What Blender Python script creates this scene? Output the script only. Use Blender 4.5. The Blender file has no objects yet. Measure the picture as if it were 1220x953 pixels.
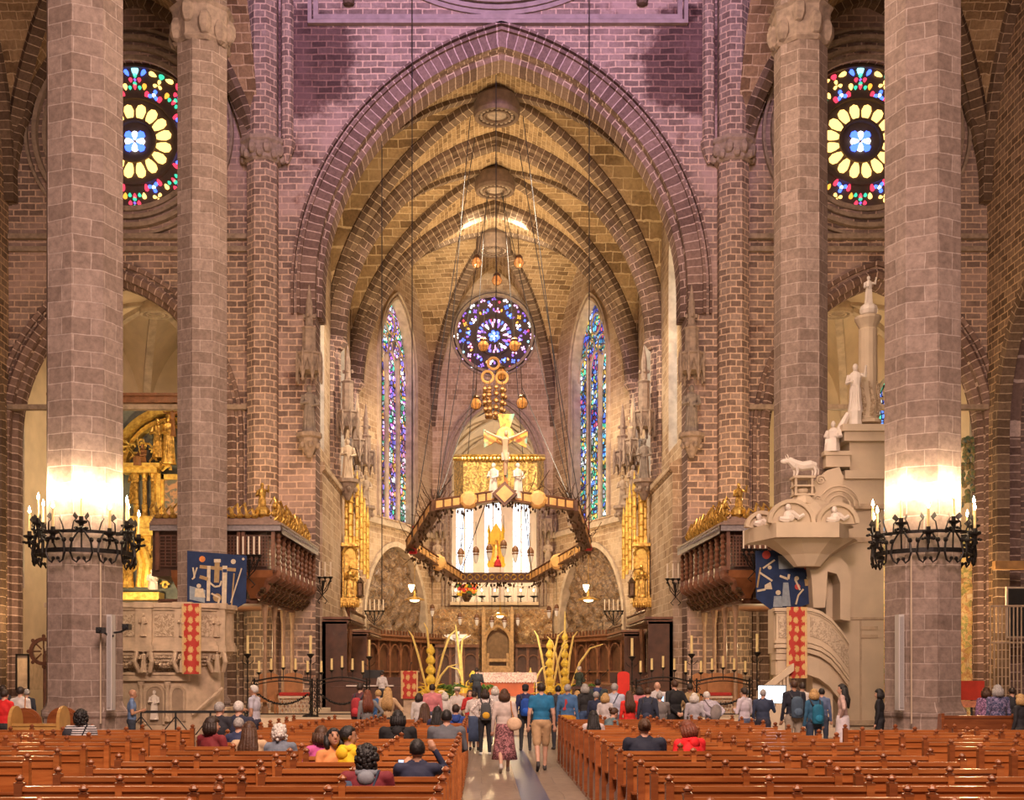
import bpy, math, random
from mathutils import Vector, Matrix, noise
random.seed(7)
S = bpy.context.scene
COL = S.collection
PI = math.pi
F0, VX, VY, CX, CH = 1400.0, 576.0, 802.0, -0.6, 1.95

def XZ(px, py, Y):
    return CX + (px - VX) * Y / F0, CH + (VY - py) * Y / F0

# ------------------------------------------------------------------ mesh builder
class MB:
    def __init__(s, M=None):
        s.v = []; s.f = []; s.uv = []; s.mi = []; s.M = M
    def add(s, vs, fs, mat=0, uvs=None, M=None):
        b = len(s.v)
        T = s.M
        if M is not None: T = M if T is None else T @ M
        if T is not None: vs = [T @ Vector(p) for p in vs]
        s.v.extend([tuple(p) for p in vs])
        for i, f in enumerate(fs):
            s.f.append([b + k for k in f])
            s.uv.append(uvs[i] if uvs else None)
            s.mi.append(mat)
    def bx(s, x0, x1, y0, y1, z0, z1, mat=0, M=None):
        vs = [(x0,y0,z0),(x1,y0,z0),(x1,y1,z0),(x0,y1,z0),(x0,y0,z1),(x1,y0,z1),(x1,y1,z1),(x0,y1,z1)]
        s.add(vs, [(0,3,2,1),(4,5,6,7),(0,1,5,4),(1,2,6,5),(2,3,7,6),(3,0,4,7)], mat, None, M)
    def box(s, c, d, mat=0, rz=0, M=None):
        T = Matrix.Translation(c) @ Matrix.Rotation(rz, 4, 'Z')
        if M is not None: T = M @ T
        s.bx(-d[0]/2, d[0]/2, -d[1]/2, d[1]/2, -d[2]/2, d[2]/2, mat, T)
    def prism(s, poly, z0, z1, mat=0, top=1.0, M=None, c=(0,0)):
        n = len(poly)
        vs = [(x, y, z0) for x, y in poly] + [(c[0]+(x-c[0])*top, c[1]+(y-c[1])*top, z1) for x, y in poly]
        fs = [(i, (i+1) % n, n+(i+1) % n, n+i) for i in range(n)] + [tuple(range(n))[::-1], tuple(range(n, 2*n))]
        s.add(vs, fs, mat, None, M)
    def extr(s, poly, y0, y1, mat=0, M=None):           # polygon in XZ pushed along Y
        n = len(poly)
        vs = [(x, y0, z) for x, z in poly] + [(x, y1, z) for x, z in poly]
        fs = [(i, (i+1) % n, n+(i+1) % n, n+i) for i in range(n)] + [tuple(range(n))[::-1], tuple(range(n, 2*n))]
        s.add(vs, fs, mat, None, M)
    def lathe(s, prof, n=12, c=(0,0,0), ph=0, mat=0, sy=1.0, M=None, uvw=None):
        vs = []; fs = []; us = []
        for r, z in prof:
            for k in range(n):
                a = ph + 2*PI*k/n
                vs.append((c[0]+r*math.cos(a), c[1]+r*sy*math.sin(a), c[2]+z))
        m = len(prof)
        for i in range(m-1):
            for k in range(n):
                k2 = (k+1) % n
                fs.append((i*n+k, i*n+k2, (i+1)*n+k2, (i+1)*n+k))
                if uvw:
                    u0, u1 = uvw*k/n, uvw*(k+1)/n
                    za, zb = prof[i][1], prof[i+1][1]
                    us.append([(u0,za),(u1,za),(u1,zb),(u0,zb)])
                else: us.append(None)
        if prof[0][0] > 1e-6: fs.append(tuple(range(n))[::-1]); us.append(None)
        if prof[-1][0] > 1e-6: fs.append(tuple(range((m-1)*n, m*n))); us.append(None)
        s.add(vs, fs, mat, us, M)
    def ell(s, c, r, nu=8, nv=6, mat=0, R=None, M=None):
        if not hasattr(r, '__len__'): r = (r, r, r)
        prof = [(math.sin(PI*i/nv), -math.cos(PI*i/nv)) for i in range(nv+1)]
        vs = []; fs = []
        for q, z in prof[1:-1]:
            for k in range(nu):
                a = 2*PI*k/nu
                vs.append((q*math.cos(a), q*math.sin(a), z))
        vs += [(0,0,-1),(0,0,1)]
        b, t = len(vs)-2, len(vs)-1
        for i in range(nv-2):
            for k in range(nu):
                fs.append((i*nu+k, i*nu+(k+1) % nu, (i+1)*nu+(k+1) % nu, (i+1)*nu+k))
        for k in range(nu):
            fs.append((b, (k+1) % nu, k)); fs.append((t, (nv-2)*nu+k, (nv-2)*nu+(k+1) % nu))
        T = Matrix.Translation(c)
        if R is not None: T = T @ R
        T = T @ Matrix.Diagonal((r[0], r[1], r[2], 1))
        if M is not None: T = M @ T
        s.add(vs, fs, mat, None, T)
    def tube(s, path, r, n=6, mat=0, closed=False, M=None, flat=1.0):
        P = [Vector(p) for p in path]; m = len(P)
        if not hasattr(r, '__len__'): r = [r]*m
        vs = []; prev = None
        for i in range(m):
            if closed: t = P[(i+1) % m] - P[i-1]
            else: t = P[min(i+1, m-1)] - P[max(i-1, 0)]
            if t.length < 1e-9: t = Vector((0,0,1))
            t.normalize()
            if prev is None:
                up = Vector((0,0,1)) if abs(t.z) < .9 else Vector((1,0,0))
                nrm = t.cross(up).normalized()
            else:
                nrm = prev - t*prev.dot(t)
                nrm = nrm.normalized() if nrm.length > 1e-6 else t.orthogonal().normalized()
            prev = nrm; b = t.cross(nrm)
            for k in range(n):
                a = 2*PI*k/n
                vs.append(P[i] + nrm*(math.cos(a)*r[i]) + b*(math.sin(a)*r[i]*flat))
        fs = []
        for i in range(m if closed else m-1):
            j = (i+1) % m
            for k in range(n):
                fs.append((i*n+k, i*n+(k+1) % n, j*n+(k+1) % n, j*n+k))
        if not closed: fs += [tuple(range(n))[::-1], tuple(range((m-1)*n, m*n))]
        s.add(vs, fs, mat, None, M)
    def sweep(s, path, B, prof, mat=0, closed=False, M=None):
        # path in a plane of normal B; prof = [(outward, along B)], outward = B x tangent
        P = [Vector(p) for p in path]; B = Vector(B).normalized(); m = len(P); n = len(prof)
        vs = []; L = [0]
        for i in range(1, m): L.append(L[-1] + (P[i]-P[i-1]).length)
        if closed: Lc = L[-1] + (P[0]-P[-1]).length
        for i in range(m):
            if closed: a, b = P[i]-P[i-1], P[(i+1) % m]-P[i]
            else: a, b = P[i]-P[max(i-1, 0)], P[min(i+1, m-1)]-P[i]
            if a.length < 1e-9: a = b
            if b.length < 1e-9: b = a
            a = a.normalized(); b = b.normalized(); t = (a+b)
            t = t.normalized() if t.length > 1e-6 else a
            k = 1/max(.35, t.dot(a))
            N = B.cross(t).normalized()
            for q, w in prof: vs.append(P[i] + N*q*k + B*w)
        fs = []; us = []
        W = [0]
        for j in range(n): W.append(W[-1] + math.hypot(prof[(j+1) % n][0]-prof[j][0], prof[(j+1) % n][1]-prof[j][1]))
        for i in range(m if closed else m-1):
            j = (i+1) % m; l0 = L[i]; l1 = L[j] if j else Lc
            for k in range(n):
                fs.append((i*n+k, i*n+(k+1) % n, j*n+(k+1) % n, j*n+k))
                us.append([(W[k],l0),(W[k+1],l0),(W[k+1],l1),(W[k],l1)])
        if not closed:
            fs += [tuple(range(n))[::-1], tuple(range((m-1)*n, m*n))]; us += [None, None]
        s.add(vs, fs, mat, us, M)
    def quad(s, a, b, c, d, mat=0, uv=None, M=None):
        s.add([a,b,c,d], [(0,1,2,3)], mat, [uv] if uv else None, M)
    def build(s, name, mats, parent=None, smooth=False, loc=None, rz=0):
        me = bpy.data.meshes.new(name)
        me.from_pydata(s.v, [], s.f)
        if not isinstance(mats, (list, tuple)): mats = [mats]
        for m in mats: me.materials.append(m)
        uvl = me.uv_layers.new(name='UVMap')
        V = s.v; data = [0.0]*(2*len(me.loops)); li = 0
        for pi, p in enumerate(me.polygons):
            us = s.uv[pi]
            if us is None:
                nx, ny, nz = p.normal
                ax, ay, az = abs(nx), abs(ny), abs(nz)
                for k in s.f[pi]:
                    x, y, z = V[k]
                    if az > ax and az > ay: u = (x, y)
                    elif ay >= ax: u = (x, z)
                    else: u = (y, z)
                    data[li] = u[0]; data[li+1] = u[1]; li += 2
            else:
                for u in us: data[li] = u[0]; data[li+1] = u[1]; li += 2
        uvl.data.foreach_set('uv', data)
        me.polygons.foreach_set('material_index', s.mi)
        if smooth: me.polygons.foreach_set('use_smooth', [True]*len(me.polygons))
        me.update()
        o = bpy.data.objects.new(name, me); COL.objects.link(o)
        if parent: o.parent = parent
        if loc: o.location = loc
        if rz: o.rotation_euler = (0, 0, rz)
        return o

def tag(o, label=None, cat=None, group=None, kind=None):
    if label: o['label'] = label
    if cat: o['category'] = cat
    if group: o['group'] = group
    if kind: o['kind'] = kind
    return o
def empty(name, loc=(0,0,0), rz=0, label=None, cat=None, group=None):
    o = bpy.data.objects.new(name, None); COL.objects.link(o)
    o.location = loc; o.rotation_euler = (0, 0, rz)
    return tag(o, label, cat, group)
def struct(o, label=None, cat=None):
    return tag(o, label, cat, None, 'structure')
KIDS = {}
def copy_tree(o, parent=None):
    c = o.copy(); COL.objects.link(c)
    if parent: c.parent = parent
    for ch in [x for x in bpy.data.objects if x.parent == o]: copy_tree(ch, c)
    return c

# ------------------------------------------------------------------ materials
def nodes(name):
    m = bpy.data.materials.new(name); m.use_nodes = True
    nt = m.node_tree; b = nt.nodes['Principled BSDF']
    return m, nt, b
def N(nt, t, **kw):
    n = nt.nodes.new(t)
    for k, v in kw.items():
        if k in n.inputs: n.inputs[k].default_value = v
        else: setattr(n, k, v)
    return n
def c4(c): return (c[0], c[1], c[2], 1)
def mixc(nt, fac, a, b, mode='MIX'):
    n = nt.nodes.new('ShaderNodeMix'); n.data_type = 'RGBA'; n.blend_type = mode
    for i, v in ((0, fac), (6, a), (7, b)):
        if hasattr(v, 'links') or hasattr(v, 'is_linked'): nt.links.new(v, n.inputs[i])
        else: n.inputs[i].default_value = v if i == 0 else c4(v)
    return n.outputs[2]
def ramp(nt, src, stops, interp='LINEAR'):
    r = nt.nodes.new('ShaderNodeValToRGB'); r.color_ramp.interpolation = interp
    e = r.color_ramp.elements
    while len(e) < len(stops): e.new(.5)
    for i, (p, c) in enumerate(stops):
        e[i].position = p; e[i].color = c4(c)
    nt.links.new(src, r.inputs[0]); return r.outputs[0]
def bump(nt, b, h, st=.4, dist=.02):
    n = N(nt, 'ShaderNodeBump', Strength=st, Distance=dist)
    nt.links.new(h, n.inputs['Height']); nt.links.new(n.outputs[0], b.inputs['Normal'])

def plain(name, c, rough=.6, metal=0, var=.25, scale=6, bmp=.3, c2=None, emit=None, es=1, spec=None):
    m, nt, b = nodes(name)
    co = N(nt, 'ShaderNodeTexCoord')
    ns = N(nt, 'ShaderNodeTexNoise', Scale=scale, Detail=5.0)
    nt.links.new(co.outputs['Object'], ns.inputs['Vector'])
    d = c2 or tuple(x*(1-var) for x in c)
    l = tuple(min(1, x*(1+var*.5)) for x in c)
    o = ramp(nt, ns.outputs['Fac'], [(.3, d), (.7, l)])
    nt.links.new(o, b.inputs['Base Color'])
    b.inputs['Roughness'].default_value = rough; b.inputs['Metallic'].default_value = metal
    if spec is not None: b.inputs['Specular IOR Level'].default_value = spec
    if bmp: bump(nt, b, ns.outputs['Fac'], bmp)
    if emit:
        b.inputs['Emission Color'].default_value = c4(emit); b.inputs['Emission Strength'].default_value = es
    return m

def masonry(name, ca, cb, cm, bw, bh, ms=.03, patch=None, patch_amt=.5, rough=.85, dark=None, var=1.0, bstr=.6):
    m, nt, b = nodes(name)
    uv = N(nt, 'ShaderNodeUVMap')
    co = N(nt, 'ShaderNodeTexCoord')
    nz = N(nt, 'ShaderNodeTexNoise', Scale=1.3, Detail=2.0)
    nt.links.new(co.outputs['Object'], nz.inputs['Vector'])
    wob = N(nt, 'ShaderNodeVectorMath', operation='SCALE'); wob.inputs[3].default_value = .10
    nt.links.new(nz.outputs['Color'], wob.inputs[0])
    ad = N(nt, 'ShaderNodeVectorMath', operation='ADD')
    nt.links.new(uv.outputs[0], ad.inputs[0]); nt.links.new(wob.outputs[0], ad.inputs[1])
    br = N(nt, 'ShaderNodeTexBrick', Scale=1.0, Bias=-.15)
    br.inputs['Color1'].default_value = c4(ca); br.inputs['Color2'].default_value = c4(cb)
    br.inputs['Mortar'].default_value = c4(cm); br.inputs['Mortar Size'].default_value = ms
    br.inputs['Mortar Smooth'].default_value = .15
    br.inputs['Brick Width'].default_value = bw; br.inputs['Row Height'].default_value = bh
    br.offset = .45
    nt.links.new(ad.outputs[0], br.inputs['Vector'])
    n2 = N(nt, 'ShaderNodeTexNoise', Scale=7.0, Detail=6.0, Roughness=.65)
    nt.links.new(co.outputs['Object'], n2.inputs['Vector'])
    k = ramp(nt, n2.outputs['Fac'], [(.28, (.60,)*3), (.72, (1.25,)*3)])
    o = mixc(nt, .85, br.outputs['Color'], k, 'MULTIPLY')
    if patch:
        n3 = N(nt, 'ShaderNodeTexNoise', Scale=.35, Detail=4.0, Roughness=.6)
        nt.links.new(co.outputs['Object'], n3.inputs['Vector'])
        f = ramp(nt, n3.outputs['Fac'], [(.48, (0,)*3), (.62, (patch_amt,)*3)])
        o = mixc(nt, f, o, patch)
    if dark:
        if dark == 'blots':      # two weathered areas either side of the arch head
            sp = N(nt, 'ShaderNodeSeparateXYZ'); nt.links.new(co.outputs['Object'], sp.inputs[0])
            ax = N(nt, 'ShaderNodeMath', operation='ABSOLUTE'); nt.links.new(sp.outputs[0], ax.inputs[0])
            cb_ = N(nt, 'ShaderNodeCombineXYZ'); nt.links.new(ax.outputs[0], cb_.inputs[0]); nt.links.new(sp.outputs[2], cb_.inputs[2])
            ds = N(nt, 'ShaderNodeVectorMath', operation='DISTANCE'); nt.links.new(cb_.outputs[0], ds.inputs[0]); ds.inputs[1].default_value = (8.1, 0, 27.4)
            wn = N(nt, 'ShaderNodeTexNoise', Scale=.9, Detail=6.0, Roughness=.7); nt.links.new(co.outputs['Object'], wn.inputs['Vector'])
            sm = N(nt, 'ShaderNodeMath', operation='MULTIPLY_ADD'); sm.inputs[1].default_value = 3.2
            nt.links.new(wn.outputs['Fac'], sm.inputs[0]); nt.links.new(ds.outputs['Value'], sm.inputs[2])
            f = ramp(nt, sm.outputs[0], [(.0, (1,)*3), (1.0, (0,)*3)])
            dv = N(nt, 'ShaderNodeMapRange'); dv.inputs['From Min'].default_value = 3.5; dv.inputs['From Max'].default_value = 4.1; dv.inputs['To Min'].default_value = .9; dv.inputs['To Max'].default_value = 0
            nt.links.new(sm.outputs[0], dv.inputs['Value'])
            o = mixc(nt, dv.outputs[0], o, mixc(nt, 1, o, (.30,.22,.24), 'MULTIPLY')); dark = (.36,.24,.22)
        n4 = N(nt, 'ShaderNodeTexNoise', Scale=.5, Detail=5.0, Roughness=.7)
        mp = N(nt, 'ShaderNodeMapping'); mp.inputs['Location'].default_value = (31, 7, 3)
        nt.links.new(co.outputs['Object'], mp.inputs[0]); nt.links.new(mp.outputs[0], n4.inputs['Vector'])
        f = ramp(nt, n4.outputs['Fac'], [(.56, (0,)*3), (.66, (.8,)*3)])
        o = mixc(nt, f, o, mixc(nt, .9, o, dark, 'MULTIPLY'))
    nt.links.new(o, b.inputs['Base Color'])
    b.inputs['Roughness'].default_value = rough; b.inputs['Specular IOR Level'].default_value = .2
    mx = N(nt, 'ShaderNodeMath', operation='MULTIPLY_ADD'); mx.inputs[1].default_value = .5
    nt.links.new(n2.outputs['Fac'], mx.inputs[0])
    sb = N(nt, 'ShaderNodeMath', operation='SUBTRACT'); sb.inputs[0].default_value = 1
    nt.links.new(br.outputs['Fac'], sb.inputs[1]); nt.links.new(sb.outputs[0], mx.inputs[2])
    bump(nt, b, mx.outputs[0], bstr, .03)
    return m

def glow(name, c, s=1.0):
    m, nt, b = nodes(name)
    b.inputs['Base Color'].default_value = c4(tuple(x*.4 for x in c)); b.inputs['Roughness'].default_value = .3
    b.inputs['Emission Color'].default_value = c4(c); b.inputs['Emission Strength'].default_value = s
    return m

def shards(name, palette, s=1.6, scale=(5, 3.2), zr=(11, 24), seed=0, lead=.03, lo=.12):
    """leaded stained glass: voronoi shards, palette chosen by height bands and chance"""
    m, nt, b = nodes(name)
    uv = N(nt, 'ShaderNodeUVMap')
    mp = N(nt, 'ShaderNodeMapping'); mp.inputs['Scale'].default_value = (scale[0], scale[1], 1)
    mp.inputs['Location'].default_value = (seed*3.1, seed*1.7, 0)
    nt.links.new(uv.outputs[0], mp.inputs[0])
    vo = N(nt, 'ShaderNodeTexVoronoi', Scale=1.0); vo.voronoi_dimensions = '2D'
    ve = N(nt, 'ShaderNodeTexVoronoi', Scale=1.0); ve.feature = 'DISTANCE_TO_EDGE'; ve.voronoi_dimensions = '2D'
    nt.links.new(mp.outputs[0], vo.inputs['Vector']); nt.links.new(mp.outputs[0], ve.inputs['Vector'])
    sx = N(nt, 'ShaderNodeSeparateColor'); nt.links.new(vo.outputs['Color'], sx.inputs[0])
    n = len(palette)
    # big soft regions shift the palette
    nz = N(nt, 'ShaderNodeTexNoise', Scale=.55, Detail=1.0); nz.noise_dimensions = '2D'
    nt.links.new(uv.outputs[0], nz.inputs['Vector'])
    a = N(nt, 'ShaderNodeMath', operation='MULTIPLY_ADD'); a.inputs[1].default_value = .45
    nt.links.new(sx.outputs[0], a.inputs[0])
    c = N(nt, 'ShaderNodeMath', operation='MULTIPLY_ADD'); c.inputs[1].default_value = 1.6; c.inputs[2].default_value = -.55
    nt.links.new(nz.outputs['Fac'], c.inputs[0]); nt.links.new(c.outputs[0], a.inputs[2])
    fr = N(nt, 'ShaderNodeMath', operation='FRACT'); nt.links.new(a.outputs[0], fr.inputs[0])
    col = ramp(nt, fr.outputs[0], [(i/n, p) for i, p in enumerate(palette)], 'CONSTANT')
    br = ramp(nt, sx.outputs[1], [(0, (lo,)*3), (.45, (max(lo,.5),)*3), (.8, (1.0,)*3)])
    col = mixc(nt, 1.0, col, br, 'MULTIPLY')
    ld = ramp(nt, ve.outputs['Distance'], [(lead, (0,)*3), (lead*3, (1,)*3)])
    col = mixc(nt, 1.0, col, ld, 'MULTIPLY')
    nt.links.new(col, b.inputs['Emission Color']); b.inputs['Emission Strength'].default_value = s
    b.inputs['Base Color'].default_value = (.02, .02, .02, 1); b.inputs['Roughness'].default_value = .25
    return m

def brocade(name, ca, cb, sc=5, rough=.8, metal=0, thr=.5, bmp=.5, cc=None, emit=0):
    m, nt, b = nodes(name)
    co = N(nt, 'ShaderNodeTexCoord')
    vo = N(nt, 'ShaderNodeTexVoronoi', Scale=sc); vo.feature = 'SMOOTH_F1'
    ns = N(nt, 'ShaderNodeTexNoise', Scale=sc*1.3, Detail=4.0, Distortion=1.2)
    nt.links.new(co.outputs['Object'], vo.inputs['Vector']); nt.links.new(co.outputs['Object'], ns.inputs['Vector'])
    o = ramp(nt, ns.outputs['Fac'], [(thr-.06, ca), (thr+.06, cb)])
    if cc:
        f = ramp(nt, vo.outputs['Distance'], [(.25, (.9,)*3), (.4, (0,)*3)])
        o = mixc(nt, f, o, cc)
    nt.links.new(o, b.inputs['Base Color'])
    b.inputs['Roughness'].default_value = rough; b.inputs['Metallic'].default_value = metal
    bump(nt, b, ns.outputs['Fac'], bmp, .05)
    if emit:
        nt.links.new(o, b.inputs['Emission Color']); b.inputs['Emission Strength'].default_value = emit
    return m

ST_FRONT = masonry('front_wall_stone', (.19,.135,.115), (.40,.295,.25), (.62,.44,.33), .62, .27, .030, (.48,.34,.30), .65, dark='blots')
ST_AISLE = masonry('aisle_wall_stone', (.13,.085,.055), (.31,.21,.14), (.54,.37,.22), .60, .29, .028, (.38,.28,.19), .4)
ST_COL = masonry('pillar_stone', (.25,.185,.150), (.37,.285,.240), (.46,.37,.32), .70, .37, .012, None)
ST_SHAFT = masonry('shaft_stone', (.20,.14,.115), (.38,.285,.235), (.60,.43,.32), .45, .27, .028, None)
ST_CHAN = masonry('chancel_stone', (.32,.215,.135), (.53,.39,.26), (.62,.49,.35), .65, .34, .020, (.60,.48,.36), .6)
ST_VAULT = masonry('vault_stone', (.17,.105,.055), (.40,.27,.15), (.50,.37,.23), .7, .30, .020, (.44,.31,.18), .5)
ST_RIB = masonry('rib_stone', (.11,.072,.048), (.21,.145,.10), (.46,.35,.25), 3.0, .36, .018, None, rough=.8)
ST_ARCH = masonry('arch_stone', (.15,.095,.08), (.28,.19,.16), (.55,.42,.37), 3.0, .34, .022, None)
ST_PLAIN = plain('dressed_stone', (.50,.40,.30), .8, 0, .3, 2.5, .25)
ST_DARK = plain('weathered_carved_stone', (.33,.25,.19), .85, 0, .35, 5, .5)
ST_PALE = plain('pale_limestone', (.62,.50,.36), .7, 0, .14, 1.2, .15)
ST_PULPIT = plain('pulpit_limestone', (.54,.41,.285), .75, 0, .25, 4, .4)
ST_RELIEF = brocade('relief_carving', (.36,.26,.17), (.60,.47,.33), 9, .8, 0, .5, 1.0)
M_FLOOR = masonry('floor_slabs', (.24,.185,.14), (.30,.235,.18), (.15,.12,.09), 1.3, 1.3, .01, None, rough=.35, bstr=.15)
GOLD = plain('gilded_wood', (.85,.55,.14), .32, .75, .45, 8, .6, c2=(.30,.15,.03))
GOLDB = plain('bright_gilding', (1.0,.66,.16), .38, .55, .3, 6, .5, c2=(.55,.30,.06))
BRONZE = plain('dark_bronze', (.16,.10,.06), .4, .8, .4, 8, .3)
IRON = plain('wrought_iron', (.025,.022,.02), .45, .6, .3, 20, .2)
WOOD_D = plain('dark_walnut', (.095,.040,.022), .38, 0, .4, 3, .2)
WOOD_M = plain('carved_brown_wood', (.20,.085,.045), .4, 0, .4, 5, .3)
WAX = plain('candle_wax', (.85,.68,.30), .5, 0, .1, 5, 0)
MARBLE = plain('white_marble', (.78,.70,.62), .5, 0, .1, 4, .2)
FLAME = glow('candle_flame', (1.0,.80,.50), 60)
WHITE_P = plain('white_paint', (.80,.80,.80), .4, 0, .05, 4, 0)
BLACK_P = plain('black_plastic', (.02,.02,.022), .4, 0, .1, 4, 0)

def Fp(t, c=.35):
    t = min(1.0, max(0.0, t))
    return math.sqrt(max(0, (1+c)**2-(t+c)**2))/math.sqrt((1+c)**2-c*c)
def tsteps(n):      # denser towards t=1 where the arch is steep
    return [1-(1-math.sin(PI/2*i/n)) for i in range(n+1)]
# ------------------------------------------------------------------ walls with openings
def op_arch(uc, w, z0, zs, za, n=14, c=.35):
    us = sorted({uc + s*w*t for t in tsteps(n) for s in (-1, 1)})
    return dict(us=us, lo=lambda u: z0, hi=lambda u: zs+(za-zs)*Fp(abs(u-uc)/w, c), a=uc-w, b=uc+w)
def op_circle(uc, w, zc, n=24):
    us = [uc + w*math.sin(PI/2*(i/n*2-1)) for i in range(n+1)]
    g = lambda u: math.sqrt(max(0, w*w-(u-uc)**2))
    return dict(us=us, lo=lambda u: zc-g(u), hi=lambda u: zc+g(u), a=uc-w, b=uc+w)
def wall(name, O, ux, nx, u0, u1, z0, z1, ops, th, mats, ztop=None):
    """O origin; ux unit vector along wall; nx vector from the seen face into the wall"""
    O = Vector(O); ux = Vector(ux).normalized(); nx = Vector(nx).normalized()
    m = MB(); us = {u0, u1}
    for o in ops: us |= {min(u1, max(u0, u)) for u in o['us']}
    us = sorted(us)
    us = [u for i, u in enumerate(us) if i == 0 or u-us[i-1] > 1e-5]
    def pt(u, z, d=0): p = O+ux*u+nx*d; return (p.x, p.y, z)
    for a, b in zip(us, us[1:]):
        mid = (a+b)/2
        act = sorted([o for o in ops if o['a'] < mid < o['b']], key=lambda o: o['lo'](mid))
        lo_a = lo_b = z0
        def face(za, zb, zc, zd):     # a-lo, b-lo, b-hi, a-hi
            for d in (0, th):
                m.add([pt(a,za,d),pt(b,zb,d),pt(b,zc,d),pt(a,zd,d)], [(0,1,2,3)], 0, [[(a,za),(b,zb),(b,zc),(a,zd)]])
        for o in act:
            la, lb, ha, hb = o['lo'](a), o['lo'](b), o['hi'](a), o['hi'](b)
            if la > lo_a+1e-4 or lb > lo_b+1e-4: face(lo_a, lo_b, lb, la)
            m.add([pt(a,ha),pt(b,hb),pt(b,hb,th),pt(a,ha,th)], [(0,1,2,3)], 1, [[(0,a),(0,b),(th,b),(th,a)]])
            if la > z0+1e-3: m.add([pt(a,la),pt(b,lb),pt(b,lb,th),pt(a,la,th)], [(0,1,2,3)], 1, [[(0,a),(0,b),(th,b),(th,a)]])
            lo_a, lo_b = ha, hb
        face(lo_a, lo_b, z1, z1)
    for o in ops:
        for u in (o['a'], o['b']):
            l, h = o['lo'](u), o['hi'](u)
            if h-l > .05:
                m.add([pt(u,l),pt(u,h),pt(u,h,th),pt(u,l,th)], [(0,1,2,3)], 1, [[(0,l),(0,h),(th,h),(th,l)]])
    for u in (u0, u1):
        m.add([pt(u,z0),pt(u,z1),pt(u,z1,th),pt(u,z0,th)], [(0,1,2,3)], 0, [[(0,z0),(0,z1),(th,z1),(th,z0)]])
    m.add([pt(u0,z1),pt(u1,z1),pt(u1,z1,th),pt(u0,z1,th)], [(0,1,2,3)], 0)
    return struct(m.build(name, mats))
def arch_path(O, ux, uc, w, z0, zs, za, n=20, c=.35):
    O = Vector(O); ux = Vector(ux).normalized(); L = []
    for t in reversed(tsteps(n)): L.append((uc-w*t, zs+(za-zs)*Fp(t, c)))
    L = [(uc-w, z0)] + L if z0 < zs else L
    R = [(2*uc-u, z) for u, z in reversed(L)]
    return [tuple(O+ux*u)[:2]+(z,) for u, z in L+R[1:]]
def circ_path(O, ux, uc, zc, r, n=48):
    O = Vector(O); ux = Vector(ux).normalized()
    return [tuple(O+ux*(uc+r*math.cos(2*PI*k/n)))[:2]+(zc+r*math.sin(2*PI*k/n),) for k in range(n)]

YW = 49.0
# nave floor and the raised chancel floor
m = MB(); m.bx(-22, 22, -4, 88, -.4, 0); struct(m.build('floor', M_FLOOR))
m = MB()
for i, (y, z) in enumerate(((37.0,.17),(37.5,.34),(38.0,.5))): m.bx(-9.0, 9.0, y, 77, z-.17 if i else 0, z)
o = m.build('chancel_platform', ST_PALE); struct(o, 'pale stone stepped platform under the altar and choir', 'platform'); o.name = 'floor_chancel'
m = MB()
for i, (y, z) in enumerate(((47.2,.65),(47.6,.8),(48.0,.95))): m.bx(-4.6+i*.3, 4.6-i*.3, y, 76, z-.15, z)
o = struct(m.build('floor_altar_dais', ST_PALE))

# great wall closing nave and aisles
SX = 15.35; AX = 15.8
ops = [op_arch(.15, 7.75, 0, 18.0, 28.0, 22), op_circle(0, 7.6, 37.4, 40)]
for s in (-1, 1): ops += [op_arch(s*AX, 4.55, 0, 11.8, 18.4, 14), op_circle(s*SX, 3.25, 24.45, 24)]
wall('wall_front', (0,YW,0), (1,0,0), (0,1,0), -22, 22, 0, 42, ops, 1.4, [ST_FRONT, ST_ARCH])
# arch mouldings round the great arch
m = MB(); P = arch_path((0,YW,0), (1,0,0), .15, 7.75, 16.9, 18.0, 28.0, 30)
for (r0, r1, d) in ((0, .62, .16), (.62, .74, .30), (.90, 1.0, .22)):
    m.sweep(P, (0,-1,0), [(-r0,0),(-r1,0),(-r1,d),(-r0,d)] if False else [(r0,-.02),(r1,-.02),(r1,d),(r0,d)])
m.sweep(P, (0,-1,0), [(-.22,-1.5),(0.02,-1.5),(0.02,-.25),(-.22,-.45)])
struct(m.build('trim_1', [ST_ARCH]))
for s, nm in ((-1, 2), (1, 3)):
    m = MB(); P = arch_path((0,YW,0), (1,0,0), s*AX, 4.55, 0, 11.8, 18.4, 22)
    m.sweep(P, (0,-1,0), [(0,-.02),(.35,-.02),(.35,.14),(.22,.24),(0,.12)])
    m.sweep(P, (0,-1,0), [(-.18,-.9),(.02,-.9),(.02,-.2),(-.18,-.4)])
    m.sweep(P, (0,-1,0), [(.5,-.02),(.66,-.02),(.66,.2),(.5,.14)])
    struct(m.build('trim_%d' % nm, [ST_ARCH]))
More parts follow.
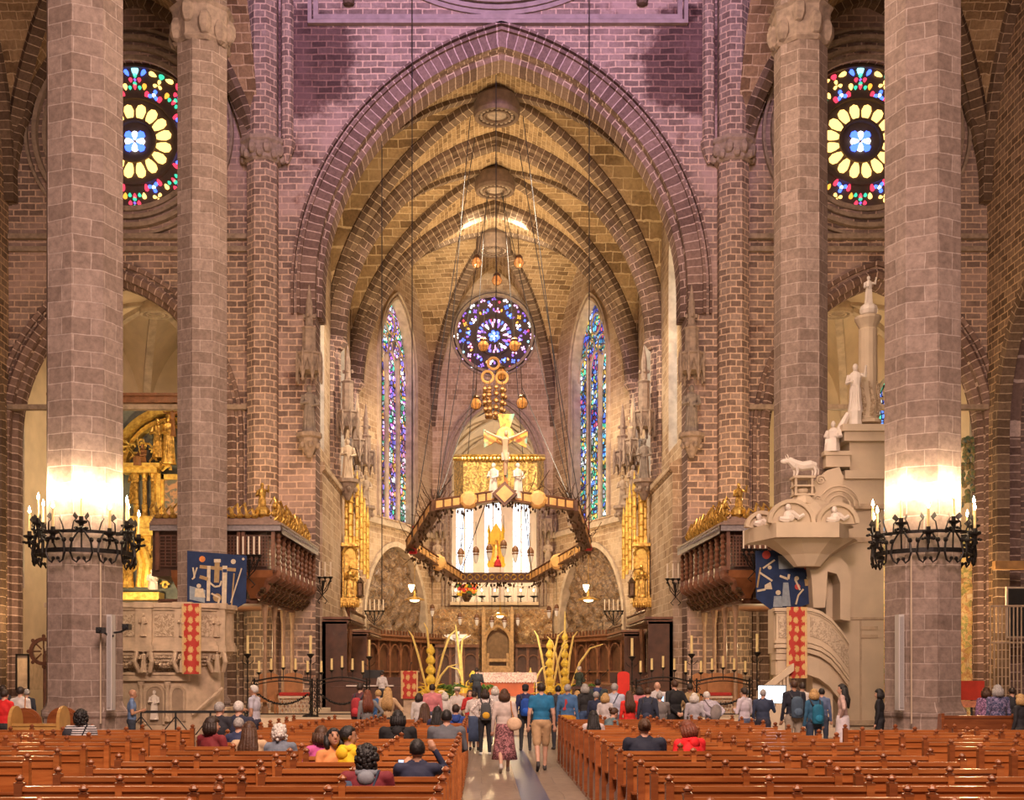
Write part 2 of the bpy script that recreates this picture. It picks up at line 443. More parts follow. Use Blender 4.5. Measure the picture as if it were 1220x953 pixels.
# frame of the great rose above, horizontal sill and side strips
BOSS_D = plain('keystone_stone', (.14,.09,.06), .85, 0, .3, 4, .4)
m = MB()
for (a, b, d) in ((0,.16,.22),(.22,.42,.12)):
    m.bx(-7.9+a, 7.9-a, YW-d, YW+.05, 28.95+a, 28.95+b)
    for s in (-1, 1): m.bx(min(s*(7.9-a), s*(7.9-b)), max(s*(7.9-a), s*(7.9-b)), YW-d, YW+.05, 28.95+b, 42)
for k, (r0, d) in enumerate(((7.6,.26),(7.85,.18),(8.05,.1))):
    m.sweep(circ_path((0,YW,0), (1,0,0), 0, 37.4, r0, 96), (0,-1,0), [(0,-.02),(.18,-.02),(.18,d),(0,d)], closed=True)
struct(m.build('trim_4', [plain('pale_frame_stone', (.34,.26,.25), .8, 0, .2, 3, .3)]))
for s in (-1, 1):
    m = MB(); m.lathe([(0,-.2),(.2,-.15),(.26,0),(.16,.16),(0,.2)], 8, (s*6.1 - .1, YW-.15, 29.9))
    tag(m.build('stone_boss', BOSS_D), 'dark round stone boss inside the %s corner of the frame above the great arch' % ('left' if s < 0 else 'right'), 'boss')

# chancel vault cells and ribs
ZS, ZR = 18.0, 10.2
def cell(m, K, A, B, zs, zr, n=12, zk=None):
    K = Vector(K); A = Vector(A); B = Vector(B); d = (B-A).length
    ts = tsteps(n)
    def pt(s, t):
        p = K + ((A+B)/2 + (B-A)/2*s - K)*t
        return Vector((p.x, p.y, zs+zr*Fp(abs(s)*t)))
    ss = [(-x) for x in reversed(ts)] + ts[1:]
    for i in range(len(ss)-1):
        for j in range(len(ts)-1):
            s0, s1, t0, t1 = ss[i], ss[i+1], ts[j], ts[j+1]
            q = [pt(s0,t0), pt(s1,t0), pt(s1,t1), pt(s0,t1)]
            uv = [((s*t)*d*.7, t*6) for s, t in ((s0,t0),(s1,t0),(s1,t1),(s0,t1))]
            uv = [(b, a) for a, b in uv]
            m.add(q, [(0,1,2,3)], 0, [uv])
def rib(m, K, A, zs, zr, prof, n=16):
    K = Vector(K); A = Vector(A); P = []
    for t in reversed(tsteps(n)):
        p = K+(A-K)*t; P.append((p.x, p.y, zs+zr*Fp(t)))
    B = (A-K).cross(Vector((0,0,1)))
    m.sweep(P, B, prof)
RIBP = [(-.1,-.26),(-.1,.26),(.22,.26),(.44,.12),(.44,-.12),(.22,-.26)]
RIBP = [(-a, b) for a, b in RIBP]
def boss(m, x, y, z, r=.95):
    m.lathe([(r*.5,-.16),(r*.52,-.24),(r*.62,-.24),(r*.64,-.14),(r*.8,-.12),(r*.84,-.26),(r,-.26),(r*1.06,-.1),(r*1.02,.55),(r*.7,.9)], 28, (x, y, z))
    for k in range(20):
        a = 2*PI*k/20; m.ell((x+r*.72*math.cos(a), y+r*.72*math.sin(a), z-.17), (.09,.09,.07), 6, 4, 1)
    m.lathe([(0,-.22),(r*.3,-.20),(r*.5,-.14),(r*.5,-.1)], 16, (x, y, z), 0, 1)
W = 8.0
bays = [(YW+1.3, 57.3, 53.2), (57.3, 65.6, 61.4)]
mv = MB(); mr = MB(); mb = []
for a, b, k in bays:
    C = [(-W,a,0),(W,a,0),(W,b,0),(-W,b,0)]
    for i in range(4): cell(mv, (0,k,0), C[i], C[(i+1) % 4], ZS, ZR)
    for c in C: rib(mr, (0,k,0), c, ZS-.05, ZR, RIBP)
    mb.append((0, k, ZS+ZR-.85))
APX = [(-W,65.6,0), (-3.9,76.2,0), (3.9,76.2,0), (W,65.6,0)]
for i in range(4): cell(mv, (0,70,0), APX[i], APX[(i+1) % 4], ZS, ZR)
for c in APX: rib(mr, (0,70,0), c, ZS-.05, ZR, RIBP)
mb.append((0, 70, ZS+ZR-.9))
struct(mv.build('ceiling_chancel', ST_VAULT)); 
for y in (57.3, 65.6):
    P = arch_path((0,y,0), (1,0,0), 0, W, ZS, ZS, ZS+ZR, 24)
    mr.sweep(P, (0,-1,0), [(.1,-.45),(.1,.45),(-.25,.45),(-.35,.3),(-.62,.24),(-.72,.12),(-.72,-.12),(-.62,-.24),(-.35,-.3),(-.25,-.45)])
struct(mr.build('ceiling_ribs', ST_RIB))
for i, (x, y, z) in enumerate(mb):
    m = MB(); boss(m, x, y, z, 1.0)
    tag(m.build('vault_boss', [BOSS_D, ST_DARK]), ('carved round keystone nearest the great arch in the chancel vault', 'carved round keystone in the middle of the chancel vault ceiling', 'plain dark round keystone over the apse at the back of the vault')[i], 'keystone', 'chancel keystones')

# chancel side walls, apse facets and end wall
for s, nm in ((-1, 'left'), (1, 'right')):
    ops = [op_arch(53.4, 1.2, 12.2, 20.5, 23, 10), op_arch(61.4, 1.2, 12.2, 20.5, 23, 10)]
    wall('wall_chancel_'+nm, (s*W,0,0), (0,1,0), (s,0,0), YW+1.3, 65.6, .5, 29, ops, .9, [ST_CHAN, ST_PLAIN])
    # thick lower wall with a sloping coping
    m = MB()
    m.extr([(s*W-s*.0, .5), (s*(W-.5), .5), (s*(W-.5), 10.6), (s*(W-.62), 10.7), (s*(W-.62), 10.95), (s*W, 11.25)], YW+1.3, 65.0)
    struct(m.build('wall_base_'+nm, ST_CHAN))
    A = Vector((s*W,65.6,0)); B = Vector((s*3.9,76.2,0)); L = (B-A).length; u = (B-A)/L
    n = Vector((s*u.y*1.0, -s*u.x, 0)); n = Vector((s*abs(u.y), abs(u.x), 0))
    ops = [op_arch(L*.53, 2.35, 11.2, 20.3, 24.6, 14), op_arch(L*.52, 4.2, .5, 5.0, 9.6, 18, .05)]
    # keep both openings: lower arch is below the upper
    wall('wall_apse_'+nm, A, u, n, 0, L, .5, 29, ops, 1.0, [ST_CHAN, ST_PLAIN])
    m = MB()
    P = arch_path(A-n*.0, u, L*.53, 2.35, 11.2, 20.3, 24.6, 18)
    Bn = -n
    sg = 1 if (Bn.cross(Vector(P[1])-Vector(P[0]))).dot(A+u*L*.5-Vector(P[0])) < 0 else -1
    for r0, r1, d in ((0,.14,.1),(.3,.42,.16)):
        m.sweep(P, Bn, [(sg*r0,-.05),(sg*r1,-.05),(sg*r1,d),(sg*r0,d)])
    P2 = arch_path(A, u, L*.52, 4.2, .5, 5.0, 9.6, 24, .05)
    m.sweep(P2, Bn, [(0,-.05),(sg*.3,-.05),(sg*.3,.12),(0,.1)])
    a = A-n*.22; q = A+u*L-n*.22
    for (z0, z1, d) in ((10.65,10.9,.28),(10.9,11.0,.2)):
        m.add([tuple(A)[:2]+(z0,), tuple(A+u*L)[:2]+(z0,), tuple(A+u*L-n*d)[:2]+(z0,), tuple(A-n*d)[:2]+(z0,),
               tuple(A)[:2]+(z1,), tuple(A+u*L)[:2]+(z1,), tuple(A+u*L-n*d)[:2]+(z1,), tuple(A-n*d)[:2]+(z1,)],
              [(0,1,2,3),(4,5,6,7),(0,1,5,4),(1,2,6,5),(2,3,7,6),(3,0,4,7)])
    struct(m.build('trim_apse_'+nm, ST_PLAIN))
ops = [op_circle(.1, 2.8, 23.95, 24), op_arch(.1, 2.75, 6.3, 15.0, 19.4, 16)]
wall('wall_apse_end', (0,76.2,0), (1,0,0), (0,1,0), -3.95, 3.95, .5, 29, ops, 1.0, [ST_CHAN, ST_PLAIN])
m = MB()
P = arch_path((0,76.2,0), (1,0,0), .1, 2.75, 6.3, 15.0, 19.4, 20)
for r0, r1, d in ((0,.14,.14),(.25,.4,.22),(.55,.65,.12)): m.sweep(P, (0,-1,0), [(r0,-.05),(r1,-.05),(r1,d),(r0,d)])
P = circ_path((0,76.2,0), (1,0,0), .1, 23.95, 2.8, 64)
for r0, r1, d in ((0,.14,.12),(.22,.40,.24)): m.sweep(P, (0,-1,0), [(r0,-.05),(r1,-.05),(r1,d),(r0,d)], closed=True)
struct(m.build('trim_5', ST_DARK))

# small chapel behind the apse, raised, with white windows
Z0 = 6.2
m = MB(); m.bx(-3.6, 3.8, 77.2, 87, Z0-.4, Z0); struct(m.build('floor_trinity_chapel', ST_PALE))
for s, nm in ((-1,'left'),(1,'right')):
    wall('wall_trinity_'+nm, (s*3.5+.1,0,0), (0,1,0), (s,0,0), 77.2, 87, Z0, 20, [op_arch(80.5,.6,9.5,13,14.6,8), op_arch(84.5,.6,9.5,13,14.6,8)], .5, [ST_PALE, ST_PLAIN])
wall('wall_trinity_end', (0,87,0), (1,0,0), (0,1,0), -3.4, 3.6, Z0, 20,
     [op_arch(.1+d, .62, 9.2, 13.8, 15.2, 8) for d in (-2.1, 0, 2.1)], .5, [ST_PALE, ST_PLAIN])
m = MB(); mr = MB()
for a, b, k in ((77.2, 82, 79.6), (82, 87, 84.5)):
    C = [(-3.4,a,0),(3.6,a,0),(3.6,b,0),(-3.4,b,0)]
    for i in range(4): cell(m, (.1,k,0), C[i], C[(i+1) % 4], 15, 4.2, 8)
    for c in C: rib(mr, (.1,k,0), c, 14.95, 4.2, [(x*.4, y*.4) for x, y in RIBP], 12)
struct(m.build('ceiling_trinity', ST_PALE)); struct(mr.build('ceiling_trinity_ribs', ST_PLAIN))
M_WGLASS = shards('clear_leaded_glass', [(1,1,1),(.9,.95,1),(1,.96,.86),(.78,.88,1)], 2.4, (1.6,1.0), lead=.012, lo=.8)
wn = [0]
def window_obj(pts_fn, label):
    pass
m = MB()
for d in (-2.1, 0, 2.1):
    m.bx(.1+d-.7, .1+d+.7, 87.25, 87.3, 9.1, 15.3)
    m.bx(.1+d-.05, .1+d+.05, 87.1, 87.25, 9.1, 15.2, 1)
struct(m.build('window_1', [M_WGLASS, ST_PALE]))

# aisle outer walls and aisle vaults, chapel niches
for s, nm in ((-1,'left'),(1,'right')):
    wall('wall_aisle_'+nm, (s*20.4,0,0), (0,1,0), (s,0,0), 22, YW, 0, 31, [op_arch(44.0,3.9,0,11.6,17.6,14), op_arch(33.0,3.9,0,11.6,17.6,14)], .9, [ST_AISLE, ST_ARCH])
    m = MB(); mr = MB()
    for a, b, k in ((38.1, YW, 43.55), (27.2, 38.1, 32.65)):
        C = [(s*9.9,a,0),(s*20.4,a,0),(s*20.4,b,0),(s*9.9,b,0)]
        for i in range(4): cell(m, (s*15.15,k,0), C[i], C[(i+1) % 4], 21.5, 8.6, 10)
        for c in C: rib(mr, (s*15.15,k,0), c, 21.45, 8.6, RIBP, 14)
        P = arch_path((0,b-.2,0), (1,0,0), s*15.15, 5.25, 21.5, 21.5, 30.1, 18)
        mr.sweep(P, (0,-1,0), [(.1,-.25),(.1,.3),(-.35,.3),(-.35,-.1),(-.2,-.25)])
    P = arch_path((s*20.3,0,0), (0,1,0), 43.55, 5.3, 21.5, 21.5, 30.1, 18)
    mr.sweep(P, (1,0,0), [(.15,-.25),(.15,.3),(-.35,.3),(-.35,-.25)])
    P = arch_path((s*20.4,0,0), (0,1,0), 44.0, 3.9, 0, 11.6, 17.6, 18)
    mr.sweep(P, (1,0,0), [(.1,-.2),(.1,.3),(-.35,.3),(-.35,-.2)])
    struct(m.build('ceiling_aisle_'+nm, ST_VAULT)); struct(mr.build('ceiling_aisle_ribs_'+nm, ST_RIB))
    # end chapel behind the aisle arch: three facets and a ribbed vault
    c0 = s*AX
    pts = [Vector((c0-5.2, YW+1.4, 0)), Vector((c0-4.8, 56, 0)), Vector((c0-2.2, 60.5, 0)), Vector((c0+2.2, 60.5, 0)), Vector((c0+4.8, 56, 0)), Vector((c0+5.2, YW+1.4, 0))]
    for i in range(5):
        A, B = pts[i], pts[i+1]; L = (B-A).length; u = (B-A)/L
        n = Vector((-u.y, u.x, 0))
        side = (i == 0 or i == 4); q0 = .95 if i == 0 else L-.95
        op = [op_arch(q0 if side else L/2, .6 if side else .75, 5.7 if side else 7.0, 13.6 if side else 15.2, 14.6 if side else 16.6, 10)] if i in (1, 3) or (i == 0 and s < 0) or (i == 4 and s > 0) else []
        wall('wall_chapel_%s_%s' % (nm, 'abcde'[i]), A, u, n, 0, L, 0, 20, op, .5, [ST_PALE, ST_PLAIN])
    m = MB(); mr = MB(); K = (c0, 54.5, 0)
    for i in range(6):
        cell(m, K, pts[i], pts[(i+1) % 6], 13.5, 5.6, 8)
        rib(mr, K, pts[i], 13.45, 5.6, [(x*.7, y*.7) for x, y in RIBP], 12)
    boss(mr, c0, 54.5, 18.8, .7)
    struct(m.build('ceiling_chapel_'+nm, ST_PALE)); struct(mr.build('ceiling_chapel_ribs_'+nm, [ST_PLAIN, ST_DARK]))
# ------------------------------------------------------------------ roses and lancets
GC = {k: glow('glass_'+k, c, s) for k, c, s in (
    ('yellow', (1,.60,.16), 2.6), ('white', (.95,.97,1), 4.2), ('blue', (.06,.14,1), 3.2), ('red', (.9,.05,.10), 1.6),
    ('green', (.05,.62,.38), 1.4), ('cyan', (.35,.85,.95), 1.8), ('pink', (.85,.45,.8), 2.0), ('violet', (.28,.12,.75), 1.6), ('amber', (1,.42,.05), 1.6))}
GK = list(GC)
LEAD = plain('dark_tracery', (.09,.06,.05), .8, 0, .2, 4, .2)
def rose(name, c, R, style, label, y):
    """stone tracery disc with raised glass pieces; c=(x,z) in the wall plane y"""
    root = empty(name, (c[0], y, c[1])); struct(root, label, 'window')
    t = MB(); disc = [(R*1.02*math.cos(2*PI*k/64), R*1.02*math.sin(2*PI*k/64)) for k in range(64)]
    t.extr(disc, .05, .15)
    for r in ((.27,.56,.97) if style == 'side' else (.17,.42,.97)):
        t.sweep(circ_path((0,0,0), (1,0,0), 0, 0, R*r, 48), (0,-1,0), [(-.06,-.1),(.06,-.1),(.06,.14),(-.06,.14)], closed=True)
    g = {}
    def drop(r, a, l, w, col, pts=10, sharp=0, tilt=0):
        """petal/teardrop of glass at polar (r,a)"""
        mb = g.setdefault(col, MB()); poly = []
        for k in range(pts):
            q = 2*PI*k/pts
            x = math.cos(q)*l/2; z = math.sin(q)*w/2*(1+.45*math.cos(q)*(0 if sharp else 1))
            if sharp: x *= 1; z *= abs(math.sin(q))**.3
            ca, sa = math.cos(a+tilt), math.sin(a+tilt)
            poly.append((r*math.cos(a)+x*ca-z*sa, r*math.sin(a)+x*sa+z*ca))
        mb.extr(poly, -.02, .06)
    def tre(r, a, s, col, lobes=3):
        for k in range(lobes):
            q = a+2*PI*k/lobes
            x = r*math.cos(a)+s*.5*math.cos(q); z = r*math.sin(a)+s*.5*math.sin(q)
            drop(math.hypot(x, z), math.atan2(z, x), s*.75, s*.5, col, 8, 0, q-math.atan2(z, x))
    if style == 'side':
        tre(0.001, 0, R*.15, 'white', 4); tre(.001, PI/4, R*.19, 'blue', 4)
        for k in range(16):
            drop(R*.37, PI/16+2*PI*k/16, R*.225, R*.115, 'yellow')
        for k in range(8):
            a = PI/8+2*PI*k/8
            tre(R*.645, a, R*.085, 'blue'); drop(R*.645, a, R*.04, R*.04, 'white', 8)
            for s in (-1, 1): drop(R*.62, a+s*.145, R*.10, R*.05, 'red')
            tre(R*.79, a, R*.075, 'yellow')
            for s in (-1, 1):
                drop(R*.72, a+s*.22, R*.08, R*.05, 'amber' if k % 2 else 'yellow')
                drop(R*.90, a+s*.13, R*.11, R*.055, 'yellow', 8, 0, s*PI/2.3)
            drop(R*.90, a, R*.07, R*.07, 'green' if k % 2 else 'red')
            b = a+PI/8
            for q in range(4): drop(R*.80+R*.055*math.cos(q*PI/2), b+.07*math.sin(q*PI/2), R*.055, R*.045, ('green','red','green','red')[q])
            drop(R*.71, b, R*.07, R*.04, 'red'); drop(R*.80, b, R*.03, R*.03, 'violet')
            drop(R*.915, b, R*.13, R*.085, 'cyan' if k % 2 else 'white'); 
            for s in (-1, 1): drop(R*.90, b+s*.12, R*.09, R*.05, 'blue' if k % 2 else 'red', 8, 0, s*.5)
            for s in (-1, 1): drop(R*.70, b+s*.09, R*.05, R*.04, 'green')
    else:
        tre(.001, 0, R*.10, 'white', 4); tre(.001, PI/4, R*.16, 'blue', 6); drop(.001, 0, R*.2, R*.2, 'blue', 12)
        rnd = random.Random(4)
        for k in range(12):
            a = 2*PI*k/12+.13
            drop(R*.27, a, R*.14, R*.05, ('pink','white','violet')[k % 3]); drop(R*.38, a+.1, R*.12, R*.045, ('blue','pink','white','red')[k % 4])
            for s in (-1, 1): drop(R*.36, a+s*.15, R*.10, R*.04, ('violet','blue','pink')[(k+s) % 3])
            b = a+PI/12
            tre(R*.60, b, R*.075, ('white','blue','pink','violet')[k % 4], 3); drop(R*.60, b, R*.05, R*.05, ('red','cyan')[k % 2])
            for s in (-1, 1): drop(R*.62, b+s*.15, R*.07, R*.04, ('violet','amber','blue')[(k+s) % 3])
            tre(R*.73, a, R*.06, ('violet','amber','blue','pink')[k % 4], 4)
        for k in range(20):
            a = 2*PI*k/20; tre(R*.88, a, R*.075, ('pink','white','violet')[k % 3]); drop(R*.80, a+.16, R*.05, R*.05, ('red','blue','violet','cyan')[k % 4])
    tr = t.build('tracery', LEAD, root)
    for col, mb in g.items(): mb.build('%s_glass' % col, GC[col], root)
    return root
rose('window_2', (-SX, 24.45), 3.25, 'side', 'round stained glass window with yellow petals, left side of the great wall', YW+.7)
rose('window_3', (SX, 24.45), 3.25, 'side', 'round stained glass window with yellow petals, right side of the great wall', YW+.7)
rose('window_4', (.1, 23.95), 2.8, 'apse', 'violet and blue round stained glass window at the end of the apse', 76.7)
# the great rose above the arch: only its lowest edge is in view
root = empty('window_5', (0, YW-.12, 37.4)); struct(root, 'bottom edge of the great round window at the top of the picture', 'window')
m = MB(); g = MB(); m.extr([(7.65*math.cos(2*PI*k/72), 7.65*math.sin(2*PI*k/72)) for k in range(72)], .3, .4)
for ring in range(1, 13):
    r = ring*.61
    for k in range(int(6*ring)):
        a = 2*PI*k/(6*ring); g.ell((r*math.cos(a), .28, r*math.sin(a)), (.33,.04,.33), 8, 4)
m.build('tracery', LEAD, root); g.build('yellow_glass', GC['yellow'], root)
# round mouldings of the side roses
for s, nm in ((-1, 6), (1, 7)):
    m = MB()
    for r, w, d in ((3.25,.2,.12),(3.6,.16,.2),(4.0,.18,.3),(4.35,.12,.2)):
        m.sweep(circ_path((0,YW,0), (1,0,0), s*SX, 24.45, r, 64), (0,-1,0), [(0,-.02),(w,-.02),(w,d),(0,d)], closed=True)
    for z, d in ((20.0,.25),(19.5,.18),(12.9,.3)): m.bx(s*SX-5, s*SX+5, YW-d, YW+.02, z, z+.2)
    struct(m.build('trim_%d' % nm, ST_DARK))

# lancets of the apse: three lights and tracery
PL = shards('lancet_glass_purple', [(.6,.15,.8),(1,.9,1),(.9,.3,.5),(.25,.2,.9),(1,.45,.1),(.05,.5,.3),(.9,.95,1),(.1,.6,.4)], 2.0, (4.0,3.4), seed=1, lead=.07, lo=.05)
PR = shards('lancet_glass_blue', [(.05,.1,.7),(.1,.25,.9),(.9,.95,1),(.05,.5,.3),(.9,.55,.1),(.1,.45,.8),(.03,.08,.5),(.7,.1,.2)], 2.0, (4.0,3.4), seed=5, lead=.07, lo=.05)
def lancet(name, A, u, n, uc, w, z0, zs, za, nl, glass, label, depth=.55, frame=ST_PLAIN):
    root = empty(name, tuple(Vector(A)+Vector(u)*uc)[:2]+(z0,)); struct(root, label, 'window')
    A = Vector(A); inv = Matrix.Translation(-Vector(root.location))
    g = MB(inv); f = MB(inv); depth_m = depth-.22
    def pt(x, z, d): p = A+u*x+n*d; return (p.x, p.y, z)
    ts = tsteps(12); us = sorted({uc+s*w*t for t in ts for s in (-1, 1)})
    H = lambda x: zs+(za-zs)*Fp(abs(x-uc)/w)
    for a, b in zip(us, us[1:]):
        g.add([pt(a,z0,depth),pt(b,z0,depth),pt(b,H(b),depth),pt(a,H(a),depth)], [(0,1,2,3)], 0, [[(a,z0),(b,z0),(b,H(b)),(a,H(a))]])
    pw = 2*w/nl
    for k in range(1, nl):
        x = uc-w+pw*k; P = [pt(x,z0,depth_m), pt(x,min(H(x),zs+.8),depth_m)]
        f.tube(P, .15 if nl > 2 else .09, 8)
    for k in range(nl):
        x = uc-w+pw*(k+.5)
        f.tube([pt(x+pw/2*math.cos(q)*.98, zs-.2+(pw*.9)*math.sin(q), depth-.1) for q in [PI*i/10 for i in range(11)]], .07, 6)
    if nl > 1:
        for k in range(nl-1):
            x = uc-w+pw*(k+1)
            r = pw*.36; z = zs+pw*.95
            f.tube([pt(x+r*math.cos(2*PI*i/14), z+r*math.sin(2*PI*i/14), depth-.1) for i in range(14)], .06, 6, closed=True)
        if nl == 3:
            r = pw*.4; z = zs+pw*1.85
            f.tube([pt(uc+r*math.cos(2*PI*i/14), z+r*math.sin(2*PI*i/14), depth-.1) for i in range(14)], .06, 6, closed=True)
    z = z0
    while z < zs:
        f.tube([pt(uc-w,z,depth-.03), pt(uc+w,z,depth-.03)], .025, 4, 1); z += .75
    g.build('stained_glass', glass, root); f.build('mullions', [frame, LEAD], root)
    return root
for s, gl, k in ((-1, PL, 6), (1, PR, 7)):
    A = Vector((s*W,65.6,0)); B = Vector((s*3.9,76.2,0)); L = (B-A).length; u = (B-A)/L
    n = Vector((s*abs(u.y), abs(u.x), 0))
    lancet('window_%d' % k, A, u, n, L*.53, 2.35, 11.2, 20.3, 24.6, 3, gl,
           'tall three-light stained glass window %s the round window, mostly %s' % (('left of', 'purple, white and green') if s < 0 else ('right of', 'deep blue')))
    for j, yc in enumerate((53.4, 61.4)):
        lancet('window_%d' % (8+2*j+(s > 0)), Vector((s*W,0,0)), Vector((0,1,0)), Vector((s,0,0)), yc, 1.2, 12.2, 20.5, 23, 2, M_WGLASS,
               'narrow window high in the %s chancel side wall, %s' % ('left' if s < 0 else 'right', 'nearer bay' if j == 0 else 'farther bay'), .7)
    # lancets in the aisle chapels
    c0 = s*AX
    pts = [Vector((c0-5.2, YW+1.4, 0)), Vector((c0-4.8, 56, 0)), Vector((c0-2.2, 60.5, 0)), Vector((c0+2.2, 60.5, 0)), Vector((c0+4.8, 56, 0)), Vector((c0+5.2, YW+1.4, 0))]
    for q, i in enumerate(((0,1,3) if s < 0 else (4,1,3))):
        A, B = pts[i], pts[i+1]; L = (B-A).length; u = (B-A)/L
        lancet('window_%d' % (12+q*2+(s > 0)), A, u, Vector((-u.y,u.x,0)), (L/2 if q else (.95 if i == 0 else L-.95)), .75 if q else .6, 7.0 if q else 5.7, 15.2 if q else 13.6, 16.6 if q else 14.6, 2, PR,
               'slim stained glass window in the %s side chapel, %s' % ('left' if s < 0 else 'right', ('side wall near the aisle', 'angled wall on the left', 'angled wall on the right')[q]), .3)
# ------------------------------------------------------------------ pillars
def pillar(x, y, r, ph, label, base=True, top=40, grp=None):
    root = empty('stone_pillar', (x, y, 0), 0, label, 'pillar')
    m = MB(); per = r*6.12
    m.lathe([(r,0 if not base else 1.0),(r,top)], 8, (0,0,0), ph, uvw=per)
    m.build('shaft', ST_COL, root)
    if base:
        m = MB(); R = r
        m.lathe([(R*1.14,0),(R*1.14,.45),(R*1.10,.5),(R*1.10,.92),(R*1.15,.98),(R*1.15,1.08),(R*1.04,1.2),(R,1.3)], 8, (0,0,0), ph)
        m.build('pedestal', ST_COL, root)
    return root
P1L, P1R, P2L, P2R = (-9.83, 27.2), (9.57, 27.2), (-9.72, 38.1), (9.68, 38.1)
pillar(*P1L, .885, PI/2, 'great octagonal stone pillar at left front, circled by an iron candle ring')
pillar(*P1R, .885, PI/2, 'great octagonal stone pillar at right front, circled by an iron candle ring')
pillar(*P2L, .84, PI/8+.25, 'octagonal stone pillar behind the left pulpit with a blue banner')
pillar(*P2R, .84, PI/8+.1, 'octagonal stone pillar behind the right pulpit canopy')
# engaged shafts on the great wall
for s in (-1, 1):
    x = s*9.75
    root = empty('wall_shaft', (x, YW-.25, 0), 0, 'slim octagonal shaft built against the great wall %s of the arch' % ('left' if s < 0 else 'right'), 'pillar')
    m = MB(); m.lathe([(.66,0),(.66,40)], 8, (0,0,0), PI/8, uvw=4.2); m.build('shaft', ST_SHAFT, root)
    m = MB()
    for k in range(8):
        a = 2*PI*k/8+PI/8
        m.ell((.78*math.cos(a), .78*math.sin(a), 23.5), (.2,.2,.28), 6, 5); m.ell((.80*math.cos(a+.4), .80*math.sin(a+.4), 23.25), (.16,.16,.2), 6, 4)
    m.lathe([(.7,23.0),(.8,23.1),(.78,23.2),(.86,23.7),(.95,23.8),(.95,23.95),(.7,24.0)], 8, (0,0,0), PI/8)
    m.build('capital', ST_DARK, root)
    # small corbel column high beside the pillar line
    m = MB(); m.lathe([(.26,0),(.26,14)], 8, (x-s*1.0, YW-.2, 24.0), 0, uvw=1.6); m.lathe([(.05,-.9),(.25,-.4),(.34,-.1),(.34,.05)], 8, (x-s*1.0, YW-.2, 24.0))
    tag(m.build('wall_colonnette', ST_SHAFT), 'thin corbelled colonnette beside the %s shaft of the great wall' % ('left' if s < 0 else 'right'), 'colonnette')
# capitals on the nave pillars seen high up
for (x, y), sd in ((P2L, 'left'), (P2R, 'right')):
    m = MB(); z = 1.95+(802-40)*38.1/1400
    for k in range(10):
        a = 2*PI*k/10
        m.ell((x+.86*math.cos(a), y+.86*math.sin(a), z+.3*math.sin(k*2)), (.24,.24,.4), 6, 5)
    m.lathe([(.86,-.6),(.95,-.5),(.9,-.4),(.95,.5),(1.05,.6),(.86,.7)], 8, (x, y, z), PI/8)
    tag(m.build('pillar_capital', ST_DARK), 'carved leafy capital band high on the farther %s pillar' % sd, 'capital')
# chancel corner shafts
for s, sd in ((-1, 'left'), (1, 'right')):
    for j, (y, x) in enumerate(((57.3, W), (65.6, W))):
        m = MB()
        for dx, dy, r in ((0,0,.34),(-.1,-.42,.2),(-.1,.42,.2)):
            m.lathe([(r,11.0),(r,ZS+.1)], 8, (s*(x-.12-dx), y+dy, 0), 0, uvw=r*6.2)
        m.lathe([(.4,ZS-.3),(.62,ZS),(.62,ZS+.12),(.45,ZS+.3)], 8, (s*(x-.15), y, 0))
        tag(m.build('chancel_shaft', ST_SHAFT), 'clustered wall shafts under the %s transverse rib, %s side' % (('nearer', 'farther')[j], sd), 'shaft')
# ------------------------------------------------------------------ statues and candles
def figure(m, c, h, mat=0, face=-PI/2, arm=0, robe=True, seat=False):
    """robed carved figure, h tall, standing at c, looking along angle face"""
    T = Matrix.Translation(c) @ Matrix.Rotation(face+PI/2, 4, 'Z') @ Matrix.Scale(h, 4)
    k = .74 if seat else 1
    def sc(z): return z*k if z < .5 else z-(1-k)*.5
    if seat:
        m.box((0,-.14,.22), (.26,.34,.16), mat, 0, T); m.lathe([(.17,0),(.15,.2),(.11,.3)], 9, (0,-.24,0), 0, mat, .7, T)
        m.lathe([(.15,.05),(.14,.2),(.12,.3),(.14,.52),(.06,.60)], 9, (0,0,0), 0, mat, .75, T)
        m.ell((0,-.02,.68), (.055,.065,.08), 8, 6, mat, None, T)
        for s in (-1, 1): m.tube([(s*.13,0,.53),(s*.18,-.06,.38),(s*.08,-.22,.34)], [.05,.045,.03], 6, mat, False, T)
    else:
        m.lathe([(.155,0),(.15,.03),(.125,.25),(.12,.45),(.10,.55),(.125,.72),(.115,.80),(.045,.85),(.04,.88)], 10, (0,0,0), 0, mat, .72, T)
        for q in range(5): m.tube([(-.1+.05*q,-.085,.02),(-.07+.035*q,-.09,.3),(-.05+.03*q,-.07,.55)], .018, 5, mat, False, T)
        m.ell((0,-.01,.925), (.052,.062,.078), 8, 6, mat, None, T)
        m.ell((0,.015,.94), (.06,.06,.075), 8, 5, mat, None, T)
        a = [((.125,0,.77),(.17,-.05,.6),(.06,-.15,.56)), ((.125,0,.77),(.2,-.06,.72),(.22,-.12,.9)), ((.12,0,.77),(.26,0,.80),(.38,0,.86))][arm]
        b = ((-.125,0,.77),(-.16,-.05,.6),(-.05,-.15,.62)) if arm != 2 else ((-.12,0,.77),(-.26,0,.80),(-.38,0,.86))
        for q in (a, b): m.tube(q, [.045,.04,.025], 6, mat, False, T); m.ell(q[2], .03, 6, 4, mat, None, T)
FLM = FLAME
def candle(parent, x, y, z, h=.35, r=.02, lit=True, cup=True, wax=None):
    m = MB()
    m.lathe([(r,0),(r*.95,h)], 7, (x,y,z))
    c = m.build('candle', wax or WAX, parent)
    if lit:
        f = MB(); f.lathe([(0,0),(.034,.04),(.026,.09),(0,.17)], 6, (x,y,z+h)); f.build('flame', FLM, c)
    return c

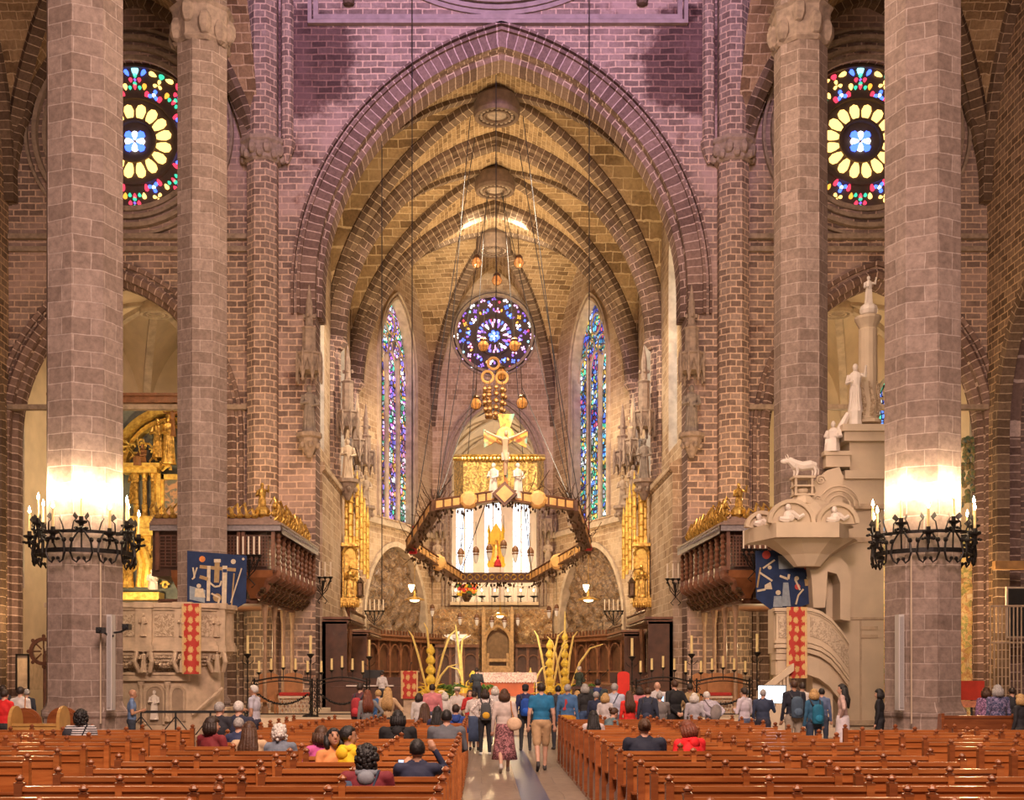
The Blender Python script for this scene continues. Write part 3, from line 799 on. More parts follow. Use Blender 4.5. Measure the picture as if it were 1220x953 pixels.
# --------- iron candle rings round the two front pillars
def candle_ring(x, y, sd):
    root = empty('candle_ring', (x, y, 4.7), 0, 'black wrought iron ring of lit candles hung round the %s front pillar' % sd, 'chandelier')
    m = MB(); R = 1.08
    for r, z, w in ((R, 0, .05), (R-.02, .42, .035)):
        m.sweep([(r*math.cos(2*PI*k/40), r*math.sin(2*PI*k/40), z) for k in range(40)], (0,0,1), [(-.02,-w),(.02,-w),(.02,w),(-.02,w)], closed=True)
    m.build('hoop', IRON, root)
    for k in range(12):
        a = 2*PI*(k+.5)/12; ca, sa = math.cos(a), math.sin(a)
        b = MB()
        P = lambda r, z, t=0: (r*ca-t*sa, r*sa+t*ca, z)
        for t in (-.2, .2):
            b.tube([P(R,.42,t*.3), P(R+.02,.2,t), P(R+.04,-.05,t*1.2), P(R+.02,-.22,t*.9), P(R+.02,-.28,t*.5), P(R+.03,-.2,t*.3)], [.02,.025,.025,.022,.02,.03], 6)
            b.ell(P(R+.03,-.19,t*.3), .045, 6, 4); b.ell(P(R+.03,.22,t*1.05), .06, 6, 4)
            b.tube([P(R,.42,t), P(R+.05,.62,t*.8), P(R+.02,.72,t*.4)], [.018,.016,.01], 5)
            b.add([P(R+.04,.66,t*.5),P(R+.1,.74,t*.9),P(R+.04,.84,t*.7),P(R-.02,.74,t*.3)], [(0,1,2,3)])
        b.tube([(R*.70*ca,R*.70*sa,.42),(R*ca,R*sa,.42)], .02, 5)
        b.build('scrollwork', IRON, root)
        up = k % 2; rr = R+.12 if not up else R+.02; z = .62 if up else .38
        c = MB()
        c.lathe([(.03,-.25),(.045,-.1),(.06,-.05),(.13,-.02),(.145,.02),(.05,.03),(.05,.12)], 10, P(rr, z))
        for j in range(5):
            q = 2*PI*j/5; c.ell((rr*ca+.12*math.cos(q), rr*sa+.12*math.sin(q), z-.14), (.05,.05,.035), 5, 4)
        c.tube([P(R,0), P(rr,z-.22)], .02, 5)
        cup = c.build('drip_pan', IRON, root)
        cd = candle(cup, rr*ca, rr*sa, z+.03, .5, .03)
        cd.data.materials[0] = WAX
        lp = bpy.data.lights.new('candle_light', 'POINT'); lp.energy = 70; lp.color = (1,.74,.46); lp.shadow_soft_size = .03
        lo = bpy.data.objects.new('candle_light', lp); COL.objects.link(lo); lo.location = (x+rr*ca, y+rr*sa, 4.7+z+.86)
    return root
candle_ring(*P1L, 'left'); candle_ring(*P1R, 'right')

# conduit and cameras on the pillars
for (px, sd) in ((131, 'left'), (1073, 'right')):
    Y = 26.25; x0, z0 = XZ(px, 846, Y); x1, z1 = XZ(px, 732, Y)
    m = MB(); m.bx(x0-.06, x0+.06, Y-.06, Y+.2, z0, z1); m.bx(x0-.035, x0+.035, Y-.09, Y-.05, z0+.05, z1-.05, 1)
    tag(m.build('column_speaker', [plain('grey_white_paint_'+sd, (.55,.52,.50), .5, 0, .05, 4, 0), plain('grey_grille_'+sd, (.36,.34,.33), .5, 0, .1, 30, 0)]), 'tall narrow white column loudspeaker on the %s front pillar' % sd, 'speaker')
m = MB(); Y = 26.25
for px in (119,):
    x, z0 = XZ(px, 862, Y); m.tube([(x,Y+.05,z0),(x,Y+.05,3.0),(x-.02,Y+.1,4.6)], .02, 5)
tag(m.build('cable_conduit', ST_PALE), 'thin pale conduit running down the left front pillar', 'conduit')
m = MB(); x, z0 = XZ(1086, 862, Y); m.tube([(x,Y,z0),(x,Y+.02,4.6)], .018, 5)
tag(m.build('cable_conduit', ST_PALE), 'thin pale conduit running down the right front pillar', 'conduit')
for px, py, lb in ((121, 751, 'small black security camera left of the white speaker on the left pillar'), (152, 747, 'black camera on a bent arm right of the white speaker on the left pillar')):
    x, z = XZ(px, py, 26.1); root = empty('security_camera', (x, 26.1, z), 0, lb, 'camera')
    m = MB(); m.box((0,-.05,0), (.14,.26,.13)); m.lathe([(.05,0),(.05,.06)], 8, (0,0,0), M=Matrix.Translation((0,-.2,0)) @ Matrix.Rotation(PI/2, 4, 'X')); m.build('housing', BLACK_P, root)
    m = MB(); e = .22 if px < 130 else -.35; m.tube([(0,.05,-.02),(e*.5,.1,-.1),(e,.15,-.12)], .025, 6); m.build('bracket', BLACK_P, root)

# --------- carved wooden singers' galleries
M_SLATE = plain('slate_moulding', (.30,.27,.27), .5, 0, .3, 10, .5)
def gallery(s, sd):
    root = empty('singers_gallery', (s*9, 45, .5), 0, 'dark carved wooden gallery on posts, %s side, with gilded figures along its roof' % sd, 'gallery')
    inv = Matrix.Translation((-s*9, -45, -.5))
    X = lambda x, y, z: (s*x, y, z)
    A, B = Vector((7.86,41,0)), Vector((7.66,48.7,0)); O = 12.2
    def q(m, a, b, z0, z1, off=0, mat=0, th=.12):
        a = Vector(a); b = Vector(b); d = (b-a).normalized(); n = Vector((-d.y, d.x, 0)) if True else 0
        p = [a-n*off, b-n*off, b-n*(off+th), a-n*(off+th)]
        m.add([X(v.x,v.y,z0) for v in p]+[X(v.x,v.y,z1) for v in p], [(0,1,2,3),(4,5,6,7),(0,1,5,4),(1,2,6,5),(2,3,7,6),(3,0,4,7)], mat)
    m = MB(inv)   # body: floor, backing, roof slab
    for pts, z0, z1 in (([(O,41.1),(7.95,41.1),(7.75,48.7),(O,48.7)], 5.35, 5.6),):
        n = len(pts); m.add([X(a,b,z0) for a,b in pts]+[X(a,b,z1) for a,b in pts], [(0,1,2,3),(4,5,6,7),(0,1,5,4),(1,2,6,5),(2,3,7,6),(3,0,4,7)])
    m.add([X(O,41.2,5.5),X(8.2,41.2,5.5),X(8.2,41.2,7.1),X(O,41.2,7.1)], [(0,1,2,3)])
    m.add([X(8.2,41.2,5.5),X(8.05,48.7,5.5),X(8.05,48.7,7.1),X(8.2,41.2,7.1)], [(0,1,2,3)])
    m.build('gallery_body', WOOD_D, root)
    m = MB(inv)   # tiered roof
    for k in range(5):
        e = .25-.16*k; z = 7.1+.09*k
        pts = [(O,41-e),(7.86-e,41-e),(7.66-e,48.7),(O,48.7)]
        m.add([X(a,b,z) for a,b in pts]+[X(a,b,z+.075) for a,b in pts], [(0,1,2,3),(4,5,6,7),(0,1,5,4),(1,2,6,5),(2,3,7,6),(3,0,4,7)])
    m.build('roof', plain('roof_boards_'+sd, (.30,.20,.15), .5, 0, .3, 8, .4), root)
    m = MB(inv)
    for i in range(26):
        y = 41.1+i*.29; m.add([X(7.6-.02*i/3.9,y,6.93),X(7.6-.02*i/3.9,y+.2,6.93),X(7.56-.02*i/3.9,y+.1,7.08)], [(0,1,2)]); m.ell(X(7.6-.006*i,y+.1,7.0), (.03,.08,.06), 6, 4)
    m.add([X(7.64,41,6.82),X(7.44,48.7,6.82),X(7.44,48.7,7.1),X(7.64,41,7.1)], [(0,1,2,3)]); m.add([X(O,40.8,6.9),X(7.64,40.8,6.9),X(7.64,40.8,7.1),X(O,40.8,7.1)], [(0,1,2,3)])
    m.build('frieze', M_SLATE, root)
    nb = 9
    for i in range(nb):       # turned spindles and the corbels beneath them
        y = 41.15+i*(7.4/(nb-1)); x = 7.78-.02*i
        m = MB(inv)
        prof = []
        for j in range(13): prof.append((.10 if j % 2 else .055, 5.7+j*.095))
        m.lathe(prof, 7, X(x,y,0)); m.bx(*(sorted((s*(x-.1), s*(x+.1)))), y-.1, y+.1, 5.5, 5.7); m.build('spindle', WOOD_M, root)
        m = MB(inv)
        m.tube([X(x,y,5.55),X(x+.05,y,5.35),X(x+.35,y,5.15),X(x+.42,y,4.9),X(x+.75,y,4.6)], [.14,.17,.15,.13,.10], 6)
        m.ell(X(x+.02,y,5.42), (.16,.14,.16), 7, 5)
        m.build('corbel', WOOD_M, root)
        m = MB(inv)
        for j in range(5): m.ell(X(x+.3+.1*j,y+.3*math.sin(j*2),5.1-.12*j), (.12,.16,.1), 6, 4); 
        for j in range(3): m.tube([X(x+.35+.1*j,y,5.0-.1*j),X(x+.2+.1*j,y+.2,4.9-.1*j),X(x+.32+.1*j,y+.32,4.75-.1*j)], .035, 5)
        m.build('carved_foliage', BRONZE, root)
    m = MB(inv)   # rails
    q(m, A, B, 5.5, 5.66, 0); q(m, A, B, 6.75, 6.86, 0); q(m, A+Vector((.75,.8,0)), B+Vector((.75,0,0)), 4.42, 4.6, 0, 0, .3)
    m.add([X(O,41.9,4.42),X(8.6,41.9,4.42),X(8.6,41.9,4.6),X(O,41.9,4.6)], [(0,1,2,3)])
    m.bx(*(sorted((s*8.5, s*O))), 41.8, 48.7, 4.5, 4.55)
    m.build('rail', WOOD_M, root)
    m = MB(inv)   # front face: lattice panels
    for x0, x1 in ((8.0,8.9),(9.2,10.1),(10.3,11.9)):
        for k in range(9):
            xx = x0+(x1-x0)*k/8; m.bx(*(sorted((s*xx-.015, s*xx+.015))), 40.98, 41.03, 5.7, 6.75)
        for k in range(10):
            z = 5.7+1.05*k/9; m.bx(*(sorted((s*x0, s*x1))), 40.98, 41.03, z-.012, z+.012)
        for xx in (x0-.07, x1+.07): m.bx(*(sorted((s*xx-.06, s*xx+.06))), 40.92, 41.1, 5.55, 6.9)
    m.build('lattice_screen', WOOD_M, root)
    m = MB(inv)   # scooped lower panels of the front
    for x0 in (7.95, 9.2, 10.4):
        m.add([X(x0,40.98,5.55),X(x0+1.1,40.98,5.55),X(x0+1.1,41.05,5.3),X(x0,41.05,5.3),X(x0+.3,41.6,4.6),X(x0+.9,41.6,4.6)], [(0,1,2,3),(3,2,5,4)])
    m.build('curved_panel', plain('red_brown_panel_'+sd, (.33,.13,.05), .35, 0, .3, 3, .2), root)
    for i, (x, y) in enumerate(((8.45,42.2),(8.42,43.9),(8.38,45.7),(8.35,47.6),(9.9,42.2),(11.4,42.2))):
        m = MB(inv); m.lathe([(.13,.5),(.13,.7),(.075,.78),(.075,3.9),(.10,4.0),(.13,4.4)], 8, X(x,y,0)); m.build('post', plain('pale_wood_post', (.42,.27,.16), .45, 0, .3, 5, .2) if i == 0 and s < 0 else bpy.data.materials['pale_wood_post'], root)
    # gilded figures and scrolls along the roof
    g = MB(inv); rnd = random.Random(5)
    figure(g, X(8.4,41.4,7.5), 1.15, 0, -PI/2, 1)
    g.ell(X(8.4,41.4,7.6), (.3,.3,.25), 8, 5)
    for i in range(34):
        t = i/33; y = 41.2+t*7.0; x = 7.95-.1*t
        h = .25+.55*abs(math.sin(i*1.25))*(1-.35*t)
        g.tube([X(x,y,7.3),X(x-.12,y+.1,7.35+h*.5),X(x+.05*math.sin(i*2),y+.25*math.sin(i*3),7.4+h),X(x+.15,y-.1,7.3+h*.8)], [.07,.06,.05,.025], 5)
        g.ell(X(x,y,7.4+h*.6), (.10,.13,.12), 6, 5)
    for i in range(14):
        x = 8.6+i*.26; h = .2+.22*abs(math.sin(i*1.1))
        g.tube([X(x,41.1,7.4),X(x+.1,41.1,7.5+h),X(x+.28,41.1,7.45+h*.6),X(x+.22,41.1,7.45)], [.06,.06,.05,.04], 5); g.ell(X(x,41.1,7.45), (.14,.1,.1), 6, 4)
    g.build('gilded_cresting', GOLD, root)
    return root
gallery(-1, 'left'); gallery(1, 'right')

def sconce(x, y, z, n, label, face=-PI/2, w=.9, grp=None, drop=.7):
    """iron and gilt bracket with a row of candles; face points away from the wall"""
    root = empty('candle_bracket', (x, y, z), face+PI/2, label, 'candelabrum', grp)
    m = MB()
    m.tube([(0,.35,-.1),(0,.1,-drop),(0,-.1,-.15)], .03, 5); m.tube([(-w/2,0,0),(w/2,0,0)], .03, 5)
    for k in range(n):
        xx = -w/2+w*k/(n-1); m.lathe([(.02,-.1),(.09,0),(.1,.03),(.03,.05)], 8, (xx,0,0))
        m.tube([(xx,0,-.05),(xx*.7,-.05,-.3),(xx*.2,0,-drop*.8)], .018, 5)
        m.ell((xx,0,-.15), .05, 6, 4)
    for s in (-1, 1):
        m.tube([(s*w*.5,0,-.1),(s*w*.3,0,-.5),(0,0,-.75),(s*w*.3,0,-1.0),(s*.1,0,-1.1)], .022, 5)
    m.build('bracket', IRON, root)
    for k in range(n): candle(root, -w/2+w*k/(n-1), 0, .04, .62, .032, False, wax=PALEWAX)
    return root
PALEWAX = plain('pale_candle', (.85,.74,.58), .5, 0, .05, 4, 0)
for (px, py, Y, n, w, lb) in ((296, 662, 40.4, 5, .75, 'row of pale candles on a gilt bracket on the left gallery front'), (899, 655, 40.4, 5, .75, 'row of pale candles on a gilt bracket on the right gallery front'),
        (384, 688, 49.6, 4, .7, 'iron candle bracket on the chancel wall just right of the left gallery'), (805, 690, 49.6, 4, .7, 'iron candle bracket on the chancel wall just left of the right gallery'),
        (446, 728, 66.5, 5, 1.0, 'cluster of pale candles hanging before the left apse arch'), (731, 728, 66.5, 5, 1.0, 'cluster of pale candles hanging before the right apse arch'),
        (420, 706, 58, 4, .8, 'scrolled candle bracket beside the left gilded retable'), (762, 706, 58, 4, .8, 'scrolled candle bracket beside the right gilded retable')):
    x, z = XZ(px, py, Y); sconce(x, Y, z, n, lb, -PI/2, w)

# --------- left stone pulpit
def arch_niche(m, x, y, z0, w, h, mat=0):
    P = [(x-w,y,z0),(x-w,y,z0+h-w)]+[(x-w*math.cos(PI*k/10),y,z0+h-w+w*math.sin(PI*k/10)) for k in range(11)]+[(x+w,y,z0+h-w),(x+w,y,z0)]
    m.sweep(P, (0,-1,0), [(0,-.02),(.08,-.02),(.08,.08),(0,.05)], mat)
    m.extr([(p[0], p[2]) for p in P], y-.01, y, 1)
root = empty('stone_pulpit', (-10.5, 36, 0), 0, 'large carved stone pulpit at left with a red and gold cloth over its edge', 'pulpit')
inv = Matrix.Translation((10.5,-36,0))
PL_ = [(-13.6,35.2),(-9.55,35.2),(-8.75,35.75),(-8.45,36.6),(-8.45,36.95),(-13.6,36.95)]
m = MB(inv)
def off(pl, e): 
    cx = sum(p[0] for p in pl)/len(pl); cy = sum(p[1] for p in pl)/len(pl)
    return [(p[0]+(e if p[0] > cx else -e), p[1]-(e if p[1] < cy else 0)) for p in pl]
for e, z0, z1 in ((0,2.85,4.0),(.12,3.92,4.06),(.06,3.84,3.92),(.05,2.78,2.9),(.10,2.62,2.78),(-.02,2.5,2.62)): m.prism(off(PL_, e), z0, z1)
m.build('parapet', ST_PULPIT, root)
for x0, x1 in ((-13.4,-12.2),(-11.9,-11.05),(-10.45,-9.75)): m = MB(inv); m.bx(x0, x1, 35.17, 35.2, 3.05, 3.72); m.build('relief_panel', ST_RELIEF, root)
m = MB(inv); m.add([(-9.45,35.25,3.05),(-8.85,35.66,3.05),(-8.85,35.66,3.72),(-9.45,35.25,3.72)], [(0,1,2,3)])
m.build('relief_panel', ST_RELIEF, root)
for i, (x, y) in enumerate(((-12.05,35.1),(-10.75,35.1),(-9.6,35.14),(-8.7,35.75))):
    m = MB(inv); m.bx(x-.24, x+.24, y-.02, y+.14, 2.62, 3.95); m.bx(x-.29, x+.29, y-.07, y+.14, 3.9, 4.08); m.bx(x-.28, x+.28, y-.06, y+.14, 2.6, 2.78)
    figure(m, (x,y-.05,3.05), .68); m.build('pilaster', ST_PULPIT, root)
    m = MB(inv); figure(m, (x,y-.02,1.98), .66, 0, -PI/2, 1); m.tube([(x-.16,y+.1,2.0),(x-.26,y-.05,2.3),(x-.2,y,2.6)], .07, 6); m.tube([(x+.16,y+.1,2.0),(x+.26,y-.05,2.3),(x+.2,y,2.6)], .07, 6)
    m.build('atlas_figure', ST_PULPIT, root)
m = MB(inv)   # swelling underside with garlands
for k in range(6):
    e = -.05-.14*k**1.2*.5; m.prism(off(PL_, e), 2.5-.1*(k+1), 2.5-.1*k)
for x0 in (-12.8,-11.4,-10.15):
    for k in range(9):
        t = k/8*2-1; m.ell((x0+t*.45, 35.2, 2.42-.22*(1-t*t)), (.08,.09,.07), 6, 4)
m.build('underside', ST_RELIEF, root)
m = MB(inv)   # lower storey
m.bx(-13.6,-9.6,35.6,36.95,0,1.95); m.bx(-13.6,-9.5,35.45,36.9,1.72,1.9); m.bx(-13.6,-9.52,35.4,36.9,1.9,1.98)
m.add([(-9.6,35.6,0),(-8.75,36.4,0),(-8.75,36.9,0),(-9.6,36.9,0),(-9.6,35.6,1.95),(-8.75,36.4,2.3),(-8.75,36.9,2.3),(-9.6,36.9,1.95)], [(0,1,5,4),(1,2,6,5),(4,5,6,7),(0,1,2,3)])
for x in (-12.6,-11.9,-10.95,-10.15): m.lathe([(.09,.5),(.09,.6),(.06,.65),(.07,1.0),(.06,1.5),(.1,1.6),(.1,1.7)], 8, (x,35.5,0))
m.build('base_wall', ST_PULPIT, root)
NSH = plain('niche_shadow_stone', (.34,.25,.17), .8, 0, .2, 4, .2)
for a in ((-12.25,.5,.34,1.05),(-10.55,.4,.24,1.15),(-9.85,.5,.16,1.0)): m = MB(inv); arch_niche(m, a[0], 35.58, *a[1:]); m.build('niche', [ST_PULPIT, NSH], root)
m = MB(inv); figure(m, (-10.55,35.5,.55), .88); m.build('niche_statue', MARBLE, root)
m = MB(inv); m.bx(-8.6,-8.45,36.0,38.8,0,.9); m.tube([(-9.4,35.5,.7),(-8.6,36.0,1.5)], .05, 6); m.build('stair_side', ST_PULPIT, root)

def cloth(name, x0, x1, z0, z1, y, matl, label, cat, parent=None, wav=.03, n=10, m2=12, lean=0, border=None, sh=None):
    m = MB()
    vs = []; nn = n+1
    for j in range(m2+1):
        for i in range(nn):
            u = i/n; v = j/m2
            x = x0+(x1-x0)*u; z = z1+(z0-z1)*v
            if sh: x, z = sh(u, v, x, z)
            vs.append((x, y+wav*math.sin(u*9+v*2)*v+lean*v, z))
    fs = [(j*nn+i, j*nn+i+1, (j+1)*nn+i+1, (j+1)*nn+i) for j in range(m2) for i in range(n)]
    m.add(vs+[(a,b+.02,c) for a,b,c in vs], fs+[tuple(len(vs)+k for k in f[::-1]) for f in fs])
    if border:
        for f, g in enumerate(m.f): pass
        for k, g in enumerate(list(m.mi)):
            kk = k % len(fs); i = kk % n
            if i in (0, n-1): m.mi[k] = 1
        return m.build(name, [matl, border], parent, True)
    return m.build(name, matl, parent, True)
def damask(name, red, goldc):
    m, nt, b = nodes(name)
    uv = N(nt, 'ShaderNodeUVMap'); mp = N(nt, 'ShaderNodeMapping'); mp.inputs['Scale'].default_value = (4.6,3.4,1)
    nt.links.new(uv.outputs[0], mp.inputs[0])
    v = N(nt, 'ShaderNodeTexVoronoi', Scale=1.0, Randomness=.25); v.feature = 'F1'; v.voronoi_dimensions = '2D'
    nz = N(nt, 'ShaderNodeTexNoise', Scale=7.0, Detail=3.0, Distortion=1.0); nz.noise_dimensions = '2D'
    nt.links.new(mp.outputs[0], v.inputs['Vector']); nt.links.new(mp.outputs[0], nz.inputs['Vector'])
    a = N(nt, 'ShaderNodeMath', operation='MULTIPLY_ADD'); a.inputs[1].default_value = .5
    nt.links.new(nz.outputs['Fac'], a.inputs[0]); nt.links.new(v.outputs['Distance'], a.inputs[2])
    o = ramp(nt, a.outputs[0], [(.54, goldc), (.60, red)])
    nt.links.new(o, b.inputs['Base Color']); b.inputs['Roughness'].default_value = .7
    return m
DAM = damask('red_gold_damask', (.42,.03,.018), (.60,.38,.14))
BORD = plain('tapestry_border', (.62,.42,.20), .8, 0, .2, 20, .2)
x0, z1 = XZ(216.5, 719, 35.0); x1, z0 = XZ(239.5, 803, 35.0)
tag(cloth('tapestry', x0, x1, z0, z1, 35.0, DAM, '', '', border=BORD), 'red and gold patterned cloth hanging over the left stone pulpit', 'tapestry')

# --------- right white pulpit, its canopy and the tall portal monument
root = empty('pulpit', (9.6, 36, 0), 0, 'pale stone pulpit at right with curved stair parapet and red cloth', 'pulpit')
inv = Matrix.Translation((-9.6,-36,0))
Y = 35.2
m = MB(inv)
def arcpts(cx, cy, r, a0, a1, n): return [(cx+r*math.cos(a0+(a1-a0)*k/n), cy+r*math.sin(a0+(a1-a0)*k/n)) for k in range(n+1)]
x0, zt = XZ(925, 724, Y); x1, zb = XZ(965, 790, Y); xe, _ = XZ(1020, 724, Y)
# plan: flat front then a curve sweeping down to the right
seg = [(x0,Y), (x0+.02,Y), (x1,Y)]+[(x1+.32*k, Y+.05*k*k*.5) for k in range(1,5)]
drop = [0,0,0,.10,.30,.62,1.0]
def ribbon(m, seg, z0s, z1s, th, mat=0):
    n = len(seg); vs = []
    for (x, y), a, b in zip(seg, z0s, z1s): vs += [(x,y,a),(x,y,b),(x,y+th,b),(x,y+th,a)]
    fs = []
    for i in range(n-1):
        for k in range(4): fs.append((i*4+k, i*4+(k+1) % 4, i*4+4+(k+1) % 4, i*4+4+k))
    fs += [(0,1,2,3), tuple(range(4*n-4,4*n))]
    m.add(vs, fs, mat)
ribbon(m, seg, [zb+.3-d for d in drop], [zt-d for d in drop], .2)
m.bx(x0-.01, x0+.2, Y+.21, Y+1.0, zb+.3, zt-.005)
for a, b, e in ((0,.1,.07),(.12,.16,.04),(.98,1.06,.05),(1.1,1.2,.08)):
    ribbon(m, [(x-(e if i < 2 else 0), y-e) for i, (x, y) in enumerate(seg)], [zt-b-d for d in drop], [zt-a-d for d in drop], .25+e)
ribbon(m, [(x,y+.15) for x, y in seg[1:]], [zb-.35-d*1.1 for d in drop[1:]], [zb+.35-d for d in drop[1:]], .6)
m.build('parapet', ST_PALE, root)
m = MB(inv); ribbon(m, [(x,y-.02) for x, y in seg[2:]], [zt-.85-d for d in drop[2:]], [zt-.25-d for d in drop[2:]], .03)
m.bx(x0+.06, x0+.3, Y-.03, Y, zt-.9, zt-.25); m.build('relief_panel', brocade('pale_relief', (.45,.35,.25), (.66,.54,.40), 9, .8, 0, .5, 1.0), root)
m = MB(inv)
xa, _ = XZ(966, 0, 36); xb, _ = XZ(990, 0, 36); m.bx(xa, xb, 35.8, 36.5, 0, zb-.3); m.bx(xa-.05, xb+.05, 35.7, 36.5, 0, .3)
xa, za = XZ(925, 0, 35.4); m.bx(xa, xa+.42, 35.3, 35.8, .9, zb+.35); m.bx(xa-.05, xa+.5, 35.25, 35.85, zb+.1, zb+.3)
m.build('support', ST_PALE, root)
m = MB(inv)
for k in range(9):
    px = 905+k*4.2; x, z = XZ(px, 838-k*3.2, 34.9); m.bx(x-.05, x+.02, 34.85, 34.95, z-.5, z+.35)
xa, za = XZ(902, 828, 34.9); xb, z2 = XZ(945, 795, 34.9)
m.extr([(xa,za-.1),(xb,z2-.1),(xb,z2+.12),(xa,za+.12)], 34.8, 35.0); m.extr([(xa,0),(xb,0),(xb,z2-.75),(xa,za-.75)], 34.8, 35.4)
m.build('stair_balustrade', ST_PALE, root)
x0, z1 = XZ(937.5, 723, 35.0); x1, z0 = XZ(961.5, 808, 35.0)
tag(cloth('tapestry', x0, x1, z0, z1, 35.0, DAM, '', '', border=BORD), 'red and gold patterned cloth hanging over the right pale pulpit', 'tapestry')

root = empty('pulpit_canopy', (10.0, 36.2, 6.5), 0, 'broad pale sounding board with carved lunettes above the right pulpit', 'canopy')
inv = Matrix.Translation((-10.0,-36.2,-6.5))
m = MB(inv)
pl = [XZ(px, 0, yy)[0] for px, yy in ((897,36.0),(925,35.0),(1000,35.0),(1016,35.6))]
poly = [(pl[0],36.6),(pl[1],35.0),(pl[2],35.0),(pl[3],36.0),(pl[3],37.0),(pl[0],37.2)]
zt = XZ(0, 622, 35)[1]; zb = XZ(0, 635, 35)[1]
m.prism(poly, zb, zt); m.prism([(x*1.0, y) for x, y in poly], zb-.12, zb, 0, 1/1.0)
m.build('slab', ST_PALE, root)
m = MB(inv)
xc, zc = XZ(958, 668, 36.2); zz = [(1.55,zb-.1),(1.25,zb-.25),(.75,zb-.55),(.42,zb-.9),(.2,zc+.15),(.08,zc)]
m.lathe([(r, z) for r, z in reversed(zz)], 10, (xc+.1,36.2,0), 0, 0, .7); m.ell((xc+.1,36.2,zc-.03), .1, 8, 5)
m.build('inverted_cone', ST_PALE, root)
for i, (px, w, yy) in enumerate(((943,.62,35.15),(998,.55,35.3),(908,.42,36.2))):
    xx = XZ(px, 0, yy)[0]; m = MB(inv)
    P = [(xx-w*math.cos(PI*k/14), yy, zt+w*1.0*math.sin(PI*k/14)) for k in range(15)]
    m.sweep(P, (0,-1,0), [(-.02,-.25),(.09,-.25),(.09,.05),(-.02,.03)]); m.extr([(p[0],p[2]) for p in P], yy+.12, yy+.2)
    lo = m.build('lunette', ST_PALE, root)
    m = MB(inv); m.ell((xx-.05,yy+.02,zt+w*.35), (w*.3,.1,w*.3), 8, 6); m.ell((xx-.1,yy,zt+w*.75), (.09,.09,.11), 8, 6)
    m.tube([(xx,yy,zt+w*.5),(xx+w*.35,yy-.02,zt+w*.25),(xx+w*.6,yy,zt+w*.4)], [.09,.08,.06], 6); m.tube([(xx-.1,yy,zt+.1),(xx-w*.6,yy-.02,zt+.12)], [.12,.07], 6)
    m.build('relief_figure', MARBLE, lo)
m = MB(inv); m.lathe([(1.5,zt),(1.3,zt+.35),(.8,zt+.7),(.5,zt+.85)], 10, (xc+.1,36.4,0), 0, 0, .6); m.build('dome', ST_PALE, root)

# small ox on its stand
xx, z0 = XZ(956, 601, 36.3); root = empty('winged_ox_statue', (xx, 36.3, z0), 0, 'small white carved ox on an openwork stand above the canopy', 'statue')
m = MB(); m.lathe([(.42,0),(.36,.12),(.3,.2),(.26,.25)], 8, (0,0,0)); 
for sx in (-.25,.25):
    for sy in (-.2,.2): m.lathe([(.04,.25),(.04,.8)], 6, (sx,sy,0))
m.box((0,0,.28), (.62,.5,.06)); m.box((0,0,.55), (.62,.5,.05)); m.box((0,0,.82), (.66,.54,.07)); m.ell((0,0,.42), (.2,.15,.12), 8, 5)
m.build('stand', ST_PALE, root)
m = MB(); m.tube([(.42,0,1.2),(.25,0,1.22),(0,0,1.18),(-.25,0,1.24),(-.4,0,1.36),(-.52,0,1.36)], [.1,.15,.15,.16,.11,.07], 8); m.ell((-.55,0,1.33), (.13,.08,.08), 8, 6)
for a, b in ((-.25,.08),(-.2,-.08),(.32,.08),(.36,-.08)): m.tube([(a,b,1.15),(a+.03,b,1.0),(a,b,.86)], [.06,.04,.03], 6)
for s in (-1,1): m.tube([(-.46,s*.05,1.4),(-.47,s*.12,1.46),(-.5,s*.1,1.53)], [.025,.02,.01], 5)
m.tube([(.42,0,1.2),(.5,0,1.05),(.48,0,.92)], .02, 5); m.build('ox', MARBLE, root)

root = empty('portal_monument', (11.5, 38.2, 0), 0, 'tall pale stone portal tower with scrolls rising behind the right pulpit', 'monument')
inv = Matrix.Translation((-11.5,-38.2,0)); Y = 37.4
def pxbox(m, a, b, c, d, Y, dep, mat=0):
    x0, z1 = XZ(a, c, Y); x1, z0 = XZ(b, d, Y); m.bx(x0, x1, Y, Y+dep, max(0,z0), z1, mat)
m = MB(inv); pxbox(m, 984, 1053, 606, 950, Y, 2.2); pxbox(m, 1003, 1056, 566, 606, Y, 2.2); pxbox(m, 1007, 1060, 560, 570, Y-.15, 2.4); pxbox(m, 1012, 1056, 524, 562, Y+.1, 2.0)
pxbox(m, 1006, 1060, 512, 525, Y-.1, 2.3); pxbox(m, 1004, 1062, 505, 513, Y-.2, 2.5); pxbox(m, 960, 1000, 690, 950, Y+.3, 1.5)
m.build('tower_wall', ST_PALE, root)
m = MB(inv)   # mouldings and the small panels on the tower
for c, d, e in ((640,646,.1),(735,738,.05),(600,606,.2)): pxbox(m, 984, 1054, c, d, Y-e, .4)
pxbox(m, 1026, 1046, 746, 750, Y-.06, .1); pxbox(m, 1026, 1046, 756, 760, Y-.06, .1); pxbox(m, 1025, 1027, 735, 860, Y-.04, .1); pxbox(m, 984, 1054, 858, 864, Y-.12, .2)
m.build('moulding', ST_PULPIT, root)
m = MB(inv)   # curved backboard arch behind the pulpit
x0, z0 = XZ(966, 668, 36.6); x1, z1 = XZ(1012, 662, 36.6)
P = [XZ(px, py, 36.6) for px, py in ((963,672),(966,664),(985,662),(1000,664),(1008,672),(1012,690),(1012,740),(1000,738),(1000,695),(996,684),(985,681),(982,724),(968,724),(966,690))]
m.extr(P, 36.5, 37.3); m.build('backboard', ST_PALE, root)
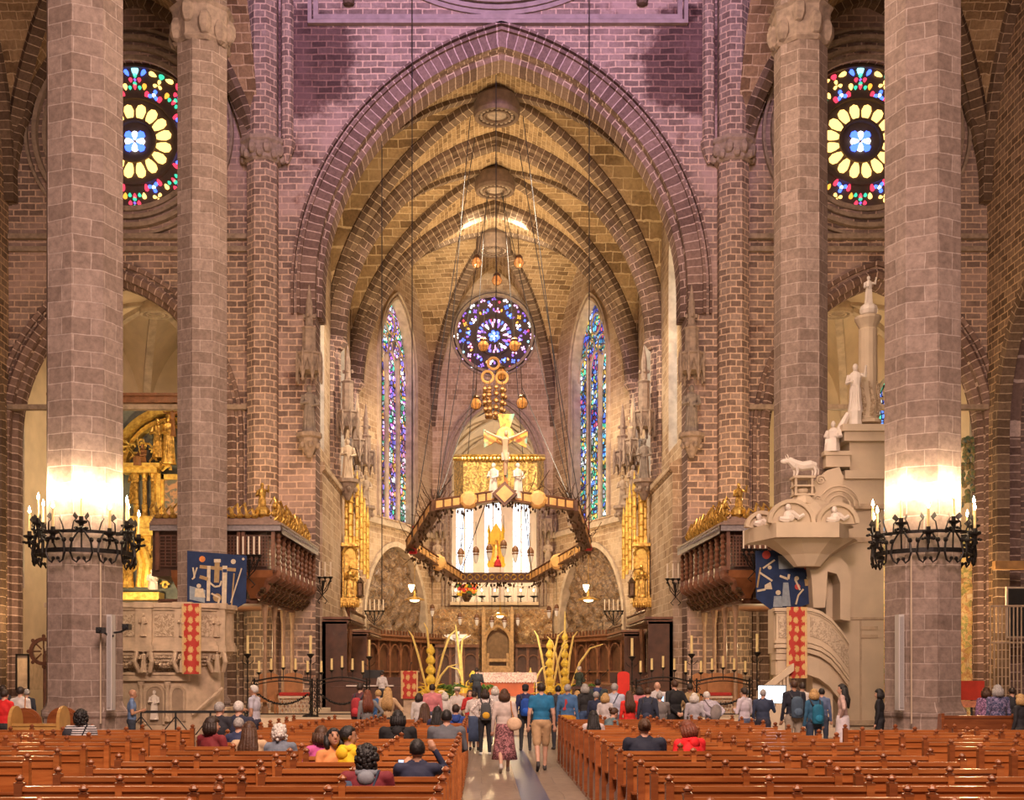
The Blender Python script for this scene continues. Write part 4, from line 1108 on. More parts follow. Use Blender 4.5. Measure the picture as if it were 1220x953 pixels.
for (P, lb) in ((((972,606),(966,596),(972,586),(969,574),(980,566),(986,560),(1000,556),(1004,566),(1004,606)), 'scroll_buttress'),):
    m = MB(inv); m.extr([XZ(a, b, Y-.3) for a, b in P], Y-.3, Y+.5)
    for px, py, r in ((978,572,.16),(974,595,.14)):
        x, z = XZ(px, py, Y-.35)
        m.tube([(x+r*(1-k/16)*math.cos(k*.8), Y-.33, z+r*(1-k/16)*math.sin(k*.8)) for k in range(14)], .035, 5)
    x, z = XZ(1000, 603, Y-.35)
    for r in (.35,.5,.65): m.tube([(x+r*math.cos(PI*k/10), Y-.33, z+r*math.sin(PI*k/10)) for k in range(11)], .03, 5)
    m.build(lb, ST_PALE, root)
m = MB(inv); pxbox(m, 984, 1013, 541, 556, Y-.2, 1.0); pxbox(m, 982, 1015, 537, 542, Y-.25, 1.1); m.build('statue_plinth', ST_PALE, root)
x, z = XZ(993, 540, Y+.1); m = MB(Matrix.Translation((x, Y+.1, z)))
figure(m, (0,0,0), 1.35, 0, -PI/2-.5, 0, True, True); m.tube([(.1,.1,.6),(.35,.1,1.0),(.5,.1,1.3)], [.1,.12,.08], 6)
tag(m.build('seated_statue', MARBLE), 'seated marble figure leaning on the scroll of the right monument', 'statue')
x, z = XZ(1034, 505, Y+.6); root = empty('monument_column', (x, Y+.6, z), 0, 'round pale stone column with carved foot standing on the right monument', 'column')
m = MB(); h = XZ(0, 378, Y+.6)[1]-z
m.lathe([(.42,0),(.42,.1),(.34,.14),(.33,.3),(.31,.35),(.29,h-.5),(.30,h-.42),(.27,h-.38),(.30,h-.3),(.42,h-.08),(.42,h)], 14, (0,0,0)); m.build('shaft', ST_PALE, root)
m = MB()
for k in range(8):
    a = 2*PI*k/8; m.tube([(.31*math.cos(a),.31*math.sin(a),.2),(.36*math.cos(a+.2),.36*math.sin(a+.2),.6),(.34*math.cos(a),.34*math.sin(a),1.0),(.36*math.cos(a-.2),.36*math.sin(a-.2),1.3)], [.07,.08,.06,.03], 5)
m.build('carved_foliage', ST_RELIEF, root)
x2, z2 = XZ(1035, 378, Y+.6); m = MB(Matrix.Translation((x2, Y+.6, z2)))
m.ell((0,0,.22), (.3,.3,.24), 10, 6); figure(m, (0,0,.38), .95, 0, -PI/2, 1)
tag(m.build('column_statue', MARBLE), 'small figure on a globe at the top of the tall monument column', 'statue')
x2, z2 = XZ(1019, 512, Y+.2); m = MB(Matrix.Translation((x2, Y+.2, z2))); figure(m, (0,0,.55), 1.55, 0, -PI/2-.4, 1)
m.lathe([(.25,0),(.2,.3),(.22,.58)], 8, (0,0,0))
tag(m.build('standing_statue', MARBLE), 'standing pale figure pressed against the left of the monument column', 'statue')

# --------- blue banners
NAVY = plain('navy_cloth', (.012,.03,.10), .85, 0, .3, 3, .2)
CR = plain('banner_cream', (.60,.52,.38), .85, 0, .2, 9, 0); TN = plain('banner_tan', (.36,.25,.12), .85, 0, .2, 9, 0); GB = plain('banner_grey_blue', (.28,.33,.38), .85, 0, .2, 9, 0)
OR = plain('banner_orange', (.70,.25,.06), .85, 0, .2, 9, 0); RD = plain('banner_red', (.5,.07,.06), .85, 0, .2, 9, 0)
def banner(pts, Y, label, marks):
    P = [XZ(a, b, Y) for a, b in pts]; cx, cz = P[0]
    root = empty('banner', (cx, Y, cz), 0, label, 'banner'); inv = Matrix.Translation((-cx,-Y,-cz))
    m = MB(inv); m.extr(P, Y, Y+.03); m.build('cloth', NAVY, root)
    mm = {}
    for mi, (mt, kind, *a) in enumerate(marks):
        dd = .006+.0016*mi
        q = mm.setdefault(mt.name, MB(inv))
        if kind == 'd': x, z = XZ(a[0], a[1], Y); r = a[2]*Y/F0; q.extr([(x+r*math.cos(2*PI*k/14), z+r*math.sin(2*PI*k/14)) for k in range(14)], Y-dd, Y-.0005)
        elif kind == 'p': q.extr([XZ(u, v, Y) for u, v in a[0]], Y-dd, Y-.0005)
        else:
            w = a[1]*Y/F0/2; L = [XZ(u, v, Y) for u, v in a[0]]
            for (ax, az), (bx_, bz) in zip(L, L[1:]):
                d = math.hypot(bx_-ax, bz-az) or 1; nx, nz = -(bz-az)/d*w, (bx_-ax)/d*w
                q.extr([(ax+nx,az+nz),(bx_+nx,bz+nz),(bx_-nx,bz-nz),(ax-nx,az-nz)], Y-dd, Y-.0005)
    for k, q in mm.items(): q.build('embroidered_figure', bpy.data.materials[k], root)
    return root
banner([(223,656),(294,662),(293,718),(279,726),(223,718)], 36.9, 'blue banner with embroidered ladder and tools hung behind the left pulpit', [
    (OR,'d',241,666,3.6),(CR,'d',278,669,3),(TN,'l',[(238,675),(281,679)],4),(TN,'l',[(259,667),(258,694)],6),(CR,'l',[(255,668),(263,668)],4),(CR,'l',[(249,674),(248,716)],4),
    (CR,'l',[(250,694),(256,699),(262,698),(264,692)],2),(CR,'l',[(268,674),(267,720)],5.5),(NAVY,'l',[(268,678),(268,682)],5),(TN,'l',[(279,683),(276,722)],1.6),(CR,'l',[(288,677),(275,718)],1.4),(TN,'l',[(238,687),(248,690)],4),
    (GB,'p',[(226,698),(245,703),(244,718),(226,714)]),(CR,'d',237,698,2.6),(CR,'p',[(233,701),(242,701),(245,712),(232,711)]),(CR,'l',[(230,676),(232,688),(229,690)],1.6),(CR,'l',[(235,676),(231,688)],1.6),(TN,'d',259,712,5),(CR,'l',[(252,707),(262,712),(260,720)],2),(CR,'d',290,666,1.5)])
banner([(900,656),(950,655),(968,668),(968,718),(950,724),(926,724),(926,740),(919,738),(917,725),(901,713)], 36.95, 'blue banner with embroidered figures hung behind the right pulpit', [
    (RD,'d',913,661,5),(GB,'p',[(927,662),(945,661),(946,677),(928,678)]),(CR,'l',[(909,677),(923,667)],2),(TN,'l',[(906,676),(902,700)],2),(CR,'d',917,676,2.4),(CR,'l',[(905,682),(920,692)],2.2),(CR,'p',[(911,697),(918,693),(920,702),(911,702)]),
    (CR,'l',[(902,704),(912,702)],2.5),(RD,'d',962,675,4.5),(TN,'d',953,673,3.4),(CR,'l',[(929,686),(939,690),(940,684)],2.6),(GB,'p',[(933,694),(939,694),(942,722),(931,722)]),(CR,'d',927,706,3),(GB,'p',[(922,710),(931,710),(932,723),(921,723)]),
    (RD,'d',950,699,3.4),(CR,'d',949,689,2.6),(CR,'d',963,688,2.4),(TN,'p',[(958,690),(967,690),(966,698),(959,698)]),(CR,'l',[(957,702),(951,709),(948,720)],1.8),(CR,'l',[(947,690),(953,703)],2)])
# ------------------------------------------------------------------ chancel furnishings
def ceramic(name, cols, sc=2.2, bmp=1.0):
    m, nt, b = nodes(name)
    co = N(nt, 'ShaderNodeTexCoord')
    a = N(nt, 'ShaderNodeTexNoise', Scale=sc, Detail=8.0, Roughness=.72, Distortion=.8)
    v = N(nt, 'ShaderNodeTexVoronoi', Scale=sc*2.2)
    nt.links.new(co.outputs['Object'], a.inputs['Vector']); nt.links.new(co.outputs['Object'], v.inputs['Vector'])
    sx = N(nt, 'ShaderNodeSeparateColor'); nt.links.new(v.outputs['Color'], sx.inputs[0])
    ad = N(nt, 'ShaderNodeMath', operation='MULTIPLY_ADD'); ad.inputs[1].default_value = .35
    nt.links.new(sx.outputs[0], ad.inputs[0]); nt.links.new(a.outputs['Fac'], ad.inputs[2])
    n = len(cols); o = ramp(nt, ad.outputs[0], [(.38+.5*i/(n-1), c) for i, c in enumerate(cols)])
    nt.links.new(o, b.inputs['Base Color']); b.inputs['Roughness'].default_value = .4
    bump(nt, b, ad.outputs[0], bmp, .12)
    return m
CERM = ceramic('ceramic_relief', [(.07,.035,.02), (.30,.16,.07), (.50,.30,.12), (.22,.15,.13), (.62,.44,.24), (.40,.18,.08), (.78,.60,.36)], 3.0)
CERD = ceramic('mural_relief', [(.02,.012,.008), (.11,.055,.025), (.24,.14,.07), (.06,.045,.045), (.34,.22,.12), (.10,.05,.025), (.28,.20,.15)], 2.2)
CERY = ceramic('golden_clay_relief', [(.10,.16,.05), (.60,.40,.12), (.80,.58,.22), (.30,.33,.10), (.85,.66,.30), (.55,.25,.08), (.85,.7,.4)], 1.6)
def relief(name, A, u, n, u0, u1, z0, z1, matl, parent=None, amp=.12, step=.22, arch=None, seed=0):
    """modelled relief skin on a wall plane, real bumps"""
    A = Vector(A); m = MB(); nu = max(2, int((u1-u0)/step)); nz = max(2, int((z1-z0)/step))
    vs = []
    for j in range(nz+1):
        for i in range(nu+1):
            x = u0+(u1-u0)*i/nu; z = z0+(z1-z0)*j/nz
            if arch:
                c, w, zs, za = arch; h = zs+(za-zs)*Fp(abs(x-c)/w, .05); z = min(z, h)
            d = .5+noise.noise((x*1.7+seed, z*1.7, 0))*.9+noise.noise((x*4+seed, z*4, 3))*.5
            p = A+u*x-n*max(0, d)*amp; vs.append((p.x, p.y, z))
    fs = [(j*(nu+1)+i, j*(nu+1)+i+1, (j+1)*(nu+1)+i+1, (j+1)*(nu+1)+i) for j in range(nz) for i in range(nu)]
    m.add(vs, fs); return m.build(name, matl, parent, True)
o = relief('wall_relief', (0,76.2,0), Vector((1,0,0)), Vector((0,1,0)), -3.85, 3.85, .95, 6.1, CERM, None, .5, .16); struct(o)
for s, nm in ((-1,'left'),(1,'right')):
    A = Vector((s*W,65.6,0)); B = Vector((s*3.9,76.2,0)); L = (B-A).length; u = (B-A)/L; n = Vector((s*abs(u.y), abs(u.x), 0))
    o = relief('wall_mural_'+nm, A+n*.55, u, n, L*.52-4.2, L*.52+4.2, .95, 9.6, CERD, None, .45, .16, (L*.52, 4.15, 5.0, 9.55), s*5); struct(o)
    # dark stalls along the apse wall: arcaded panelling
    root = empty('arcaded_panelling', tuple(A+u*L*.5-n*.7)[:2]+(.95,), 0, 'dark carved wooden arcade panelling along the %s angled apse wall' % nm, 'panelling')
    inv = Matrix.Translation(-Vector(root.location)); m = MB(inv); d = MB(inv); t = MB(inv)
    def P(x, z, off): p = A+u*x-n*off; return (p.x, p.y, z)
    def slab(mb, x0, x1, z0, z1, o0, o1):
        mb.add([P(x0,z0,o0),P(x1,z0,o0),P(x1,z0,o1),P(x0,z0,o1),P(x0,z1,o0),P(x1,z1,o0),P(x1,z1,o1),P(x0,z1,o1)], [(0,3,2,1),(4,5,6,7),(0,1,5,4),(1,2,6,5),(2,3,7,6),(3,0,4,7)])
    slab(d, .8, L-.2, .95, 3.9, .35, .45)
    nb = 7; bw = (L-1)/nb
    for k in range(nb+1): slab(m, .8+k*bw-.09, .8+k*bw+.09, .95, 3.9, .45, .62)
    for k in range(nb):
        c = .8+(k+.5)*bw; r = bw/2-.09
        t.tube([P(c+r*math.cos(PI*i/10), 3.0+r*math.sin(PI*i/10), .58) for i in range(11)], .05, 5)
        slab(m, c-r, c+r, 2.0, 2.08, .45, .6); slab(m, c-r, c+r, .95, 1.45, .45, .9)
    slab(m, .7, L, 3.85, 4.1, .3, .8); slab(m, .7, L, 4.1, 4.2, .3, .95)
    for k in range(24): slab(t, .8+k*(L-1)/24, .9+k*(L-1)/24, 4.2, 4.45, .8, .9)
    d.build('back_panel', WOOD_D, root); m.build('frame', WOOD_M, root); t.build('arch_trim', WOOD_M, root)
    # side stalls of the choir with crested canopies
    for j, (y0, y1, zt) in enumerate(((49.9, 56.2, 4.35), (58.4, 65.0, 4.1))):
        root = empty('choir_stall', (s*7.2, y0, .5), 0, 'dark wooden choir stalls with crested canopy, %s side, %s block' % (nm, ('front','rear')[j]), 'choir stall')
        inv = Matrix.Translation(-Vector(root.location)); m = MB(inv); t = MB(inv); b = MB(inv)
        def bb(mb, x0, x1, a, c, z0, z1): mb.bx(min(s*x0,s*x1), max(s*x0,s*x1), a, c, z0, z1)
        bb(b, 7.3, 7.45, y0, y1, .5, zt-.3); bb(m, 6.35, 7.45, y0, y1, zt-.3, zt-.15); bb(m, 6.25, 7.45, y0-.05, y1, zt-.1, zt)
        bb(b, 6.4, 7.45, y0, y0+.1, .5, zt-.2); bb(b, 6.4, 7.45, y1-.1, y1, .5, 2.0)
        ns = 8
        for k in range(ns+1):
            y = y0+.06+(y1-y0-.12)*k/ns
            bb(m, 6.8, 7.3, y-.03, y+.03, .9, 1.8); bb(m, 7.22, 7.32, y-.05, y+.05, 1.8, zt-.3)
            m.tube([(s*7.25,y,1.9),(s*7.0,y,1.75),(s*6.85,y,1.5)], .05, 5)
        for k in range(ns):
            y = y0+.06+(y1-y0-.12)*(k+.5)/ns; bb(m, 6.85, 7.3, y-.3, y+.3, 1.0, 1.08)
            t.tube([(s*7.2, y+.36*math.cos(PI*i/8), zt-.75+.36*math.sin(PI*i/8)) for i in range(9)], .035, 5)
        for k in range(30):
            y = y0+(y1-y0)*(k+.5)/30; t.add([(s*6.27,y-.1,zt),(s*6.27,y+.1,zt),(s*6.27,y,zt+.28)], [(0,1,2)]); t.ell((s*6.27,y,zt+.26), (.05,.05,.07), 5, 4)
            t.ell((s*6.25,y,zt-.22), (.05,.08,.07), 5, 4)
        bb(m, 5.9, 6.0, y0, y1, .5, 1.35); bb(m, 5.75, 6.0, y0, y1, 1.35, 1.42)
        b.build('back_panel', WOOD_D, root); m.build('seats_and_canopy', WOOD_M, root); t.build('cresting', BRONZE, root)
# back panelling either side of the throne
for x0, x1, lb in ((-3.6,-1.0,'left'),(1.5,3.7,'right')):
    root = empty('arcaded_panelling', ((x0+x1)/2, 75.2, .95), 0, 'dark wooden arcade on the end wall just %s of the throne' % lb, 'panelling'); inv = Matrix.Translation(-Vector(root.location))
    m = MB(inv); b = MB(inv); b.bx(x0, x1, 75.3, 75.4, .95, 3.7); m.bx(x0-.1, x1+.1, 75.0, 75.45, 3.6, 3.8)
    for k in range(4): x = x0+(x1-x0)*k/3; m.bx(x-.08, x+.08, 75.15, 75.3, .95, 3.6)
    for k in range(3):
        c = x0+(x1-x0)*(k+.5)/3; r = (x1-x0)/6-.06; m.tube([(c+r*math.cos(PI*i/10), 75.2, 2.8+r*math.sin(PI*i/10)) for i in range(11)], .05, 5)
    b.build('back_panel', WOOD_D, root); m.build('frame', WOOD_M, root)
# bishop's throne
THR = plain('honey_gothic_stone', (.46,.29,.15), .6, 0, .4, 6, .5)
root = empty('throne', (.1, 74.6, 2.2), 0, "pale stone gothic bishop's throne in the middle of the apse end wall", 'throne'); inv = Matrix.Translation(-Vector(root.location))
x0, zt = XZ(574, 724, 74.6); x1, zb = XZ(612, 794, 74.6); xc = (x0+x1)/2
m = MB(inv)
for x in (x0, x1-.22): m.bx(x, x+.22, 74.4, 75.4, .95, zt-.2); m.lathe([(.14,0),(.1,.12),(.02,.35)], 6, (x+.11,74.6,zt-.25))
P = [(xc-.72*t, zb+1.55+.95*Fp(t)) for t in reversed(tsteps(8))]; P = [(p[0],74.5,p[1]) for p in [(xc-.72, zb)]+P]
P = P+[(2*xc-a,b,c) for a,b,c in reversed(P[:-1])]
m.sweep(P, (0,-1,0), [(0,-.3),(.14,-.3),(.14,.1),(0,.05)])
P2 = [(xc-.95,74.45,zb+1.9),(xc,74.45,zb+3.0),(xc+.95,74.45,zb+1.9)]; m.tube(P2, .07, 5); m.ell((xc,74.45,zb+3.05), (.12,.1,.2), 6, 5)
m.build('canopy_frame', THR, root)
m = MB(inv); m.bx(xc-.7, xc+.7, 75.0, 75.1, zb, zb+2.3)
for k in range(6): m.bx(xc-.62+k*.24, xc-.56+k*.24, 74.95, 75.0, zb+.5, zb+2.2)
m.build('seat_back', plain('throne_brown', (.22,.13,.07), .5, 0, .3, 5, .2), root)
m = MB(inv); m.bx(xc-.6, xc+.6, 74.5, 75.0, zb+.3, zb+.5); m.bx(xc-.7, xc-.55, 74.45, 75.0, zb, zb+.85); m.bx(xc+.55, xc+.7, 74.45, 75.0, zb, zb+.85); m.bx(xc-.9, xc+.9, 74.3, 75.0, .95, zb+.05)
m.build('seat', THR, root)

# gilded retables on the chancel piers
for s, nm in ((-1,'left'),(1,'right')):
    Y = 57.2; x = s*7.05; root = empty('gilded_retable', (x, Y, 5.3), 0, 'tall gilded gothic spires with a standing figure on the %s chancel wall' % nm, 'retable')
    inv = Matrix.Translation(-Vector(root.location)); m = MB(inv)
    m.bx(x-.3, x+.3, Y-.1, Y+.7, 5.6, 8.6)
    for k, (dx, dy, z0, z1, r) in enumerate(((0,-.1,8.2,12.6,.13),(-.32*s,-.1,8.0,11.8,.10),(.22*s,.1,8.0,11.6,.1),(-.5*s,.2,7.0,11.2,.10),(-.62*s,.45,6.8,10.6,.09),(-.75*s,.7,6.6,10.2,.08))):
        m.lathe([(r,z0),(r,z1-1.0),(r*1.3,z1-.95),(r*1.1,z1-.85),(.01,z1)], 6, (x+dx,Y+dy,0))
        for q in range(5): m.ell((x+dx, Y+dy-.02, z0+.4+q*.55), (r*1.35,r*1.35,.06), 6, 4)
    m.build('pinnacles', GOLDB, root)
    m = MB(inv)
    for dx in (-.34,.34): m.lathe([(.08,5.6),(.05,5.8),(.05,7.6),(.09,7.8)], 6, (x+dx,Y-.35,0))
    m.tube([(x+.34*math.cos(PI*k/10),Y-.35,7.7+.42*math.sin(PI*k/10)) for k in range(11)], .07, 6)
    m.bx(x-.45, x+.45, Y-.5, Y+.5, 5.35, 5.6); m.bx(x-.42, x+.42, Y-.45, Y+.4, 8.1, 8.25)
    for k in range(8): m.ell((x-.4+.115*k, Y-.5, 5.25), (.07,.06,.14), 6, 4)
    m.build('niche_frame', GOLD, root)
    m = MB(inv); figure(m, (x,Y-.3,5.62), 1.55); m.build('saint_figure', GOLD, root)
    m = MB(inv); m.lathe([(.02,4.5),(.12,4.7),(.28,5.1),(.4,5.35)], 8, (x,Y-.1,0)); m.tube([(x,Y,4.6),(x+s*.1,Y,3.2),(x+s*.12,Y,2.0)], .12, 6); m.build('bracket', WOOD_M, root)
    m = MB(); Yl = Y-.9; xl = s*6.5; m.lathe([(.02,.95),(.16,.75),(.22,.7),(.16,.65),(.16,.1),(.22,.05),(.1,-.05)], 6, (xl,Yl,5.6)); m.tube([(xl,Yl,6.6),(xl+s*.1,Yl,6.9),(xl+s*.5,Yl+.3,7.0)], .02, 5)
    tag(m.build('lantern', BRONZE), 'small hexagonal lantern hanging beside the %s gilded retable' % nm, 'lantern')
# statues on corbels under spired canopies
def niche_statue(x, y, z, h, s, matl, label, can=2.6):
    root = empty('niche_statue', (x, y, z), 0, label, 'statue')
    m = MB(); figure(m, (0,0,0), h, 0, -PI/2-s*.25, 0); m.build('figure', matl, root)
    m = MB(); m.lathe([(.10,-1.0),(.2,-.8),(.36,-.45),(.42,-.35),(.42,-.22),(.55,-.16),(.55,0)], 8, (0,0,0), PI/8)
    for k in range(6): m.ell((.36*math.cos(k), .36*math.sin(k), -.5), (.12,.12,.14), 6, 4)
    m.build('corbel', ST_DARK, root)
    m = MB(); zc = h+.25
    for k in range(8):
        a = 2*PI*k/8+PI/8; b = a+PI/4; r = .52
        A, B = (r*math.cos(a), r*math.sin(a)), (r*math.cos(b), r*math.sin(b)); M_ = ((A[0]+B[0])/2*1.08, (A[1]+B[1])/2*1.08)
        m.tube([(A[0],A[1],zc),(M_[0],M_[1],zc+.75),(B[0],B[1],zc)], .045, 4); m.ell((A[0],A[1],zc-.06), (.06,.06,.12), 5, 4)
        m.lathe([(.05,0),(.05,.9),(.01,1.2)], 5, (A[0],A[1],zc))
    m.lathe([(.46,.3),(.46,.95),(.52,1.0),(.50,1.08),(.3,1.1),(.28,can-.6),(.34,can-.5),(.16,can-.4),(.14,can+.5),(.02,can+1.3)], 8, (0,0,zc), PI/8)
    for k in range(4): m.ell((.2*math.cos(k*1.57), .2*math.sin(k*1.57), zc+can), (.08,.08,.1), 5, 4)
    m.build('canopy', ST_DARK, root)
    return root
GREY = plain('grey_weathered_figure', (.28,.23,.19), .8, 0, .4, 5, .5)
for s, nm in ((-1,'left'),(1,'right')):
    niche_statue(s*7.9+.1, 48.55, 11.85, 2.0, s, GREY, 'dark stone saint under a canopy on the %s jamb of the great arch' % nm)
    niche_statue(s*7.15, 56.7, 11.3, 1.95, s, ST_PALE if s < 0 else GREY, 'robed stone saint under a spired canopy, second niche on the %s chancel side' % nm, 3.0)
    niche_statue(s*7.2, 61.3, 11.2, 1.6, s, ST_DARK, 'small stone saint in the third niche on the %s chancel side' % nm, 2.2)
    niche_statue(s*7.1, 65.0, 11.2, 1.7, s, ST_PLAIN, 'stone saint beside the tall %s apse window' % nm, 2.4)
    niche_statue(s*3.55, 75.4, 8.8, 1.7, s, ST_PLAIN, 'stone saint flanking the apse end arch on the %s' % nm, 1.6)

# ------------------------------------------------------------------ hanging baldachin
root = empty('baldachin', (0, 52.5, 7.8), 0, 'huge suspended seven-sided canopy ring with wooden inlay over the altar', 'canopy')
inv = Matrix.Translation(-Vector(root.location))
def W3(px, py, Y): x, z = XZ(px, py, Y); return Vector((x, Y, z))
RV = [W3(601,590,48), W3(520,602,48.6), W3(489,650,53), W3(547,688,57.5), W3(634,688,57.5), W3(699,651,53), W3(682,602,48.6)]
INL = plain('pale_inlay_wood', (.85,.48,.16), .45, 0, .25, 4, .2); INM = plain('dark_inlay_wood', (.17,.07,.03), .45, 0, .3, 6, .2)
def obox(m, A, B, w, h, mat=0, t0=0, t1=1, dz=0, out=0):
    d = (B-A); n = d.cross(Vector((0,0,1))).normalized(); a = A+d*t0+Vector((0,0,dz))+n*out; b = A+d*t1+Vector((0,0,dz))+n*out
    vs = []
    for p in (a, b):
        for sx, sz in ((-1,-1),(1,-1),(1,1),(-1,1)): vs.append(p+n*(sx*w/2)+Vector((0,0,sz*h/2)))
    m.add(vs, [(0,3,2,1),(4,5,6,7),(0,1,5,4),(1,2,6,5),(2,3,7,6),(3,0,4,7)], mat)
rnd = random.Random(3)
for i in range(7):
    A, B = RV[i], RV[(i+1) % 7]
    m = MB(inv); obox(m, A, B, .42, .34); obox(m, A, B, .5, .06, 0, 0, 1, -.2); obox(m, A, B, .5, .05, 0, 0, 1, .2); m.build('ring_beam', INM, root)
    m = MB(inv); L = (B-A).length; k = max(4, int(L/.34))
    for j in range(k):
        if i == 3: 
            c = A+(B-A)*((j+.5)/k); m.tube([c+Vector((.13*math.cos(2*PI*q/8), -.26, .13*math.sin(2*PI*q/8))) for q in range(8)], .03, 4, 0, True); continue
        if i in (1, 5) and j % 3 == 0: continue
        obox(m, A, B, .46, .29, 0, (j+.12)/k, (j+.88)/k)
    m.build('inlay', INL if i != 3 else GOLD, root)
    if i in (0, 2, 4, 6):
        c = A+(B-A)*.52; m = MB(inv); f = Vector((0,-1,0)) if i in (0,6) else Vector(((1 if i == 4 else -1)*-.5,-.85,0)).normalized()
        T = Matrix.Translation(c+f*.1) @ f.to_track_quat('Z','Y').to_matrix().to_4x4()
        m.lathe([(.0,.27),(.26,.25),(.36,.18),(.40,0)], 9, (0,0,0), M=T); m.build('medallion', INL, root)
    m = MB(inv)
    for j in range(int(L*13)):
        c = A+(B-A)*rnd.random()+Vector((rnd.uniform(-.3,.3), rnd.uniform(-.2,.2), -.25-rnd.random()*.25)); m.ell(c, (.05,.05,.07), 5, 4)
        if i in (1, 5) or rnd.random() < .3:
            c2 = A+(B-A)*rnd.random(); e = Vector((rnd.uniform(-.7,.7), rnd.uniform(-.3,.3), rnd.uniform(.2,1.2)*(1 if i not in (2,3,4) else -.5)))
            m.tube([c2, c2+e*.5+Vector((rnd.uniform(-.15,.15),0,.1)), c2+e], .016, 4)
    m.build('beaded_fringe', BRONZE, root)
c = RV[0]; T = Matrix.Translation(c+Vector((0,-.3,0))) @ Matrix.Rotation(PI/4, 4, 'Y')
m = MB(inv); m.bx(-.36,.36,-.12,.12,-.36,.36, 0, T); m.build('corner_block', INM, root)
m = MB(inv); m.bx(-.25,.25,-.17,-.12,-.25,.25, 0, T); m.build('corner_inlay', INL, root)
# cables
m = MB(inv)
for v, top in ((RV[1],(-1.2,53.5,27.3)), (RV[6],(1.2,53.5,27.3)), (RV[2],(-1.0,56,27.5)), (RV[5],(1.0,56,27.5)), (RV[3],(-.4,61.4,27.2)), (RV[4],(.4,61.4,27.2)), (RV[1],(-.3,61.4,27.2)), (RV[6],(.3,61.4,27.2))):
    m.tube([v, Vector(top)], .018, 4)
m.tube([RV[1], W3(567,462,51)], .02, 4); m.tube([RV[6], W3(622,462,51)], .02, 4); m.tube([RV[2], RV[1]+Vector((.6,3,1.8))], .02, 4); m.tube([RV[3], RV[1]+Vector((2,0,0))], .02, 4); m.tube([RV[4], RV[6]+Vector((-2,0,0))], .02, 4)
m.build('cable', BLACK_P, root)
for i, (px, py, Y, zt) in enumerate(((491,640,48.3,44),(702,640,48.3,44),(455,720,50,27.0),(591,450,50,27.4))):
    x, z = XZ(px, py, Y); m = MB(); m.tube([(x,Y,z),(x,Y,zt)], .02, 4)
    tag(m.build('hanging_cable', BLACK_P), ('long thin black cable crossing the left of the great arch', 'long thin black cable crossing the right of the great arch', 'thin cable dropping in front of the left tall window', 'cable down the middle of the vault to the lamp cluster')[i], 'cable')
# crucifix and two mourners standing on the ring
PAINTX = brocade('painted_gold_panel', (.80,.42,.06), (.68,.15,.02), 2.2, .45, 0, .52, .2, (.12,.45,.35))
FLESH = plain('painted_flesh', (.62,.42,.28), .6, 0, .1, 4, 0)
YC = 47.7; root = empty('crucifix', tuple(W3(601,578,YC)), 0, 'large painted crucifix with flared orange arms standing on the canopy ring', 'crucifix'); inv = Matrix.Translation(-Vector(root.location))
m = MB(inv)
Q = lambda L: [XZ(a, b, YC) for a, b in L]
m.extr(Q([(599,580),(599,530),(590,526),(577,533),(576,511),(590,518),(597,512),(593,493),(613,493),(607,512),(613,518),(629,514),(627,533),(612,526),(605,530),(605,580)]), YC+.02, YC+.16); m.build('cross', PAINTX, root)
m = MB(inv); x, z = XZ(602, 519, YC); m.lathe([(.0,-.02),(.36,-.02),(.36,.05),(.28,.06),(.0,.06)], 16, (0,0,0), M=Matrix.Translation((x,YC+.0,z)) @ Matrix.Rotation(PI/2, 4, 'X')); m.build('halo', GOLDB, root)
def christ(m, x, y, z, h):
    T = Matrix.Translation((x,y,z)) @ Matrix.Scale(h, 4)
    m.tube([(0,0,.0),(.01,-.03,.25),(.03,-.07,.30),(0,-.02,.45),(0,0,.52),(0,-.02,.62),(0,-.02,.74),(0,-.01,.81)], [.03,.045,.05,.065,.075,.065,.09,.04], 8, 0, False, T)
    m.ell((.015,-.04,.885), (.048,.055,.068), 8, 6, 0, None, T)
    for s in (-1, 1): m.tube([(s*.07,-.01,.77),(s*.22,0,.83),(s*.42,.01,.93)], [.035,.026,.018], 6, 0, False, T); m.ell((s*.43,0,.945), .025, 6, 4, 0, None, T)
m = MB(inv); x, z = XZ(602, 566, YC-.12); christ(m, x, YC-.15, z, 1.9); m.build('christ_figure', FLESH, root)
m = MB(inv); x, z = XZ(602, 540, YC-.15); m.lathe([(.15,-.28),(.17,-.1),(.16,.03)], 8, (x,YC-.15,z), 0, 0, .8); m.build('loincloth', MARBLE, root)
for px, lb in ((588,'left'),(617,'right')):
    p = W3(px, 594, YC+.3); m = MB(Matrix.Translation(p)); figure(m, (0,0,0), 1.45, 0, -PI/2+(.6 if px > 600 else -.6), 0)
    tag(m.build('mourning_statue', MARBLE), 'white robed mourning figure standing %s of the painted crucifix' % lb, 'statue')
